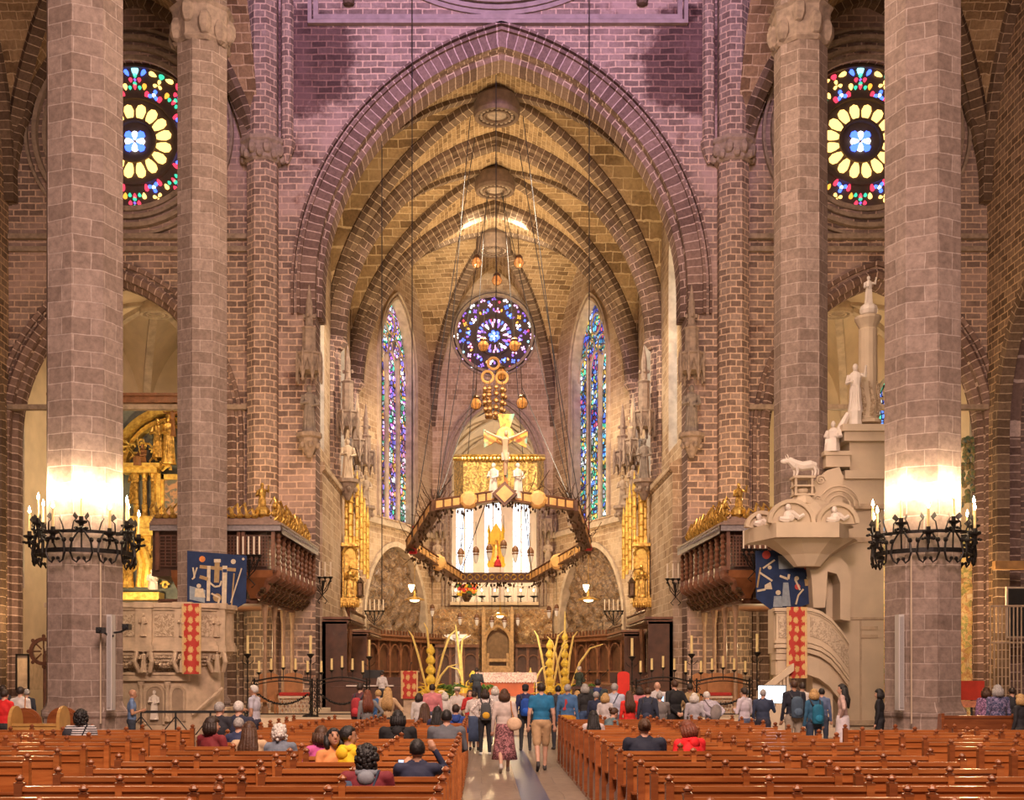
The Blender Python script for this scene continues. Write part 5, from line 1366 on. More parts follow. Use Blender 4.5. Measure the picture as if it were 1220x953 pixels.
# gold brocade valance behind the crucifix
BROC = brocade('gold_brocade', (.82,.56,.16), (.34,.22,.07), 4.5, .5, .2, .5, .8)
root = empty('brocade_valance', (0, 52, 9.5), 0, 'gold brocade hanging canopy behind the painted crucifix', 'drapery'); inv = Matrix.Translation(-Vector(root.location))
pts = [(541,53.2),(552,51.6),(596,51.2),(640,51.6),(648,53.2)]
m = MB(inv); tr = MB(inv)
for (a, ya), (b, yb) in zip(pts, pts[1:]):
    n = 8
    for k in range(n):
        def pp(t, v):
            px = a+(b-a)*t; Y = ya+(yb-ya)*t+.06*math.sin(t*n*3.1); x, z = XZ(px, 543+54*v, Y); return (x, Y, z)
        q = [pp(k/n,1),pp((k+1)/n,1),pp((k+1)/n,0),pp(k/n,0)]; m.add(q+[(x,y+.04,z) for x,y,z in q], [(0,1,2,3),(7,6,5,4),(3,2,6,7),(0,4,5,1)])
    p, q = Vector(pp(0,0)), Vector(pp(1,0)); tr.tube([p, q], .07, 6); 
    for k in range(10): c = p+(q-p)*(k+.5)/10; tr.ell(c+Vector((0,-.08,-.14)), (.09,.05,.1), 6, 4)
m.build('cloth', BROC, root); tr.build('top_moulding', GOLD, root)
# cluster of rings and baskets
root = empty('lamp_cluster', tuple(W3(589,500,50)), 0, 'hanging cluster of gilded rings and small lamps above the crucifix', 'lamp'); inv = Matrix.Translation(-Vector(root.location)); 
for px, py in ((588,433),(581,449),(598,450)):
    c = W3(px, py, 50); m = MB(inv); m.tube([c+Vector((.24*math.cos(2*PI*k/16), 0, .24*math.sin(2*PI*k/16))) for k in range(16)], .06, 6, 0, True); m.build('ring', INL, root)
m = MB(inv)
for j, (py, w) in enumerate(((465,12),(473,13),(481,12),(489,11),(496,9))):
    r = w*50/1400
    for k in range(9): c = W3(589, py, 50); m.ell(c+Vector((r*math.cos(k*.7), r*math.sin(k*.7), .04*(k % 2))), (.11,.11,.1), 6, 5); m.tube([c+Vector((r*math.cos(k*.7), r*math.sin(k*.7), 0)), c+Vector((r*math.cos(k*.7), r*math.sin(k*.7), .3))], .02, 4)
m.build('basket', plain('amber_cluster', (.40,.20,.06), .35, .4, .5, 9, .4), root)
AMB = plain('amber_lamp_glass', (.62,.28,.08), .25, .1, .5, 7, .3, emit=(1,.35,.06), es=.25)
for i, (px, py, Y, lb) in enumerate(((568,313,56,'hanging left of the keystone, highest'),(618,313,56,'hanging right of the keystone, highest'),(592,334,58,'above the round apse window'),(576,412,53,'in front of the lower left of the round window'),(613,412,53,'in front of the lower right of the round window'),
        (567,481,51,'hanging left of the ring cluster'),(622,480,51,'hanging right of the ring cluster'),(597,446,50.4,'between the gilded rings'))):
    c = W3(px, py, Y); root = empty('globe_lamp', tuple(c), 0, 'faceted amber globe lamp, '+lb, 'lamp', 'amber globe lamps')
    m = MB(); m.ell((0,0,0), (.24,.24,.26), 8, 6); m.build('globe', AMB, root)
    m = MB(); m.lathe([(.1,.22),(.2,.26),(.14,.34),(.03,.4)], 8, (0,0,0)); m.tube([(0,0,.36),(.05 if px < 590 else -.05,0,1.6)], .02, 4)
    for k in range(8): m.tube([(.25*math.cos(a)*math.cos(k*PI/4), .25*math.cos(a)*math.sin(k*PI/4), .27*math.sin(a)) for a in (-1.5,-.8,0,.8,1.4)], .014, 4)
    m.build('mount', BRONZE, root)
# glass lamps with brown caps
GLS = plain('frosted_glass', (.85,.80,.70), .3, 0, .1, 4, 0, emit=(1,.85,.6), es=.12)
CAP = plain('brown_lamp_cap', (.25,.11,.04), .5, 0, .3, 6, .2)
lamps = [(549,663,57),(567,661,57.3),(583,658,57.3),(600,653,57.3),(614,660,57.3),(632,662,57),(515,727,57.6),(548,737,57.6),(568,738,57.6),(586,741,57.6),(601,741,57.6),(617,738,57.6),(654,729,57.6),(663,727,57.6)]
for i, (px, py, Y) in enumerate(lamps):
    c = W3(px, py, Y); row = i < 6
    sz = .85 if row else .62; root = empty('glass_lamp', tuple(c), 0, 'small hanging glass lamp with domed brown cap, number %d from the left in the %s row' % ((i if row else i-6)+1, 'upper' if row else 'lower'), 'lamp', 'capped lamps under the canopy ring')
    root['label'] = ('%s small brown-capped glass lamp, %s row under the canopy ring' % (('leftmost','second','third','fourth','fifth','sixth','seventh','rightmost')[(i if row else i-6)] if not (row and i == 5) else 'rightmost', 'upper' if row else 'lower'))
    m = MB(); m.lathe([(.19,.12),(.2,.2),(.17,.34),(.1,.44),(.02,.5)], 10, (0,0,0)); m.lathe([(.18,-.02),(.19,.02),(.18,.06)], 10, (0,0,0)); m.v = [tuple(q*sz for q in v) for v in m.v]; m.build('cap', CAP, root)
    m = MB(); m.lathe([(.02,-.5),(.08,-.42),(.13,-.25),(.16,-.05),(.15,.12)], 10, (0,0,0)); m.v = [tuple(q*sz for q in v) for v in m.v]; m.build('glass', GLS, root)
    m = MB(); m.tube([(0,0,.48),(0,0,1.6 if row else 2.2)], .012, 4); m.build('wire', BLACK_P, root)
# pendant lamps and shallow dishes before the murals, altar lamp
DISH = glow('lamp_underside', (1.0,.80,.45), 9)
for px, py, Y, r, lb in ((494,715,62,.52,'left mural'),(701,715,62,.52,'right mural'),(596,734,64,.4,'throne')):
    c = W3(px, py, Y); root = empty('dish_lamp', tuple(c), 0, 'shallow hanging dish lamp glowing in front of the '+lb, 'lamp')
    m = MB(); m.lathe([(r,0),(r*1.1,.02),(r*.6,.14),(.08,.2),(.03,.5)], 16, (0,0,0)); m.tube([(0,0,.4),(0,0,4.5)], .014, 4); m.build('shade', GOLD, root)
    m = MB(); m.ell((0,0,-.0), (r*.5,r*.5,.09), 10, 6); m.build('bulb', DISH, root)
    if r > .5:
        m = MB(Matrix.Translation(c)); m.lathe([(.02,-.22),(.12,-.05),(.17,.12),(.16,.18)], 8, (-.15,-.3,.62)); o = m.build('pendant_bulb', glow('pendant_glass', (1.0,.78,.42), 6))
        tag(o, 'bright cone-shaped pendant bulb just above the dish lamp at the '+lb, 'lamp')
RDT = plain('red_tassel', (.62,.02,.03), .7, 0, .2, 8, .2)
for px, py, Y, lb in ((492,652,52.8,'left corner'),(701,648,52.8,'right corner'),(593,668,57.2,'front middle')):
    c = W3(px, py, Y); m = MB(Matrix.Translation(c)); m.lathe([(.16,-.3),(.2,-.25),(.12,0),(.04,.1),(.07,.18),(.03,.25)], 8, (0,0,0)); m.tube([(0,0,.2),(0,0,1.0)], .012, 4)
    tag(m.build('tassel', RDT), 'red tassel hanging at the %s of the canopy ring' % lb, 'tassel')
# candle stands on the ring's lower edge
for i, (px, py) in enumerate(((561,705),(578,703),(604,703),(621,705))): pass

# ------------------------------------------------------------------ raised chapel balcony with candles, golden reliquary and flowers
root = empty('chapel_balcony', (.1, 76.6, 6.2), 0, 'pale stone balcony rail in front of the bright raised chapel', 'balcony'); inv = Matrix.Translation(-Vector(root.location))
m = MB(inv); m.bx(-2.75, 2.95, 76.3, 76.6, 6.2, 6.55); m.bx(-2.75, 2.95, 76.25, 76.65, 7.6, 7.72)
for k in range(12): m.lathe([(.06,6.55),(.09,6.7),(.05,6.9),(.08,7.3),(.06,7.6)], 6, (-2.5+k*.47,76.45,0))
m.build('balustrade', MARBLE, root)
for k in range(7):
    x, z = XZ(543+15.5*k, 725, 75.9); root = empty('dish_candle', (x, 75.9, 6.55), 0, '%s black dish with a short candle along the chapel balcony' % ('leftmost','second','third','middle','fifth','sixth','rightmost')[k], 'candle', 'dish candles along the balcony')
    m = MB(); m.lathe([(.1,0),(.03,.06),(.03,.26),(.24,.34),(.27,.40),(.05,.38)], 10, (0,0,0)); m.build('dish', IRON, root); candle(root, 0, 0, .38, .3, .06, True, True, MARBLE)
m = MB(); m.bx(-2.75, 2.95, 75.7, 76.25, 6.35, 6.55); tag(m.build('stone_shelf', ST_PALE), 'stone shelf carrying the row of black candle dishes', 'shelf')
x, z = XZ(591, 680, 79); root = empty('golden_reliquary', (x, 79, 6.2), 0, 'tall bright golden reliquary standing in the raised chapel', 'reliquary')
z9 = XZ(0,676,79)[1]-6.2
m = MB(); m.bx(-.5,.5,-.2,.2,0,z9); m.build('pedestal', MARBLE, root); zo = Matrix.Translation((0,0,z9-1.5))
m = MB(zo); m.bx(-.55,.55,-.2,.2,1.5,1.6); m.bx(-.62,.62,-.25,.25,1.6,1.75); m.bx(-.42,.42,-.15,.15,1.75,3.6)
for s in (-1,1): m.lathe([(.09,1.75),(.07,2),(.07,3.8),(.12,3.9),(.01,4.4)], 8, (s*.48,-.1,0))
m.extr([(-.5,3.6),(.5,3.6),(.3,4.0),(0,4.5),(-.3,4.0)], -.15, .15); m.build('shrine', plain('lit_gold', (1,.62,.02), .5, 0, .15, 5, .3), root)
m = MB(zo); figure(m, (0,-.35,1.78), 1.5, 0, -PI/2, 2); m.build('figure', GOLDB, root)
FLW = [plain('flower_'+n, c, .6, 0, .2, 9, .2) for n, c in (('yellow',(.85,.55,.03)),('red',(.65,.04,.04)),('orange',(.85,.25,.03)),('leaf',(.05,.14,.03)))]
x = XZ(556, 708, 75.95)[0]; root = empty('flower_arrangement', (x, 75.95, 6.8), 0, 'red and yellow flower arrangement at the left of the balcony shelf', 'flowers')
for j in range(4):
    m = MB()
    for k in range(10): m.ell((rnd.uniform(-.6,.6), rnd.uniform(-.15,.1), rnd.uniform(.2,.9)), (.15,.13,.13), 6, 5)
    m.build('leaves' if j == 3 else 'blooms', FLW[j], root)
m = MB(); m.lathe([(.15,-.25),(.3,0),(.34,.3)], 8, (0,0,0)); m.build('vase', BRONZE, root)

# ------------------------------------------------------------------ altar, ambo, candlesticks, palms
root = empty('altar', (.1, 51, .95), 0, 'altar table with red-brown frontal and white lace cloth', 'altar'); Y = 51
x0, zt = XZ(570, 801, Y); x1, zb = XZ(639, 838, Y); inv = Matrix.Translation(-Vector(root.location))
m = MB(inv); m.bx(x0+.1, x1-.1, Y+.05, Y+1.0, .95, zt-.06); m.build('altar_body', plain('red_frontal', (.50,.11,.035), .6, 0, .2, 2, .1), root)
m = MB(inv); m.bx(x0, x1, Y-.02, Y+1.1, zt-.05, zt)
nn = 40
for k in range(nn):
    a = x0+(x1-x0)*k/nn; b = x0+(x1-x0)*(k+1)/nn; m.bx(a, b, Y-.03+.01*(k % 2), Y-.01, zt-.42-.03*(k % 2), zt-.04)
m.bx(x1-.02, x1+.02, Y, Y+1.05, zt-1.0, zt-.03); m.build('lace_cloth', brocade('white_lace', (.80,.68,.58), (.55,.34,.30), 14, .8, 0, .5, .3), root)
x, z = XZ(488, 835, 41.2); root = empty('ambo', (x, 41.2, .5), 0, 'reading desk covered with a red and gold patterned cloth', 'lectern')
h = XZ(0, 799, 41.2)[1]-.5
m = MB(); m.bx(-.22,.22,.1,.5,0,h-.1); m.bx(-.32,.32,.02,.6,0,.25); m.box((0,.3,h-.03), (.62,.55,.06)); m.build('stand', ST_PULPIT, root)
m = MB(); m.tube([(.0,.3,h),(.02,.2,h+.2),(.06,.1,h+.28)], .012, 5); m.ell((.06,.08,h+.28), .03, 6, 4); m.build('microphone', BLACK_P, root)
tag(cloth('tapestry', x-.3, x+.3, .5+h-.98, .5+h, 41.15, DAM, '', '', border=BORD, wav=.01), 'red and gold cloth covering the front of the reading desk', 'tapestry')
for i, (px, py, lb) in enumerate(((295,757,'beside the left pulpit'),(370,757,'before the left choir stalls'),(440,762,'left of the reading desk'),(753,760,'behind the crowd right of the altar'),(824,757,'before the right choir stalls'),(902,755,'under the right blue banner'))):
    Y = 39.2 if i != 2 else 43; x, zt = XZ(px, py, Y); root = empty('floor_candlestick', (x, Y, .5), 0, 'tall black floor candlestick with yellow candle '+lb, 'candlestick', 'tall floor candlesticks')
    h = zt-.5-.62; m = MB(); m.lathe([(.28,0),(.26,.05),(.06,.1),(.025,.2),(.022,h*.55),(.05,h*.57),(.022,h*.6),(.022,h-.15),(.12,h-.03),(.13,h),(.04,h+.02)], 10, (0,0,0))
    for k in range(4): m.tube([(.05*math.cos(k*1.57),.05*math.sin(k*1.57),h-.35),(.16*math.cos(k*1.57),.16*math.sin(k*1.57),h-.28),(.2*math.cos(k*1.57),.2*math.sin(k*1.57),h-.2)], .012, 4)
    m.build("stand", IRON, root); candle(root, 0, 0, h, .62, .045, False)
for i, (xa, xb, sd) in enumerate(((303,372,'left end of the chancel step'),(378,437,'chancel step before the left choir stalls'),(758,822,'chancel step before the right choir stalls'),(830,893,'right end of the chancel step'))):
    Y = 38.9; x0, _ = XZ(xa, 0, Y); x1, _ = XZ(xb, 0, Y); w = x1-x0; root = empty('iron_screen', ((x0+x1)/2, Y, .5), 0, 'curved wrought iron rail carrying five yellow candles, '+sd, 'candle rail', 'iron candle rails')
    m = MB(); zt = 1.18
    arc = [(-w/2+w*k/16, 0, zt+.14*math.sin(PI*k/16)) for k in range(17)]; m.tube(arc, .03, 6); m.tube([(a,0,c-.12) for a,b,c in arc], .018, 5)
    for s in (-1,1):
        m.tube([(s*w/2,0,0),(s*w/2,0,zt+.1)], .03, 6)
        for k in range(5): m.tube([(s*w/2+.13*math.cos(q)*(1-q/14), 0, .25+.22*k+.1*math.sin(q)) for q in [j*.8 for j in range(9)]], .013, 4)
    m.tube([(-w/2,0,.1),(w/2,0,.1)], .02, 5); m.build('rail', IRON, root)
    m = MB()
    for k in range(26):
        t = k/25*2-1; m.ell((t*w*.42, -.04, .75-.32*(1-t*t)), (.05,.04,.035), 6, 4, 0, Matrix.Rotation(k, 4, 'Y'))
    m.build('chain_swag', IRON, root)
    for k in range(5):
        xx = -w*.42+w*.84*k/4; zz = 1.30+.16*(1-abs(k-2)/2); m = MB(); m.tube([(xx,0,zt+.05),(xx,0,zz+.15)], .014, 5); m.lathe([(.02,-.06),(.08,0),(.09,.02),(.02,.03)], 8, (xx,0,zz+.16)); c = m.build('candle_cup', IRON, root)
        candle(c, xx, 0, zz+.18, .38, .04, False)
# low stone lattice benches with red cushions
for px0, px1, lb in ((332,372,'left'),(838,872,'right')):
    Y = 40; x0, _ = XZ(px0, 0, Y); x1, _ = XZ(px1, 0, Y); root = empty('lattice_kneeler', ((x0+x1)/2, Y, .5), 0, 'pale latticed kneeling rail with red cushion, %s of the altar' % lb, 'kneeler'); w = x1-x0
    m = MB(); n = 9
    for k in range(n): x = -w/2+w*(k+.5)/n; m.tube([(x-.06,0,.05),(x+.06,0,.32),(x-.06,0,.6)], .03, 5); m.tube([(x+.06,0,.05),(x-.06,0,.32),(x+.06,0,.6)], .03, 5)
    m.bx(-w/2, w/2, -.1, .1, 0, .08); m.bx(-w/2, w/2, -.14, .14, .6, .68); m.build('lattice', ST_PALE, root)
    m = MB(); m.box((0,0,.74), (w*.95,.3,.12)); o = m.build('cushion', plain('red_cushion_'+lb, (.5,.03,.02), .7, 0, .15, 8, .1), root)
    bv = o.modifiers.new('bevel', 'BEVEL'); bv.width = .04; bv.segments = 3
# wooden celebrant chairs and desks on the platform
def chair(x, y, z, rz, label, matl, w=.62, h=1.15):
    root = empty('wooden_armchair', (x, y, z), rz, label, 'chair')
    m = MB(); m.bx(-w/2,w/2,-.3,.25,.42,.5); m.build('seat', matl, root)
    m = MB(); m.bx(-w/2+.03,w/2-.03,-.34,-.29,.5,h); P = [(-w/2+.03,h)]+[(-(w/2-.03)*math.cos(PI*k/8), h+.12*math.sin(PI*k/8)) for k in range(9)]; m.extr(P, -.34, -.29); m.build('backrest', matl, root)
    for sx in (-1,1):
        m = MB(); m.tube([(sx*(w/2-.03),-.3,.72),(sx*(w/2),0,.74),(sx*(w/2-.03),.24,.7)], .03, 6); m.tube([(sx*(w/2-.03),.22,.45),(sx*(w/2-.03),.22,.7)], .025, 5); m.build('armrest', matl, root)
        for yy in (-.3,.22): m = MB(); m.bx(sx*(w/2-.04)-.03, sx*(w/2-.04)+.03, yy-.03, yy+.03, 0, .42); m.build('leg', matl, root)
CHW = plain('orange_brown_wood', (.42,.19,.07), .4, 0, .3, 4, .2)
for px, Y, lb in ((318,42,'left of the pale kneeler near the left pulpit'),(348,43.5,'behind the left kneeling rail'),(838,43.5,'leftmost of the armchairs right of the altar'),(856,43,'middle armchair right of the altar'),(876,43.5,'rightmost armchair right of the altar')):
    x, _ = XZ(px, 0, Y); chair(x, Y, .5, PI, 'orange-brown wooden armchair, '+lb, CHW, .75, 1.35)
x, _ = XZ(744, 0, 42.5); chair(x, 42.5, .5, PI, 'bright red upholstered armchair right of the altar', plain('red_upholstery', (.75,.03,.015), .6, 0, .1, 5, .1), .5, 1.4)
x, _ = XZ(441, 0, 44.5); root = empty('keyboard_organ', (x, 44.5, .5), 0, 'dark keyboard console played by the musician in white', 'organ')
m = MB(); m.bx(-1.5,1.5,0,.7,0,.95); m.bx(-1.5,1.5,.3,.7,.95,1.3); m.build('case', WOOD_D, root); m = MB(); m.bx(-.9,.9,-.1,.25,.95,1.0); m.build('keys', MARBLE, root)
m = MB(); m.box((.1,.28,1.42), (.8,.04,.3)); m.build('music_desk', BLACK_P, root)
x, _ = XZ(712, 0, 44.5); root = empty('music_stands', (x, 44.5, .5), 0, 'dark instrument desk with microphones right of the altar', 'desk')
m = MB(); m.bx(-1.0,1.0,0,.6,.85,.95); 
for a in (-.9,.9): m.bx(a-.04,a+.04,.05,.55,0,.85)
m.build('desk_frame', WOOD_D, root); m = MB()
for a in (-.6,.1,.7): m.tube([(a,.3,.95),(a+.05,.3,1.3),(a+.3,.1,1.55)], .014, 5); m.ell((a+.3,.1,1.56), (.04,.06,.04), 6, 4)
m.build('microphone', IRON, root)
# woven palm arrangements
PY = plain('palm_yellow', (.86,.62,.08), .55, 0, .25, 9, .2); PG = plain('palm_green', (.10,.20,.03), .6, 0, .4, 8, .2); POT = plain('terracotta_mound', (.45,.20,.07), .8, 0, .3, 5, .4); PP = plain('pale_palm', (.92,.70,.22), .6, 0, .2, 9, .1)
def blade(m, pts, w):
    P = [Vector(p) for p in pts]
    m.tube(P, [w*(.4+1.0*math.sin(PI*(.15+.8*i/(len(P)-1)))) for i in range(len(P))], 6, 0, False, None, .6)
def palms(px, pyb, pyt, Y, label, nb, cols, blades, fern=True):
    x, zb = XZ(px, pyb, Y); h = XZ(0, pyt, Y)[1]-.7; root = empty('palm_arrangement', (x, Y, .7), 0, label, 'palm arrangement')
    m = MB(); m.lathe([(.3,-.2),(.42,0),(.4,.25),(.2,.45)], 10, (0,0,0)); m.build('pot', POT, root)
    for (dx, n, s) in cols:
        m = MB(); z = .4
        for k in range(n):
            r = s*(.19-.012*k); m.lathe([(r*.3,0),(r,.12*s),(r*1.05,.2*s),(r*.5,.34*s),(r*.25,.4*s)], 8, (dx,0,z)); z += .33*s
        m.build('woven_column', PY, root)
    for b in blades:
        m = MB(); dx, dz, bend = b
        blade(m, [(dx*.1,0,.3),(dx*.35,-.03,.3+dz*.3),(dx*.65,-.04,.3+dz*.65),(dx*.9+bend*.3,-.02,.3+dz*.92),(dx+bend,0,.3+dz)], .06); m.build('palm_blade', PP, root)
    m = MB()
    for k in range(22): a = PI*k/21; e = .7+.2*math.sin(k*2.3); m.tube([(0,0,.35),(.5*e*math.cos(a),-.1,.45+.5*e*math.sin(a)),(.95*e*math.cos(a),-.15,.45+.75*e*math.sin(a)-.12)], [.02,.03,.006], 4)
    m.build('leaf_fan', PY, root)
    if fern:
        m = MB()
        for k in range(40): a = rnd.uniform(0,6.28); e = rnd.uniform(.3,.75); m.tube([(.75,.1,.25),(.75+e*.5*math.cos(a),.1+.3*math.sin(a),.6+e*.3),(.75+e*math.cos(a),.1+.5*math.sin(a),.55+e*.2)], [.02,.045,.008], 4)
        m.build('green_foliage', PG, root)
palms(513, 815, 735, 45.5, 'yellow woven palm arrangement left of the altar beside the reading desk', 0, [(0,5,1.15)], [(-.75,2.6,-.1),(-.1,2.9,-.15),(.75,2.6,.2),(.6,1.3,.45)])
palms(655, 815, 735, 45.5, 'yellow woven palm arrangement just right of the altar', 0, [(0,6,1.05)], [(-.5,2.6,-.1),(.25,2.6,.3),(.5,2.2,.2)], False)
palms(673, 815, 730, 46.5, 'tallest yellow palm arrangement, farther right of the altar', 0, [(0,7,1.05)], [(0,3.4,0),(.9,2.1,.6),(-.5,2.4,-.2),(.3,2.6,.2)])
palms(553, 812, 775, 47, 'thin palm canes and yellow bulb flowers in front of the white crucifix', 0, [(.35,3,.9)], [(-.35,2.9,.0),(-.2,2.5,.35),(-.15,1.2,-.4)])
palms(632, 795, 760, 54, 'small yellow palm bouquet behind the right end of the altar', 0, [(0,3,.9)], [(.5,1.3,.3),(-.4,1.0,-.2),(0,1.2,0)], False)
Y = 47.5; x, z0 = XZ(545, 795, Y); zt = XZ(0, 752, Y)[1]; root = empty('white_crucifix', (x, Y, .95), 0, 'white standing crucifix left of the altar', 'crucifix'); inv = Matrix.Translation(-Vector(root.location))
m = MB(inv); m.bx(x-.08,x+.08,Y,Y+.06,.95,zt); zc = XZ(0, 758, Y)[1]; m.bx(x-.42,x+.42,Y,Y+.06,zc-.08,zc+.08); m.lathe([(.25,0),(.2,.1),(.06,.15)], 8, (x,Y,.95)); m.build('cross', MARBLE, root)
m = MB(inv); christ(m, x, Y-.08, zc-1.08, 1.18); m.build('christ_figure', MARBLE, root)
# black crowd barrier before the left pulpit
Y = 31.5; x0, _ = XZ(168, 0, Y); x1, _ = XZ(292, 0, Y); root = empty('crowd_barrier', (x0, Y, 0), 0, 'low black metal barrier in front of the left pulpit', 'barrier')
m = MB(); m.bx(0, x1-x0, -.02, .02, .88, .95); m.build('top_rail', BLACK_P, root)
for k in range(4):
    xx = (x1-x0)*k/3; m = MB(); m.bx(xx-.02, xx+.02, -.02, .02, 0, .9); m.tube([(xx,0,.8),(xx+.4,0,.3)], .015, 4); m.tube([(xx,0,.8),(xx-.4,0,.3)], .015, 4); m.build('post', BLACK_P, root)

# ------------------------------------------------------------------ left chapel altarpiece
YA = 51.6; root = empty('golden_altarpiece', (-15.3, YA, 4), 0, 'golden baroque altarpiece with columns and carved saints in the left chapel', 'altarpiece'); inv = Matrix.Translation(-Vector(root.location))
def B_(m, a, b, c, d, y0, y1, mat=0): x0, z1 = XZ(a, c, YA); x1, z0 = XZ(b, d, YA); m.bx(x0, x1, y0, y1, z0, z1, mat)
m = MB(inv); B_(m, 100, 222, 480, 716, YA+.3, YA+.5); m.build('backboard', plain('painted_grey_green', (.14,.15,.12), .6, 0, .5, 2, .2, c2=(.05,.06,.06)), root)
m = MB(inv); B_(m, 60, 230, 471, 474, YA-.5, YA+.5); B_(m, 60, 230, 474, 481, YA-.3, YA+.5); m.build('top_beam', WOOD_M, root)
xc, zc = XZ(208, 560, YA); R0 = XZ(0, 484, YA)[1]-zc
m = MB(inv)
for r, w, d, in ((R0, .34, .3), (R0-.5, .2, .2)):
    m.sweep([(xc+r*math.cos(a), YA, zc+r*math.sin(a)) for a in [PI*k/28 for k in range(29)]], (0,-1,0), [(0,-.3),(w,-.3),(w,d),(0,d*.6)])
for k in range(26):
    a = PI*k/25; m.ell((xc+(R0-.12)*math.cos(a), YA-.1, zc+(R0-.12)*math.sin(a)), (.1,.06,.1), 6, 4)
m.build('arch', GOLDB, root)
for px in (166, 176, 186):
    m = MB(inv); x, z0 = XZ(px, 617, YA); h = XZ(0, 566, YA)[1]-z0
    m.lathe([(.15,0),(.15,.1),(.11,.15),(.14,.5),(.10,.55),(.10,h-.35),(.13,h-.3),(.1,h-.2),(.16,h-.05),(.16,h)], 10, (x,YA-.45,z0)); m.build('column', GOLD, root)
m = MB(inv); B_(m, 150, 192, 560, 566, YA-.7, YA); B_(m, 147, 196, 555, 560, YA-.8, YA); B_(m, 155, 196, 617, 632, YA-.65, YA+.1); B_(m, 152, 198, 632, 640, YA-.75, YA); B_(m, 166, 182, 640, 690, YA-.3, YA); B_(m, 146, 196, 707, 716, YA-.9, YA); B_(m, 188, 194, 566, 625, YA-.4, YA)
for px in (170, 178): x, z0 = XZ(px, 700, YA); m.tube([(x,YA-.4,z0),(x+.1,YA-.5,z0+1.0),(x-.1,YA-.5,z0+1.7),(x-.35,YA-.4,z0+2.3)], [.2,.16,.14,.08], 7)
m.build('entablature', GOLDB, root)
m = MB(inv); B_(m, 195, 240, 572, 640, YA-.1, YA); m.build('painting', brocade('dark_painting', (.12,.12,.10), (.40,.22,.12), 2.5, .5, 0, .5, .1), root)
m = MB(inv); B_(m, 193, 197, 566, 640, YA-.25, YA); B_(m, 193, 240, 566, 572, YA-.25, YA); m.build('painting_frame', GOLDB, root)
for i, (px, py, h, ar, mt) in enumerate(((170,556,1.3,0,CAP),(188,545,1.7,1,GOLD),(201,553,2.2,1,GOLD),(160,600,1.6,0,GOLD),(152,700,1.9,0,GOLD),(181,703,1.2,0,MARBLE),(205,520,1.3,2,CAP))):
    m = MB(inv); x, z = XZ(px, py, YA-.5); figure(m, (x,YA-.5,z), h, 0, -PI/2+(i % 3-1)*.5, ar, True, i in (0,5)); m.build('saint_figure', mt, root)
m = MB(inv)
for k in range(40):
    px = rnd.uniform(150,208); py = rnd.choice([rnd.uniform(525,562), rnd.uniform(640,712)]); x, z = XZ(px, py, YA-.3); m.tube([(x+.16*math.cos(q+k), YA-.35, z+.13*math.sin(q*1.2)) for q in [j*.9 for j in range(6)]], .05, 5)
m.build('scrollwork', GOLDB, root)
m = MB(inv); x, z = XZ(163, 520, YA-.6); x2, z2 = XZ(170, 556, YA-.6); m.tube([(x,YA-.6,z),(x2,YA-.6,z2)], .03, 5); m.build('lance', GOLD, root)
# dark panel closing the chapel window behind the altarpiece
for (px, Y, z0, z1) in ((0,0,0,0),): pass

# ------------------------------------------------------------------ right side chapel: clay relief skin, beam, railing, monitor
m = None
Y = 50.6; x0, _ = XZ(1046, 0, Y); x1, _ = XZ(1162, 0, Y)
o = relief('ceramic_skin', (0,Y,0), Vector((1,0,0)), Vector((0,1,0)), x0, x1, 0, XZ(0,640,Y)[1], CERY, None, .5, .22, None, 9)
tag(o, 'yellow and green mottled clay relief covering the wall of the right side chapel', 'relief')
m = MB(); x, z0 = XZ(1160, 640, 49.6)
for k in range(60): 
    zz = rnd.uniform(XZ(0,600,49.6)[1], XZ(0,515,49.6)[1]); m.ell((x+rnd.uniform(-.35,.3), 49.9+rnd.uniform(-.2,.2), zz), (.14,.1,.16), 6, 4)
tag(m.build('clay_foliage', ceramic('clay_leaves', [(.03,.07,.05),(.12,.18,.08),(.30,.20,.08),(.05,.12,.12)], 3)), 'dark green clay foliage at the edge of the right side chapel arch', 'relief')
Y = 46; m = MB(); x0, z1 = XZ(1186, 668, Y); x1, z0 = XZ(1235, 678, Y); m.bx(x0, x1, Y, Y+.3, z0, z1); tag(m.build('wooden_beam', plain('light_oak', (.45,.25,.09), .5, 0, .3, 3, .2)), 'light wooden beam high on the right aisle wall', 'beam')
Y = 45.5; x0, z1 = XZ(1199, 699, Y); x1, z0 = XZ(1240, 760, Y); root = empty('wall_screen', (x0, Y, z0), 0, 'dark framed screen at the far right edge above the railing', 'screen'); inv = Matrix.Translation(-Vector(root.location))
m = MB(inv); m.bx(x0, x1, Y, Y+.1, z0, z1); m.build('frame', ST_PALE, root); m = MB(inv); m.bx(x0+.07, x1-.07, Y-.03, Y, z0+.07, z1-.07); m.build('panel', plain('dark_panel', (.03,.028,.025), .3, 0, .2, 3, 0), root)
Y = 42; root = empty('railing', (XZ(1180,0,Y)[0], Y, 0), 0, 'tall pale railing of thin upright bars at the far right', 'railing'); x0 = 0; w = 1.8
zt = XZ(0, 722, Y)[1]
for k in range(14): m = MB(); m.tube([(w*k/13,0,0),(w*k/13,0,zt)], .025, 5); m.build('bar', ST_PULPIT, root)
m = MB(); m.tube([(0,0,zt),(w,0,zt)], .04, 5); m.tube([(0,0,.3),(w,0,.3)], .03, 5); m.tube([(0,0,zt*.7),(w,0,zt*.7)], .03, 5); m.build('cross_rail', ST_PULPIT, root)
Y = 33; x, z = XZ(1158, 822, Y); root = empty('red_display_board', (x, Y, 0), 0, 'red board on a stand right of the right front pillar', 'sign')
m = MB(); z1 = XZ(0, 811, Y)[1]; z0 = XZ(0, 834, Y)[1]; m.bx(-.38,.34,-.03,.03,z0,z1); m.build('board', plain('red_board', (.5,.04,.02), .5, 0, .2, 4, 0), root)
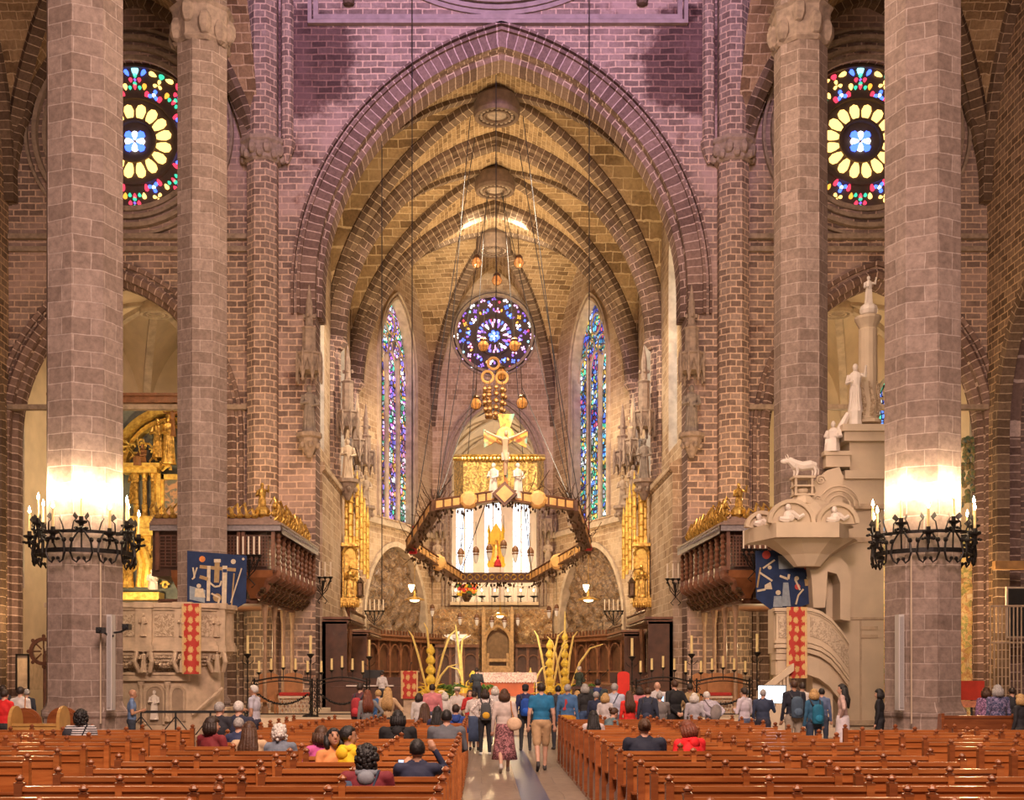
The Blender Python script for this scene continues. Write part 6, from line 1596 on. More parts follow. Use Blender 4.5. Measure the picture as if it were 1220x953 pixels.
m = MB(); m.bx(-.36,.32,-.04,.02,z0-.2,z0-.02); m.build('notice', plain('orange_notice', (.65,.25,.14), .6, 0, .3, 12, 0), root); m = MB(); m.tube([(0,.03,0),(0,.03,z0)], .03, 6); m.build('stand', BLACK_P, root)
# left aisle: plaque and wheel
Y = 47.5; x0, z1 = XZ(19, 779, Y); x1, z0 = XZ(35, 822, Y); root = empty('framed_plaque', (x0, Y, z0), 0, 'dark framed plaque on the wall of the left aisle', 'plaque'); inv = Matrix.Translation(-Vector(root.location))
m = MB(inv)
for a, b, c, d in ((x0,x0+.06,z0,z1),(x1-.06,x1,z0,z1),(x0,x1,z0,z0+.06),(x0,x1,z1-.06,z1)): m.bx(a, b, Y-.06, Y+.04, c, d)
m.build('frame', IRON, root); m = MB(inv); m.bx(x0+.05, x1-.05, Y, Y+.05, z0+.05, z1-.05); m.build('panel', ST_PULPIT, root)
m = MB(inv); m.bx(x0, x1, Y+.05, Y+1.4, z0, z1); m.build('mount', ST_PULPIT, root)
Y = 40; x, z = XZ(52, 776, Y); root = empty('openwork_wooden_disc', (x, Y, z), 0, 'round openwork wooden wheel left of the left front pillar', 'ornament')
m = MB(); m.sweep([(.42*math.cos(2*PI*k/24), 0, .42*math.sin(2*PI*k/24)) for k in range(24)], (0,-1,0), [(-.06,-.06),(.06,-.06),(.06,.06),(-.06,.06)], closed=True)
m.build('rim', WOOD_M, root)
for k in range(8): a = PI*k/4; m = MB(); m.tube([(.1*math.cos(a),0,.1*math.sin(a)),(.4*math.cos(a),0,.4*math.sin(a))], .03, 5); m.ell((.52*math.cos(a),0,.52*math.sin(a)), (.07,.05,.07), 6, 4); m.build('spoke', WOOD_M, root)
m = MB(); m.lathe([(.1,-z),(.06,-z+.3),(.06,-.5)], 8, (0,.1,0)); m.tube([(0,.1,-.6),(0,.1,.1)], .05, 6); m.build('stand', WOOD_M, root)
# ------------------------------------------------------------------ pews
def woodmat(name, a, b, rough=.3):
    m, nt, bs = nodes(name)
    co = N(nt, 'ShaderNodeTexCoord'); oi = N(nt, 'ShaderNodeObjectInfo')
    mp = N(nt, 'ShaderNodeMapping'); mp.inputs['Scale'].default_value = (1.2,6,9)
    ad = N(nt, 'ShaderNodeVectorMath', operation='ADD'); sc = N(nt, 'ShaderNodeVectorMath', operation='SCALE'); sc.inputs[3].default_value = 20
    nt.links.new(oi.outputs['Location'], sc.inputs[0]); nt.links.new(co.outputs['Object'], ad.inputs[0]); nt.links.new(sc.outputs[0], ad.inputs[1]); nt.links.new(ad.outputs[0], mp.inputs[0])
    ns = N(nt, 'ShaderNodeTexNoise', Scale=1.5, Detail=6.0, Distortion=.6); nt.links.new(mp.outputs[0], ns.inputs['Vector'])
    o = ramp(nt, ns.outputs['Fac'], [(.3, a), (.7, b)])
    r = ramp(nt, oi.outputs['Random'], [(0, (.78,)*3), (1, (1.12,)*3)])
    nt.links.new(mixc(nt, 1, o, r, 'MULTIPLY'), bs.inputs['Base Color']); bs.inputs['Roughness'].default_value = rough
    bs.inputs['Coat Weight'].default_value = .3; bs.inputs['Coat Roughness'].default_value = .15
    bump(nt, bs, ns.outputs['Fac'], .08)
    return m
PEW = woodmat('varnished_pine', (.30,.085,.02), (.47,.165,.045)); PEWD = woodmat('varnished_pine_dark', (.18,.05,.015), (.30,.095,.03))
BL = 1.84
def finial(m, x, y, z):
    m.lathe([(.022,0),(.036,.006),(.022,.016),(.038,.028),(.042,.044),(.024,.064),(.0,.078)], 8, (x,y,z))
def make_pew():
    root = empty('pew', (0,0,0)); zt = .95
    m = MB(); m.bx(.04, BL-.04, -.012, .012, .40, zt-.03); m.build('backrest', PEW, root)
    m = MB(); m.bx(.03, BL-.03, -.03, .035, zt-.045, zt); m.bx(.03, BL-.03, -.03, .02, zt-.14, zt-.125); m.build('top_rail', PEW, root)
    m = MB(); m.bx(.04, BL-.04, .02, .42, .43, .46); m.bx(.04, BL-.04, .38, .41, .34, .43); m.build('seat', PEW, root)
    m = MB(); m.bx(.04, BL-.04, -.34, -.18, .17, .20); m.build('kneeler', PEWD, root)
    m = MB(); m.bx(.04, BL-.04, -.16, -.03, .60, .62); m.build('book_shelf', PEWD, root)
    for x in (.035, BL-.035):
        m = MB()
        m.bx(x-.035, x+.035, -.045, .045, 0, zt+.01)
        m.extr([(-.045,.05),(.40,.05),(.44,.12),(.40,.30),(.42,.47),(.20,.52),(.08,.66),(.05,zt-.02),(-.045,zt-.02)], x-.025, x+.025, 0, Matrix(((0,1,0,0),(1,0,0,0),(0,0,1,0),(0,0,0,1))))
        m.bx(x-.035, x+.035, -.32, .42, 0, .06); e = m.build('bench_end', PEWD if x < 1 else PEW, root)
        f = MB(); f.box((x,0,zt+.02), (.08,.09,.02)); finial(f, x, 0, zt+.03); f.build('finial', PEWD, e)
    m = MB(); m.bx(BL/2-.03, BL/2+.03, -.04, .04, 0, zt+.01); m.bx(BL/2-.02, BL/2+.02, .02, .38, 0, .43); e = m.build('middle_post', PEW, root)
    f = MB(); f.box((BL/2,0,zt+.02), (.07,.08,.02)); finial(f, BL/2, 0, zt+.03); f.build('finial', PEWD, e)
    return root
ORD = ['nearest','second nearest','third nearest','fourth','fifth','sixth','seventh','eighth','ninth','tenth','eleventh','twelfth','thirteenth','fourteenth','fifteenth','sixteenth','seventeenth','eighteenth','nineteenth']
ROW = lambda k: 9.46+.94*k
proto = make_pew(); first = True
blocks = [('first left of the aisle', -.33-BL, -1, 18), ('second left of the aisle', -2.3-BL, -1, 18), ('first right of the aisle', 1.61, -1, 18), ('second right of the aisle', 3.58, -1, 18),
          ('third left of the aisle', -5.1-BL, 1, 13), ('fourth left of the aisle', -7.05-BL, 4, 13), ('third right of the aisle', 6.35, 2, 13), ('fourth right of the aisle', 8.28, 5, 13)]
for bi, (nm, x0, k0, k1) in enumerate(blocks):
    for k in range(k0, k1):
        o = proto if first else copy_tree(proto); first = False
        o.location = (x0+CX, ROW(k), 0)
        tag(o, 'wooden pew, %s, %s row from the front' % (nm, ORD[k-k0]), 'pew', 'wooden pews')
# dark high-backed benches near the pillars
def high_bench(x0, x1, y, h, label, matl, round_end=None):
    root = empty('high_backed_bench', (x0, y, 0), 0, label, 'bench'); w = x1-x0
    m = MB(); m.bx(0,w,-.03,.03,.1,h); m.bx(0,w,-.05,.05,h,h+.05); m.build('backrest', matl, root)
    m = MB(); m.bx(0,w,.03,.5,.42,.47); m.build('seat', matl, root)
    for x in (0, w):
        m = MB(); P = [(-.08,0),(.5,0),(.5,.5)]
        if round_end: P += [(.21+.30*math.cos(a), h+.08+.3*math.sin(a)) for a in [PI*k/10 for k in range(11)]]
        else: P += [(.2,.62),(.1,h+.08),(-.08,h+.1)]
        m.extr(P, x-.03, x+.03, 0, Matrix(((0,1,0,0),(1,0,0,0),(0,0,1,0),(0,0,0,1)))); m.build('bench_end', matl, root)
a = XZ(1124,0,23.5)[0]; b = XZ(1212,0,23.5)[0]; high_bench(a, b, 23.6, 1.05, 'dark high-backed bench beside the right front pillar', PEWD)
a = XZ(8,0,22)[0]; b = XZ(66,0,22)[0]; high_bench(a, b, 22.2, .95, 'honey coloured bench with rounded ends left of the left front pillar', plain('honey_wood', (.48,.27,.08), .35, 0, .25, 3, .1), True)
for px, lb in ((75,'beside the seated person in stripes'),(43,'standing free at the far left')):
    x = XZ(px,0,23.4)[0]; m = MB(); w = .32
    P = [(-w,0),(w,0),(w,1.0)]+[(w*math.cos(PI*k/12), 1.0+.28*math.sin(PI*k/12)) for k in range(13)]; m.extr(P, 23.4, 23.46)
    P = [(-w+.06,.45),(w-.06,.45),(w-.06,1.0)]+[((w-.06)*math.cos(PI*k/12), 1.0+.22*math.sin(PI*k/12)) for k in range(13)]; m.extr(P, 23.37, 23.4); m.bx(-w, w, 23.46, 23.9, .4, .46); m.bx(-w,-w+.06,23.46,23.9,0,.4); m.bx(w-.06,w,23.46,23.9,0,.4)
    for i, v in enumerate(m.v): m.v[i] = (v[0]+x, v[1]-(.0 if px == 75 else .6), v[2])
    tag(m.build('round_topped_seat', PEWD), 'round-topped wooden seat '+lb, 'chair')
# aisle inlay strip and floor joints
m = MB(); m.bx(-.02, .42, 8, 37, 0, .006); struct(m.build('floor_strip', plain('blue_grey_carpet', (.05,.07,.15), .3, 0, .15, 6, .05)))
for i in range(0): pass
# ------------------------------------------------------------------ people
import numpy as np
MC = {}
def pmat(c, rough=.8, pat=None):
    key = (tuple(round(x, 3) for x in c), pat)
    if key not in MC:
        if pat == 'floral': MC[key] = brocade('patterned_cloth_%d' % len(MC), c, (min(1,c[0]*2.6+.15), min(1,c[1]*2.2+.10), min(1,c[2]*2.2+.10)), 16, .85, 0, .52, .1)
        elif pat == 'stripe':
            m, nt, b = nodes('striped_cloth_%d' % len(MC)); co = N(nt, 'ShaderNodeTexCoord'); wv = N(nt, 'ShaderNodeTexWave', Scale=9.0, Distortion=.6); wv.bands_direction = 'Z'
            nt.links.new(co.outputs['Object'], wv.inputs['Vector']); nt.links.new(ramp(nt, wv.outputs['Fac'], [(.45, (.03,.03,.04)), (.55, c)]), b.inputs['Base Color']); b.inputs['Roughness'].default_value = .85; MC[key] = m
        else: MC[key] = plain('cloth_%d' % len(MC), c, rough, 0, .22, 9, .25)
    return MC[key]
SK = {'l': plain('skin_fair', (.62,.36,.25), .55, 0, .08, 6, 0), 'm': plain('skin_tan', (.42,.22,.13), .55, 0, .08, 6, 0), 'd': plain('skin_brown', (.20,.09,.05), .5, 0, .08, 6, 0)}
HR = {k: plain('hair_'+k, c, .55, 0, .35, 40, .5) for k, c in dict(black=(.012,.010,.010), brown=(.075,.032,.014), dark=(.03,.016,.010), red=(.17,.045,.02), blond=(.50,.31,.12), grey=(.36,.34,.32), white=(.66,.62,.56)).items()}
EYE = plain('eye_dark', (.02,.015,.012), .3, 0, .1, 5, 0); LIP = plain('lips', (.42,.14,.12), .5, 0, .1, 5, 0)
ARM = dict(down=((.05,-.02,-.29),(.07,.05,-.54)), phone=((.06,.12,-.24),(-.05,.34,.00)), front=((.08,.02,-.28),(-.10,.22,-.22)), hip=((.20,-.05,-.24),(.03,.02,-.40)),
           behind=((.12,-.12,-.27),(-.10,-.19,-.44)), face=((.12,.20,-.05),(.0,.16,.17)), lap=((.07,.06,-.27),(-.04,.28,-.34)), out=((.22,.08,-.16),(.30,.30,-.16)), strap=((.06,.0,-.28),(-.02,.20,-.08)))
def capsd(P, a, b, ra, rb):
    ab = b-a; t = np.clip(((P-a)@ab)/max(1e-9, ab@ab), 0, 1)
    return np.linalg.norm(P-(a+t[:,None]*ab), axis=1)-(ra+(rb-ra)*t)
def person(px, Y, h, rz, label, top, bot, hair='dark', style='short', skin='l', pose='stand', aL='down', aR='down', sleeve='long', lower='trousers', bulk=1.0, lean=0, head=0, tilt=0, shoe=(.05,.045,.045), z0=0, pat=None, bpat=None, X=None, pack=None, bag=None, item=None, collar=None, patch=None):
    x = XZ(px, 0, Y)[0] if X is None else X
    root = empty('person', (x, Y, z0), math.radians(rz), label, 'person')
    k = h/1.75; prim = []
    sit = pose == 'sit'; hipz = .56/k if sit else .93
    def cap(a, b, ra, rb, t): prim.append(('c', Vector(a), Vector(b), ra, rb, t))
    def el(c, r, t, R=None): prim.append(('e', Vector(c), r, t, R))
    U = Matrix.Translation((0,0,hipz)) @ Matrix.Rotation(-math.radians(lean), 4, 'X')
    up = lambda p: U @ Vector((p[0], p[1], p[2]-.93))
    bk = bulk
    # legs
    low = 1 if lower == 'trousers' else 0
    T_, B_, S_, SH = 1, 2, 0, 3
    if sit:
        for s in (-1, 1):
            cap((s*.10,.0,hipz),(s*.13,.44,hipz-.03),.095*bk,.07,B_); kn = (s*.13,.44,hipz-.03); an = (s*.13,.40,.09)
            cap(kn, an, .062, .045, B_ if lower == 'trousers' else S_); cap(an, (s*.14,.56,.04), .045, .035, SH); cap((s*.13,.38,.05),(s*.14,.5,.04),.045,.04,SH)
        el((0,-.02,hipz+.02), (.175*bk,.14*bk,.12), B_)
    else:
        for s in (-1, 1):
            if pose == 'walk':
                kn = (s*.085, .10*s+.02, .50); an = (s*.075, .24*s-.04, .09+(.09 if s < 0 else 0))
            else: kn = (s*.105, .015, .50); an = (s*.115, -.01, .09)
            hp = (s*.095, 0, .90)
            if lower == 'shorts':
                md = tuple(hp[i]+(kn[i]-hp[i])*.85 for i in range(3)); cap(hp, md, .10*bk, .085, B_); cap(md, kn, .068, .056, S_); cap(kn, an, .058, .037, S_)
            elif lower == 'skirt': cap(hp, kn, .085, .06, B_); cap(kn, an, .055, .036, S_)
            else: cap(hp, kn, .098*bk, .068, B_); cap(kn, an, .066, .046, B_)
            tilt_ = .10 if (pose == 'walk' and s < 0) else 0
            cap((an[0],an[1]-.03,an[2]-.045),(an[0]*1.15,an[1]+.15,an[2]-.055-tilt_),.040,.034,SH); cap(an, (an[0],an[1]-.01,an[2]-.04), .04, .042, SH)
        el((0,-.01,.95), (.168*bk,.118*bk,.115), B_)
    # torso
    def ue(c, r, t): prim.append(('e', up(c), r, t, U.to_3x3()))
    ue((0,0,1.10), (.150*bk,.105*bk,.16), T_); ue((0,.0,1.29), (.172*bk,.115*bk,.19), T_); ue((0,.005,1.02), (.160*bk,.112*bk,.10), T_)
    cap(up((-.135*bk,0,1.42)), up((.135*bk,0,1.42)), .066, .066, T_); cap(up((-.06,0,1.46)), up((.06,0,1.46)), .055, .055, T_)
    cap(up((0,0,1.44)), up((0,.012,1.54)), .056, .050, S_)
    # head
    H = Matrix.Translation(up((0,.02,1.60))) @ Matrix.Rotation(math.radians(head), 4, 'Z') @ Matrix.Rotation(math.radians(tilt-lean*.4), 4, 'X')
    H3 = H.to_3x3()
    hp_ = lambda p: H @ Vector(p)
    prim.append(('e', hp_((0,-.008,.035)), (.075,.095,.088), S_, H3)); prim.append(('e', hp_((0,.025,-.02)), (.060,.068,.078), S_, H3)); prim.append(('c', hp_((0,.085,.015)), hp_((0,.108,-.018)), .010, .016, S_))
    prim.append(('c', hp_((0,.06,-.07)), hp_((0,.055,-.08)), .024, .022, S_))
    for s in (-1, 1): prim.append(('e', hp_((s*.076,.0,-.002)), (.011,.02,.03), S_, H3))
    # arms and hands
    for s, ar in ((-1, aL), (1, aR)):
        e, w = ARM[ar]; sh = Vector((s*.165*bk,0,1.42))
        E = up(sh+Vector((s*e[0],e[1],e[2]))); Wr = up(sh+Vector((s*w[0],w[1],w[2]))); Sh = up(sh)
        cap(Sh, Sh+(E-Sh)*.55, .058*bk, .050, T_); cap(Sh+(E-Sh)*.5, E, .052 if sleeve == 'long' else .046, .043, T_ if sleeve == 'long' else S_)
        cap(E, Wr, .043 if sleeve == 'long' else .038, .034 if sleeve == 'long' else .026, T_ if sleeve == 'long' else S_)
        d = (Wr-E).normalized(); side = d.cross(Vector((0,1,0)) if abs(d.y) < .8 else Vector((0,0,1))).normalized(); nrm = side.cross(d)
        pc = Wr+d*.045; cap(Wr, pc+d*.02, .026, .030, S_); cap(pc+side*.016, pc-side*.016+d*.02, .024, .024, S_)
        for q, ln in enumerate((.055,.066,.062,.048)):
            b0 = pc+d*.035+side*(.030-.020*q); m1 = b0+d*ln*.55+nrm*.006; cap(b0, m1, .0105, .0095, S_); cap(m1, m1+d*ln*.42+nrm*.020, .0095, .008, S_)
        tb = Wr+d*.02+side*.030; cap(tb, tb+d*.035+side*.02, .012, .010, S_); cap(tb+d*.035+side*.02, tb+d*.062+side*.018+nrm*.01, .010, .0085, S_)
        if item and ar == aR and s == 1: item_at = root.matrix_basis @ (Matrix.Scale(k, 4) @ (pc+d*.04))
    m = MB()
    for p in prim:
        if p[0] == 'c':
            _, a, b, ra, rb, t = p; m.tube([a-(b-a).normalized()*ra*.5, a, b, b+(b-a).normalized()*rb*.5] if (b-a).length > 1e-4 else [a,b], [ra*.84, ra, rb, rb*.84], 10); m.ell(a, ra, 10, 8); m.ell(b, rb, 10, 8)
        else: m.ell(p[1], p[2], 12, 9, 0, p[4].to_4x4() if p[4] is not None else None)
    me = bpy.data.meshes.new('tmp'); me.from_pydata(m.v, [], m.f); o = bpy.data.objects.new('tmp', me); COL.objects.link(o)
    md = o.modifiers.new('r', 'REMESH'); md.mode = 'VOXEL'; md.voxel_size = .0135 if Y < 20 else .017
    sm = o.modifiers.new('s', 'SMOOTH'); sm.factor = .5; sm.iterations = 2
    dg = bpy.context.evaluated_depsgraph_get(); me2 = bpy.data.meshes.new_from_object(o.evaluated_get(dg)); bpy.data.objects.remove(o); bpy.data.meshes.remove(me)
    me2.name = 'body'
    nv = len(me2.vertices); co = np.empty(nv*3, 'f'); me2.vertices.foreach_get('co', co); co = co.reshape(-1,3).astype('d')
    nf = len(me2.polygons); ct = np.empty(nf*3, 'f'); me2.polygons.foreach_get('center', ct); ct = ct.reshape(-1,3).astype('d')
    best = np.full(nf, 1e9); idx = np.zeros(nf, 'i')
    for p in prim:
        if p[0] == 'c':
            d = capsd(ct, np.array(p[1]), np.array(p[2]), p[3], p[4]) if (p[2]-p[1]).length > 1e-5 else np.linalg.norm(ct-np.array(p[1]), axis=1)-p[3]; t = p[5]
        else:
            R = np.array(p[4]) if p[4] is not None else np.eye(3); q = (ct-np.array(p[1]))@R; r = np.array(p[2]); u = q/r; L = np.linalg.norm(u, axis=1); d = (L-1)*L/np.maximum(1e-6, np.linalg.norm(u/r, axis=1)); t = p[3]
        if t == S_: d = d+.002
        s = d < best; best[s] = d[s]; idx[s] = t
    tp = pmat(top, .8, pat); bt = pmat(bot, .8, bpat)
    for mt in (SK[skin], tp, bt, pmat(shoe)): me2.materials.append(mt)
    me2.polygons.foreach_set('material_index', idx); me2.polygons.foreach_set('use_smooth', [True]*nf)
    # folds in the clothing
    n3 = np.sin(co[:,2]*34+co[:,0]*16)*np.sin(co[:,0]*27+co[:,1]*31+co[:,2]*7)*.0035
    c0 = co[:, :2]; L = np.linalg.norm(c0, axis=1)+1e-6; msk = (co[:,2] < hipz+.5)&(co[:,2] > .15); co[msk, :2] += (c0/L[:,None]*n3[:,None])[msk]
    co *= k; me2.vertices.foreach_set('co', co.astype('f').ravel()); me2.update()
    b = bpy.data.objects.new('body', me2); COL.objects.link(b); b.parent = root
    Sc = Matrix.Scale(k, 4)
    # face
    f = MB(Sc)
    for s in (-1, 1): f.ell(hp_((s*.03,.082,.018)), (.012,.007,.007), 6, 4); 
    f.ell(hp_((0,.086,-.052)), (.022,.007,.007), 6, 4, 1)
    for s in (-1, 1): f.tube([hp_((s*.018,.088,.037)), hp_((s*.045,.078,.038))], .004, 4)
    f.build('facial_features', [EYE, LIP], b)
    # hair
    if style != 'bald':
        g = MB(Sc); e = 1.0
        nu, nv_ = 18, 12; vs = []; keep = []
        for j in range(nv_+1):
            for i in range(nu):
                th = PI*j/nv_; ph = 2*PI*i/nu; v = Vector((math.sin(th)*math.cos(ph), math.sin(th)*math.sin(ph), math.cos(th)))
                puff = {'curly':1.28,'bob':1.16,'long':1.13,'short':1.07,'cap':1.1,'bun':1.08,'thin':1.045,'hat':1.06}[style]
                w = Vector((v.x*.079*puff, v.y*.099*puff-.008, v.z*.094*puff+.036)); w *= 1+.03*math.sin(7*ph+5*th)*(2.2 if style == 'curly' else 1)
                if w.z < -.02 and style in ('short','thin','bun','cap','hat') : w.z = -.02+(w.z+.02)*.45; w.x *= .95
                if w.y > .045 and w.z < .065: w.y = .03+(w.y-.045)*.15; w.x *= .97
                if w.z < .02 and w.y > .02: w.x *= .9; w.y = min(w.y, .01)
                vs.append(hp_(w))
        fs = [(j*nu+i, j*nu+(i+1) % nu, (j+1)*nu+(i+1) % nu, (j+1)*nu+i) for j in range(nv_) for i in range(nu)]
        g.add(vs, fs)
        if style == 'long':
            for q in range(7):
                a = PI+PI*(q+.5)/7; xx = .070*math.cos(a); yy = .085*math.sin(a)-.015
                p0 = hp_((xx,yy,.05)); p1 = hp_((xx*1.12,yy*1.1,-.10)); p2 = up((xx*1.5,-.10+yy*.3,1.38)); p3 = up((xx*1.35,-.125,1.18+.02*(q % 2)))
                g.tube([p0,p1,p2,p3], [.034,.042,.045,.018], 7)
        if style == 'bob':
            for q in range(9):
                a = PI*.93+PI*1.14*(q+.5)/9; xx = .082*math.cos(a); yy = .088*math.sin(a)-.01
                g.tube([hp_((xx,yy,.05)), hp_((xx*1.1,yy*1.1,-.05)), hp_((xx*1.0,yy*1.0,-.115))], [.035,.04,.025], 7)
        if style == 'curly':
            rr = random.Random(int(px))
            for q in range(60):
                a = rr.uniform(PI*.9, PI*2.1); z = rr.uniform(-.09,.12); c = hp_((.10*math.cos(a)*math.sqrt(max(.2,1-(z/.16)**2)), .11*math.sin(a)*math.sqrt(max(.2,1-(z/.16)**2))-.01, z)); g.ell(c, (.028,.028,.028), 6, 4)
        if style == 'bun': g.ell(hp_((0,-.125,.05)), (.045,.04,.045), 8, 6)
        g.build('hair', HR[hair], b, True)
    if style == 'cap':
        g = MB(Sc @ H); g.lathe([(.088,.055),(.092,.075),(.085,.12),(.05,.15),(0,.158)], 14, (0,-.005,0), 0, 0, 1.15); g.add([(-.06,.09,.06),(.06,.09,.06),(.045,.17,.05),(-.045,.17,.05),(-.06,.09,.072),(.06,.09,.072),(.045,.17,.058),(-.045,.17,.058)], [(0,1,2,3),(4,5,6,7),(0,1,5,4),(2,3,7,6)]); g.build('cap', pmat((.015,.015,.02)), root, True)
    if style == 'hat':
        g = MB(Sc @ H); g.lathe([(.155,.05),(.158,.058),(.095,.062),(.092,.13),(.06,.15),(0,.14)], 18, (0,-.005,0), 0, 0, 1.12); g.lathe([(.098,.064),(.098,.09)], 18, (0,-.005,0), 0, 1, 1.12); g.build('hat', [pmat((.75,.66,.5)), pmat((.04,.03,.03))], root)
    if lower == 'skirt':
        g = MB(Sc); zl = .28 if label.find('long') >= 0 or label.find('patterned skirt') >= 0 else .5
        pf = [(.165,1.02),(.19,.93),(.20,.75),(.23,.5),(.27,zl)]; g.lathe([(r,z) for r, z in reversed(pf)], 22, (0,0,0), 0, 0, .78)
        for i, v in enumerate(g.v): a = math.atan2(v[1], v[0]); q = 1+.05*math.sin(9*a)*(1.05*k-v[2]); g.v[i] = (v[0]*q, v[1]*q, v[2])
        g.build('skirt', bt, b, True)
    if collar:   # hood or scarf
        g = MB(Sc); g.tube([up((.085*math.cos(a), .07*math.sin(a)-.01, 1.475+.01*math.sin(3*a))) for a in [2*PI*j/14 for j in range(14)]], .036, 8, 0, True); g.ell(up((0,-.10,1.42)), (.09,.05,.08), 8, 6); g.build('hood', pmat(collar), b, True)
    if patch:    # printed or woven mark on the back
        g = MB(Sc)
        if patch == 'emblem': g.extr([(-.06,1.18),(-.02,1.2),(-.01,1.38),(.03,1.38),(.05,1.3),(.0,1.22),(.02,1.14),(-.06,1.12)], -.128, -.12); g.build('red_emblem', pmat((.5,.05,.06)), b)
        if patch == 'print':
            for j, (w, n) in enumerate(((.24,12),(.13,8))):
                for i in range(n): xx = -w/2+w*(i+.5)/n; p = up((xx,-.128,1.28-.045*j)); g.box(p, (w/n*.7,.01,.022*(1-.3*j)))
            g.build('printed_lettering', pmat((.6,.6,.6)), b)
    G = root.matrix_basis @ Sc
    def loose(name, mb, mats, lab, cat):
        o_ = mb.build(name, mats, None, True); tag(o_, lab, cat); return o_
    if pack:
        cpk, lab = pack; r2 = empty('backpack', tuple(G @ up((0,-.20,1.15))), math.radians(rz), lab, 'backpack'); loc = Matrix.Translation((0,0,0))
        T2 = Sc @ Matrix.Rotation(-math.radians(lean), 4, 'X'); g = MB(T2); n = 14
        prof = [(.02,-.23),(.115,-.225),(.135,-.18),(.138,.05),(.125,.16),(.08,.22),(.02,.235)]; g.lathe(prof, 14, (0,0,0), 0, 0, .62); q = g.build('bag_body', pmat(cpk), r2, True)
        g = MB(T2); g.ell((0,-.075,-.10), (.10,.05,.09), 10, 7); g.build('front_pocket', pmat(tuple(min(1,x*1.5) for x in cpk) if lab.find('yellow') < 0 else (.75,.42,.03)), r2, True)
        for s in (-1, 1):
            g = MB(T2); g.tube([(s*.09,.05,.20),(s*.12,.14,.31),(s*.12,.22,.34),(s*.12,.31,.2),(s*.13,.30,.0),(s*.12,.08,-.18)], .018, 6); g.build('shoulder_strap', pmat((.04,.04,.05)), r2)
    if bag:
        cb, lab, kind = bag
        r2 = empty('shoulder_bag', tuple(G.to_translation()), math.radians(rz), lab, 'bag'); g = MB(Sc)
        if kind == 'tote': c = (.20,-.12,1.02); g.ell(c, (.16,.07,.14), 12, 8)
        elif kind == 'sling': c = (.02,-.20,1.08); g.ell(c, (.15,.09,.24), 12, 8, 0, Matrix.Rotation(.5, 4, 'Y'))
        else: c = (-.18,-.05,.98); g.ell(c, (.11,.06,.10), 10, 7)
        if lean: g.v = [tuple(Sc @ up(tuple(Sc.inverted() @ Vector(v)))) for v in g.v]
        g.build('pouch', pmat(cb), r2, True)
        g = MB(Sc); sx = .13 if kind == 'tote' else -.12 if kind == 'sling' else .12
        g.tube([up((c[0],c[1],c[2]+.06)) if not sit else up((c[0],c[1],c[2]+.06)), up((sx*.8+c[0]*.2,-.135,1.30)), up((sx,-.06,1.485)), up((sx,.05,1.485)), up((sx*.7,.13,1.3)), up((c[0]*.9,.10,c[2]+.05))], .012, 6); g.build('strap', pmat(tuple(x*.7 for x in cb) if kind != 'tote' else (.45,.18,.05)), r2)
    if item:
        c = item_at; g = MB(); T3 = Matrix.Translation(c) @ Matrix.Rotation(math.radians(rz), 4, 'Z')
        if item[0] == 'phone':
            g.bx(-.038,.038,-.006,.006,-.02,.135,0,T3); g.bx(-.034,.034,-.009,-.006,-.01,.125,1,T3)
        else: g.bx(-.33,.33,-.012,.012,-.1,.32,0,T3); g.bx(-.31,.31,-.016,-.012,-.08,.30,1,T3)
        tag(g.build('phone' if item[0] == 'phone' else 'tablet', [BLACK_P, glow('screen_'+item[0]+str(int(px)), (.85,.93,1) if item[0] != 'phone' else (.45,.7,1), 2.0 if item[0] == 'phone' else 5)]), item[1], item[0])
    return root
HT = lambda py, Y: CH-(py-VY)*Y/F0        # height of a head top seen at row py at distance Y
def st(px, py, Y, rz, label, top, bot, **kw): 
    xr = (px-VX)*Y/F0
    if Y < 26.4 and (-4.5 < xr < -.3 or 1.6 < xr < 5.6): Y = 26.3+(Y-23)*.15
    z0 = kw.get('z0', 0); return person(px, Y, HT(py, Y)-z0, rz, label, top, bot, **kw)
def seat(px, k, h, rz, label, top, bot=(.04,.04,.05), **kw):
    kw.setdefault('aL', 'lap'); kw.setdefault('aR', 'lap'); return person(px, ROW(k)+.21, h, rz, label, top, bot, pose='sit', **kw)
# -- walking up the aisle and standing at its head
st(645,812,23.4,0,'man walking up the aisle in a blue polo shirt and khaki shorts',(.015,.17,.35),(.52,.34,.18),hair='dark',skin='l',pose='walk',sleeve='short',lower='shorts',bulk=1.12)
st(601,820,23.0,0,'woman walking up the aisle in a cream jumper and patterned skirt',(.62,.52,.46),(.12,.045,.05),hair='brown',style='bob',pose='walk',aR='strap',lower='skirt',bulk=1.08,bpat='floral',shoe=(.6,.55,.5),bag=((.72,.50,.32),'beige shoulder bag carried by the woman in the patterned skirt','tote'))
st(626,815,29.5,0,'man in a navy jacket and black cap at the head of the aisle',(.018,.025,.10),(.03,.03,.035),style='cap',hair='black',bulk=1.1,pack=((.01,.07,.38),'bright blue backpack worn by the man in the black cap'))
st(578,820,28.0,5,'person in a grey patterned top and black trousers beside the aisle',(.42,.36,.33),(.02,.02,.025),hair='dark',style='bob',aL='hip',pat='floral',shoe=(.6,.6,.6),pack=((.08,.085,.09),'grey backpack with yellow pocket worn beside the aisle'))
st(565,823,29.6,-8,'woman in a white blouse and long denim skirt left of the aisle',(.70,.64,.60),(.05,.08,.16),hair='dark',style='short',lower='skirt',aL='front',aR='front')
st(590,817,32.0,0,'white-haired person in a white jacket behind the grey backpack',(.66,.62,.60),(.2,.2,.22),hair='white',style='bob')
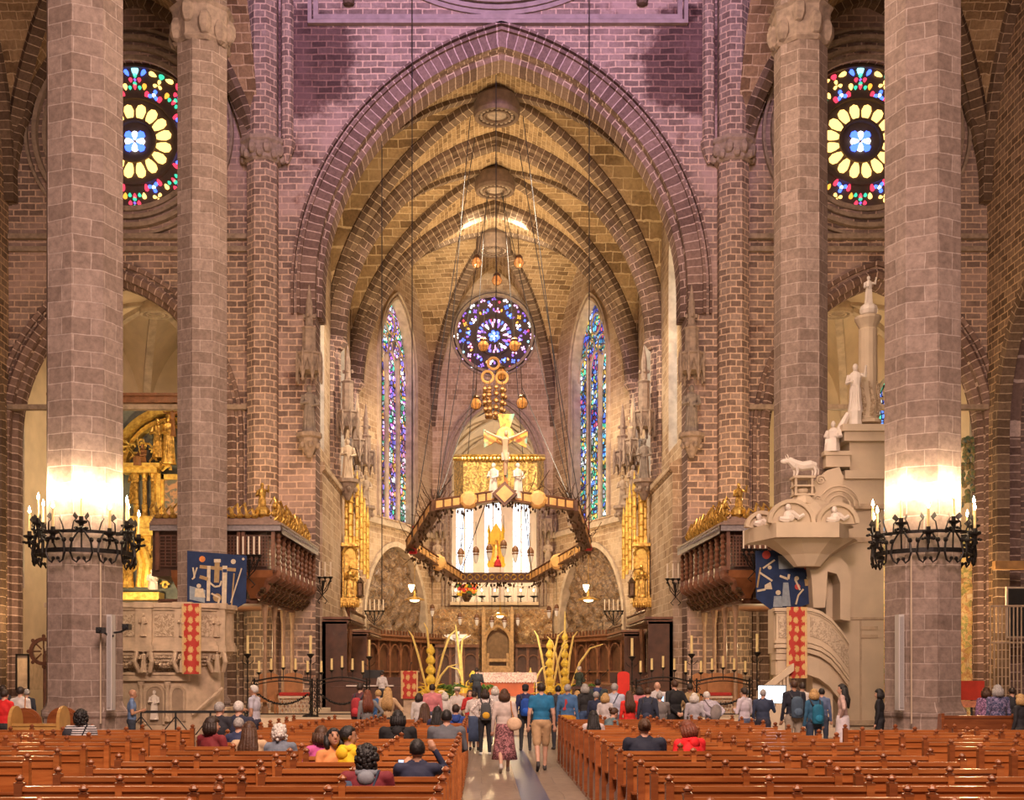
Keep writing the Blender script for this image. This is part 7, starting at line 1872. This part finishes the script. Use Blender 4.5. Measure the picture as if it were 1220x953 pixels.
# -- crowd left of the aisle
st(560,821,31.0,176,'dark-haired woman facing the pews in a red scarf and white shirt',(.50,.03,.03),(.1,.1,.15),hair='brown',style='long',aL='front',aR='front',collar=(.6,.03,.03))
st(545,818,31.5,170,'person in a pale straw hat and white shirt facing the pews',(.68,.62,.58),(.25,.2,.18),hair='grey',style='hat',aL='front',aR='front')
st(530,824,31.0,20,'white-haired woman in a white top left of the straw hat',(.70,.66,.62),(.2,.2,.25),hair='white',style='bob')
st(515,814,30.0,5,'man in a pink shirt standing before the yellow palms',(.60,.20,.22),(.06,.07,.12),hair='dark',bulk=1.15,sleeve='long')
seat(506,15,1.70,0,'seated girl with long brown hair and a pale grey jumper',(.50,.46,.46),(.1,.1,.14),hair='brown',style='long',bulk=.92)
st(499,825,29.0,-20,'dark-haired woman in white at the left of the pink shirt',(.66,.62,.60),(.08,.08,.1),hair='dark',style='bob')
seat(521,14,1.62,0,'seated woman with long dark hair in a navy top, far left pews',(.03,.035,.09),(.03,.03,.05),hair='black',style='long',bulk=.95)
seat(543,15,1.66,0,'seated child in a bright blue hooded jacket',(.02,.07,.33),(.04,.05,.1),hair='dark',bulk=1.0,collar=(.02,.06,.28))
st(429,813,28.3,-20,'person in a maroon jacket with a red backpack, left crowd',(.12,.035,.05),(.03,.04,.08),hair='dark',pack=((.40,.03,.04),'red backpack worn by the person in maroon'))
st(438,821,24.6,10,'woman with long red-brown hair and a grey jacket',(.20,.20,.20),(.04,.04,.06),hair='red',style='long',aR='hip')
st(451,821,28.0,30,'short-haired blond man in a blue shirt, left crowd',(.04,.12,.28),(.1,.1,.12),hair='blond')
st(462,818,25.8,-5,'woman with long blond hair in a beige cardigan',(.52,.36,.20),(.03,.03,.035),hair='blond',style='long',aR='hip')
st(303,815,24.6,80,'white-haired man in a pale shirt standing by the left pulpit steps',(.50,.50,.58),(.04,.04,.07),hair='white',style='thin',skin='m',sleeve='short',aL='down',aR='front',bulk=1.15)
st(157,820,26.4,-75,'bald man in a blue shirt reading beside the left front pillar',(.13,.21,.38),(.03,.04,.06),style='bald',skin='m',sleeve='short',aL='front',aR='front',tilt=-12)
st(24,817,25.0,5,'person in a white top with a shoulder bag in the left aisle',(.60,.56,.52),(.03,.03,.05),hair='dark',bag=((.45,.36,.24),'tan bag with a dark strap carried in the left aisle','tote'))
st(5,820,23.5,-10,'person in a bright red jacket at the far left edge',(.70,.02,.02),(.03,.03,.03),hair='dark')
st(3,815,28.5,0,'person in black behind the red jacket at the far left',(.03,.03,.04),(.03,.03,.04),hair='dark')
st(32,820,29.5,20,'person in a black coat standing farther down the left aisle',(.025,.03,.045),(.03,.03,.04),hair='grey')
# -- on the platform
st(455,799,43.7,-25,'musician in a white shirt at the keyboard on the left of the platform',(.70,.66,.66),(.05,.05,.06),hair='dark',z0=.5,aL='front',aR='front')
st(568,795,46.4,-10,'man in a dark suit standing at the left end of the altar',(.035,.04,.05),(.02,.02,.03),hair='dark',z0=.5,aL='front',aR='front',bulk=1.15)
st(690,793,45.2,-60,'grey-haired person in a dark green jacket reaching toward the palms',(.05,.07,.05),(.05,.05,.05),hair='white',z0=.5,aL='out',aR='front',bulk=1.15)
# -- crowd right of the aisle
st(665,816,30.0,10,'dark-haired person in black between the blue polo and the denim jacket',(.03,.035,.05),(.03,.03,.04),hair='black')
st(655,824,32.0,0,'person in a white top behind the man in the blue polo',(.64,.62,.62),(.1,.1,.1),hair='dark')
st(676,814,27.0,-25,'bald man in a denim jacket with a red emblem and orange trousers',(.06,.16,.34),(.62,.28,.02),style='thin',hair='grey',bulk=1.12,skin='m',patch='emblem')
st(688,822,31.0,10,'blond woman in a pale pink top behind the denim jacket',(.62,.38,.33),(.3,.2,.2),hair='blond',style='long')
st(697,814,30.5,20,'dark-haired person in a black jacket and jeans, right crowd',(.022,.022,.025),(.04,.08,.18),hair='grey',style='bob')
st(712,808,31.0,-15,'tall dark-haired man in a dark green jacket with blue hood',(.035,.05,.05),(.05,.05,.06),hair='dark',collar=(.03,.05,.15),bulk=1.2)
st(710,823,28.2,-35,'older man in a dark navy padded coat',(.022,.03,.07),(.04,.04,.06),hair='grey',skin='m',bulk=1.15)
st(721,825,25.6,-30,'blond woman in a white top beside the padded coat',(.64,.58,.56),(.2,.2,.22),hair='blond',style='bob')
seat(723,14,1.62,-60,'seated woman in a teal-grey shirt, brown hair pulled back',(.13,.20,.22),(.05,.05,.08),hair='brown',style='bun',lean=14,tilt=-20)
st(732,813,27.0,-30,'bald man in a pale blue shirt with a bag strap',(.48,.54,.66),(.1,.1,.12),style='thin',hair='grey',bulk=1.2,sleeve='short',skin='l',bag=((.05,.06,.10),'dark bag slung over the pale blue shirt','small'))
st(750,822,26.8,5,'woman with long brown hair in a bright red shirt',(.72,.03,.02),(.025,.025,.03),hair='brown',style='long',bulk=1.05)
st(762,817,31.5,0,'dark-haired person in pink behind the red shirt',(.62,.22,.25),(.1,.1,.1),hair='dark',style='bob')
st(772,818,26.5,-15,'brown-haired man in a dark jacket with a black backpack',(.03,.04,.07),(.08,.08,.10),hair='brown',bulk=1.05,pack=((.022,.03,.06),'black and navy backpack in the right crowd'))
st(783,811,29.0,-10,'bald man in a pale grey shirt, right crowd',(.56,.52,.52),(.1,.1,.12),style='bald',bulk=1.1)
st(786,824,25.2,0,'grey-haired woman in a long grey quilted coat holding up a phone',(.20,.18,.17),(.2,.18,.17),hair='grey',aR='phone',bulk=1.2,item=('phone','lit phone held up by the woman in the quilted coat'))
st(804,809,28.0,25,'man in a black jacket with his hands behind him',(.012,.012,.015),(.02,.02,.025),hair='brown',aL='behind',aR='behind',bulk=1.12)
st(822,813,29.0,-20,'brown-skinned man in a tan coat behind the blond woman',(.38,.26,.12),(.1,.08,.06),style='thin',hair='dark',skin='d',bulk=1.15)
st(827,825,25.2,-20,'woman with pale blond hair and a light grey jumper',(.46,.44,.47),(.1,.1,.14),hair='white',style='bob',bulk=1.05,aR='front')
st(849,820,25.8,20,'white-haired man leaning forward in a lavender shirt',(.42,.38,.44),(.12,.11,.12),hair='white',style='short',aL='behind',aR='behind',lean=24,bulk=1.15,bag=((.20,.17,.16),'brown sling bag across the back of the leaning man','sling'))
st(887,818,26.0,40,'short dark-haired woman in a pale lavender jumper with folded arms',(.58,.53,.60),(.10,.12,.2),hair='dark',aL='front',aR='front',bulk=1.1)
st(909,820,26.6,-30,'grey-haired man in dark blue holding a bright tablet',(.03,.045,.09),(.03,.03,.05),hair='grey',bulk=1.15,aR='phone',item=('tablet','large bright white tablet screen held up before the right stairs'))
st(946,809,26.2,5,'man in black with a slate blue backpack before the right pulpit',(.015,.017,.03),(.38,.32,.25),style='thin',hair='brown',skin='m',bulk=1.15,pack=((.06,.10,.15),'slate blue backpack before the right pulpit'))
st(956,812,29.0,0,'dark-haired person in white just right of the slate backpack',(.60,.55,.52),(.1,.1,.1),hair='dark')
st(970,820,25.6,10,'blond person with a teal backpack before the pulpit column',(.03,.12,.22),(.03,.05,.09),hair='blond',style='bob',pack=((.01,.15,.26),'teal blue backpack worn by the blond person'))
st(979,819,28.6,-20,'dark-haired person in a blue shirt right of the teal backpack',(.10,.14,.26),(.04,.05,.08),hair='black')
st(1004,814,26.4,70,'woman with long black hair, pink knitted top and white skirt',(.56,.38,.34),(.72,.66,.70),hair='black',style='long',aL='hip',lower='skirt')
st(1048,820,26.8,60,'woman in black at the left edge of the right front pillar',(.012,.012,.016),(.02,.02,.025),hair='black',style='bob',bulk=1.05)
st(1189,815,24.6,10,'grey-haired woman in a blue floral blouse in the right aisle',(.045,.055,.12),(.04,.04,.05),hair='grey',style='bob',pat='floral',bulk=1.2)
st(1175,818,27.0,-30,'woman in a violet floral dress beside the red board',(.14,.08,.16),(.1,.06,.1),hair='brown',style='bob',pat='floral')
st(1206,818,28.0,0,'dark-haired man in black behind the floral blouse',(.02,.02,.025),(.03,.03,.03),hair='dark')
st(1216,826,23.4,30,'person in black at the far right edge near the bench',(.02,.02,.025),(.03,.03,.03),hair='blond',style='bob')
# -- seated in the pews
seat(96,10,1.72,0,'seated person with black hair in a striped top by the left pillar',(.62,.60,.60),hair='black',style='curly',pat='stripe',bulk=1.2,bag=((.03,.03,.04),'thin dark bag strap across the striped top','small'))
seat(252,7,1.72,-30,'seated woman with dark hair in a maroon coat',(.20,.02,.025),hair='dark',style='bob',bulk=1.15,head=-25)
seat(284,8,1.62,-10,'seated bald man in dark blue behind the woman with long brown hair',(.03,.04,.10),style='thin',hair='grey',skin='l')
seat(297,6,1.66,0,'seated woman with very long brown hair in a beige jacket',(.58,.40,.24),hair='brown',style='long',bulk=1.15)
seat(333,6,1.56,0,'seated white-haired woman in a grey jacket with a bag strap',(.17,.20,.25),hair='white',style='curly',bulk=1.15)
seat(261,12,1.92,-20,'seated grey-haired man in black, farther left pair',(.025,.025,.035),style='thin',hair='grey',bulk=1.15)
seat(284,12,1.95,-10,'seated white-haired man in navy, farther right of the pair',(.025,.03,.06),hair='white',bulk=1.2)
seat(383,5,1.62,20,'seated person with brown hair in a magenta top',(.58,.10,.32),hair='brown',style='bob',bulk=1.0)
seat(397,4,1.66,-150,'seated woman in orange looking back and up at the vault',(.72,.30,.10),hair='black',style='bob',tilt=22,head=-10,skin='m')
seat(414,4,1.72,-35,'seated person in a bright yellow jacket with sunglasses',(.85,.58,.02),hair='black',style='short',head=-40,skin='m',bulk=1.15,collar=(.85,.58,.02))
seat(437,1,1.60,0,'seated person with curly black hair in a burgundy jacket, nearest',(.20,.02,.03),hair='black',style='curly',bulk=1.22,collar=(.25,.28,.32),bag=((.05,.08,.14),'navy strap across the burgundy jacket','small'))
seat(497,2,1.62,0,'seated man with black hair holding up a phone near the aisle',(.02,.025,.06),hair='black',style='short',aR='face',aL='phone',bulk=1.15,skin='m')
seat(474,9,1.78,0,'seated person in a black hooded sweatshirt with printed lettering',(.012,.012,.014),hair='black',style='bob',bulk=1.3,patch='print',collar=(.012,.012,.014))
seat(532,9,1.80,0,'seated black-haired person in a slate grey jacket beside the aisle',(.12,.13,.15),hair='black',bulk=1.3)
seat(707,12,1.58,0,'seated woman with long black hair in white lace beside the aisle',(.62,.52,.50),hair='black',style='long',bulk=1.0)
seat(768,6,1.74,0,'seated woman in a dark navy top with hair in a bun',(.012,.016,.035),hair='brown',style='bun',bulk=1.3)
seat(826,6,1.70,35,'seated woman in a bright red coat looking down',(.75,.015,.02),hair='red',style='bob',lean=8,tilt=-18,bulk=1.25,collar=(.75,.015,.02))
x, z = XZ(455, 912, ROW(2)+.55); g = MB(); T3 = Matrix.Translation((XZ(483,0,ROW(2)+.6)[0], ROW(2)+.6, 1.03)); g.bx(-.075,.075,-.005,.005,-.035,.045,0,T3); g.bx(-.07,.07,-.008,-.005,-.03,.04,1,T3)
tag(g.build('phone', [BLACK_P, glow('phone_picture', (.55,.65,.95), 1.3)]), 'phone held sideways by the seated man near the aisle', 'phone')
g = MB(); g.ell((XZ(400,0,ROW(2)+.2)[0], ROW(2)+.25, .62), (.16,.12,.18), 12, 8); tag(g.build('white_bag', pmat((.6,.6,.64))), 'white bag on the seat left of the burgundy jacket', 'bag')
# ------------------------------------------------------------------ camera, world and lamps
cam = bpy.data.cameras.new('camera'); co = bpy.data.objects.new('camera', cam); COL.objects.link(co)
co.location = (CX, 0, CH); co.rotation_euler = (PI/2, 0, 0)
cam.sensor_fit = 'HORIZONTAL'; cam.sensor_width = 36; cam.lens = 36*F0/1220
cam.shift_x = (610-VX)/1220; cam.shift_y = (VY-476.5)/1220
cam.clip_start = .1; cam.clip_end = 300
S.camera = co
w = bpy.data.worlds.new('world'); S.world = w; w.use_nodes = True
bg = w.node_tree.nodes['Background']; bg.inputs[0].default_value = (.90,.66,.56,1); bg.inputs[1].default_value = .10
def lamp(kind, loc, power, color, size=.3, target=None, spot=None, blend=.6, name='lamp', size_y=None):
    l = bpy.data.lights.new(name, kind); l.energy = power; l.color = color
    if kind == 'AREA':
        l.size = size
        if size_y: l.shape = 'RECTANGLE'; l.size_y = size_y
    else: l.shadow_soft_size = size
    if kind == 'SPOT': l.spot_size = spot; l.spot_blend = blend
    o = bpy.data.objects.new(name, l); COL.objects.link(o); o.location = loc
    if target is not None:
        o.rotation_euler = (Vector(target)-Vector(loc)).to_track_quat('-Z', 'Y').to_euler()
    return o
WARM = (1.0,.72,.38); WARM2 = (1.0,.62,.30)
# coloured light of the entrance rose window falling on the upper wall
lamp('SPOT', (0, 4, 34), 78000, (.74,.48,.96), 2.5, (0, YW, 34), .80, 1.0, 'rose_light')
lamp('AREA', (0, -2, 20), 9500, (1.0,.66,.56), 8, (0, YW, 16), name='nave_wall_fill')  # warm fill added to brighten nave and great wall, not a real window
# tungsten floods on the chancel ledges, pointing up to the vault
for s in (-1, 1):
    lamp('SPOT', (s*6.6, 52.0, 12.2), 5200, WARM, .15, (s*4.0, 55, 28), 1.25, .8, 'ledge_flood')
    lamp('SPOT', (s*6.6, 59.4, 12.2), 5200, WARM, .15, (s*3.0, 62, 28), 1.25, .8, 'ledge_flood')
    lamp('SPOT', (s*6.3, 66.6, 12.2), 4200, WARM, .15, (s*2.0, 69, 27), 1.25, .8, 'ledge_flood')
    lamp('SPOT', (s*2.2, 51.5, 25.5), 14000, (1,.78,.54), .2, (-s*8, 57, 7), 1.0, .7, 'vault_lamp')
    lamp('SPOT', (s*2.2, 60.0, 25.5), 13000, (1,.78,.54), .2, (-s*7.5, 66, 7), 1.0, .7, 'vault_lamp')
    lamp('SPOT', (s*1.3, 65.2, 26.2), 900, (1,.84,.6), .1, (s*.9, 68.5, 28.5), 2.0, .6, 'keystone_lamp')
    lamp('POINT', (s*15.3, 53.5, 11), 500, WARM, .3, name='chapel_lamp')
    lamp('POINT', (s*18.6, 46.5, 4.5), 420, WARM2, .3, name='aisle_fill')  # unseen fill added to warm the aisle walls
    lamp('SPOT', (s*8.2, 43.2, 8.4), 900, WARM2, .2, (s*9.2, 49, 12.5), 1.7, .9, name='gallery_wall_fill')  # added to warm the lower great wall above the gallery, no real fitting
    lamp('POINT', (s*10.2, 45.5, 3.0), 170, WARM, .2, name='under_gallery_fill')  # added fill for the stone behind the gallery posts
    lamp('SPOT', (s*14, 42, 4.5), 4200, WARM, .3, (s*15.3, 52, 9), 1.2, .8, name='chapel_flood')
    lamp('POINT', (s*15.3, 43.5, 15), 350, WARM2, .3, name='aisle_fill')  # second added aisle fill, higher up, no lamp hangs here
lamp('SPOT', (0, 40, 7), 2600, (1,.86,.66), .2, (0, 50, 2), .8, .7, name='altar_front_fill')  # added to brighten the altar, palms and white crucifix, source unseen
lamp('POINT', (.1, 80, 8.6), 1300, (1,.90,.75), .3, name='trinity_lamp')
lamp('POINT', (0, 69, 8.0), 1500, WARM, .3, name='choir_lamp')
lamp('SPOT', (0, 42, 19), 9000, (1,.80,.55), .4, (0, 56, 4), .75, .8, name='altar_spot')
lamp('AREA', (0, 30, 24), 2600, (1.0,.70,.50), 12, (0, 40, 0), name='nave_fill', size_y=10)
lamp('AREA', (0, 9, 14), 1500, (1.0,.72,.52), 9, (0, 17, 0), name='nave_fill', size_y=8)
S.view_settings.view_transform = 'Standard'; S.view_settings.look = 'None'
S.view_settings.exposure = 0.12; S.view_settings.gamma = 1.0; S.view_settings.use_curve_mapping = False
S.cycles.max_bounces = 5; S.cycles.diffuse_bounces = 3; S.cycles.glossy_bounces = 2; S.cycles.transmission_bounces = 4
S.cycles.use_denoising = True; S.cycles.sample_clamp_indirect = 6.0
S.cycles.use_light_tree = True
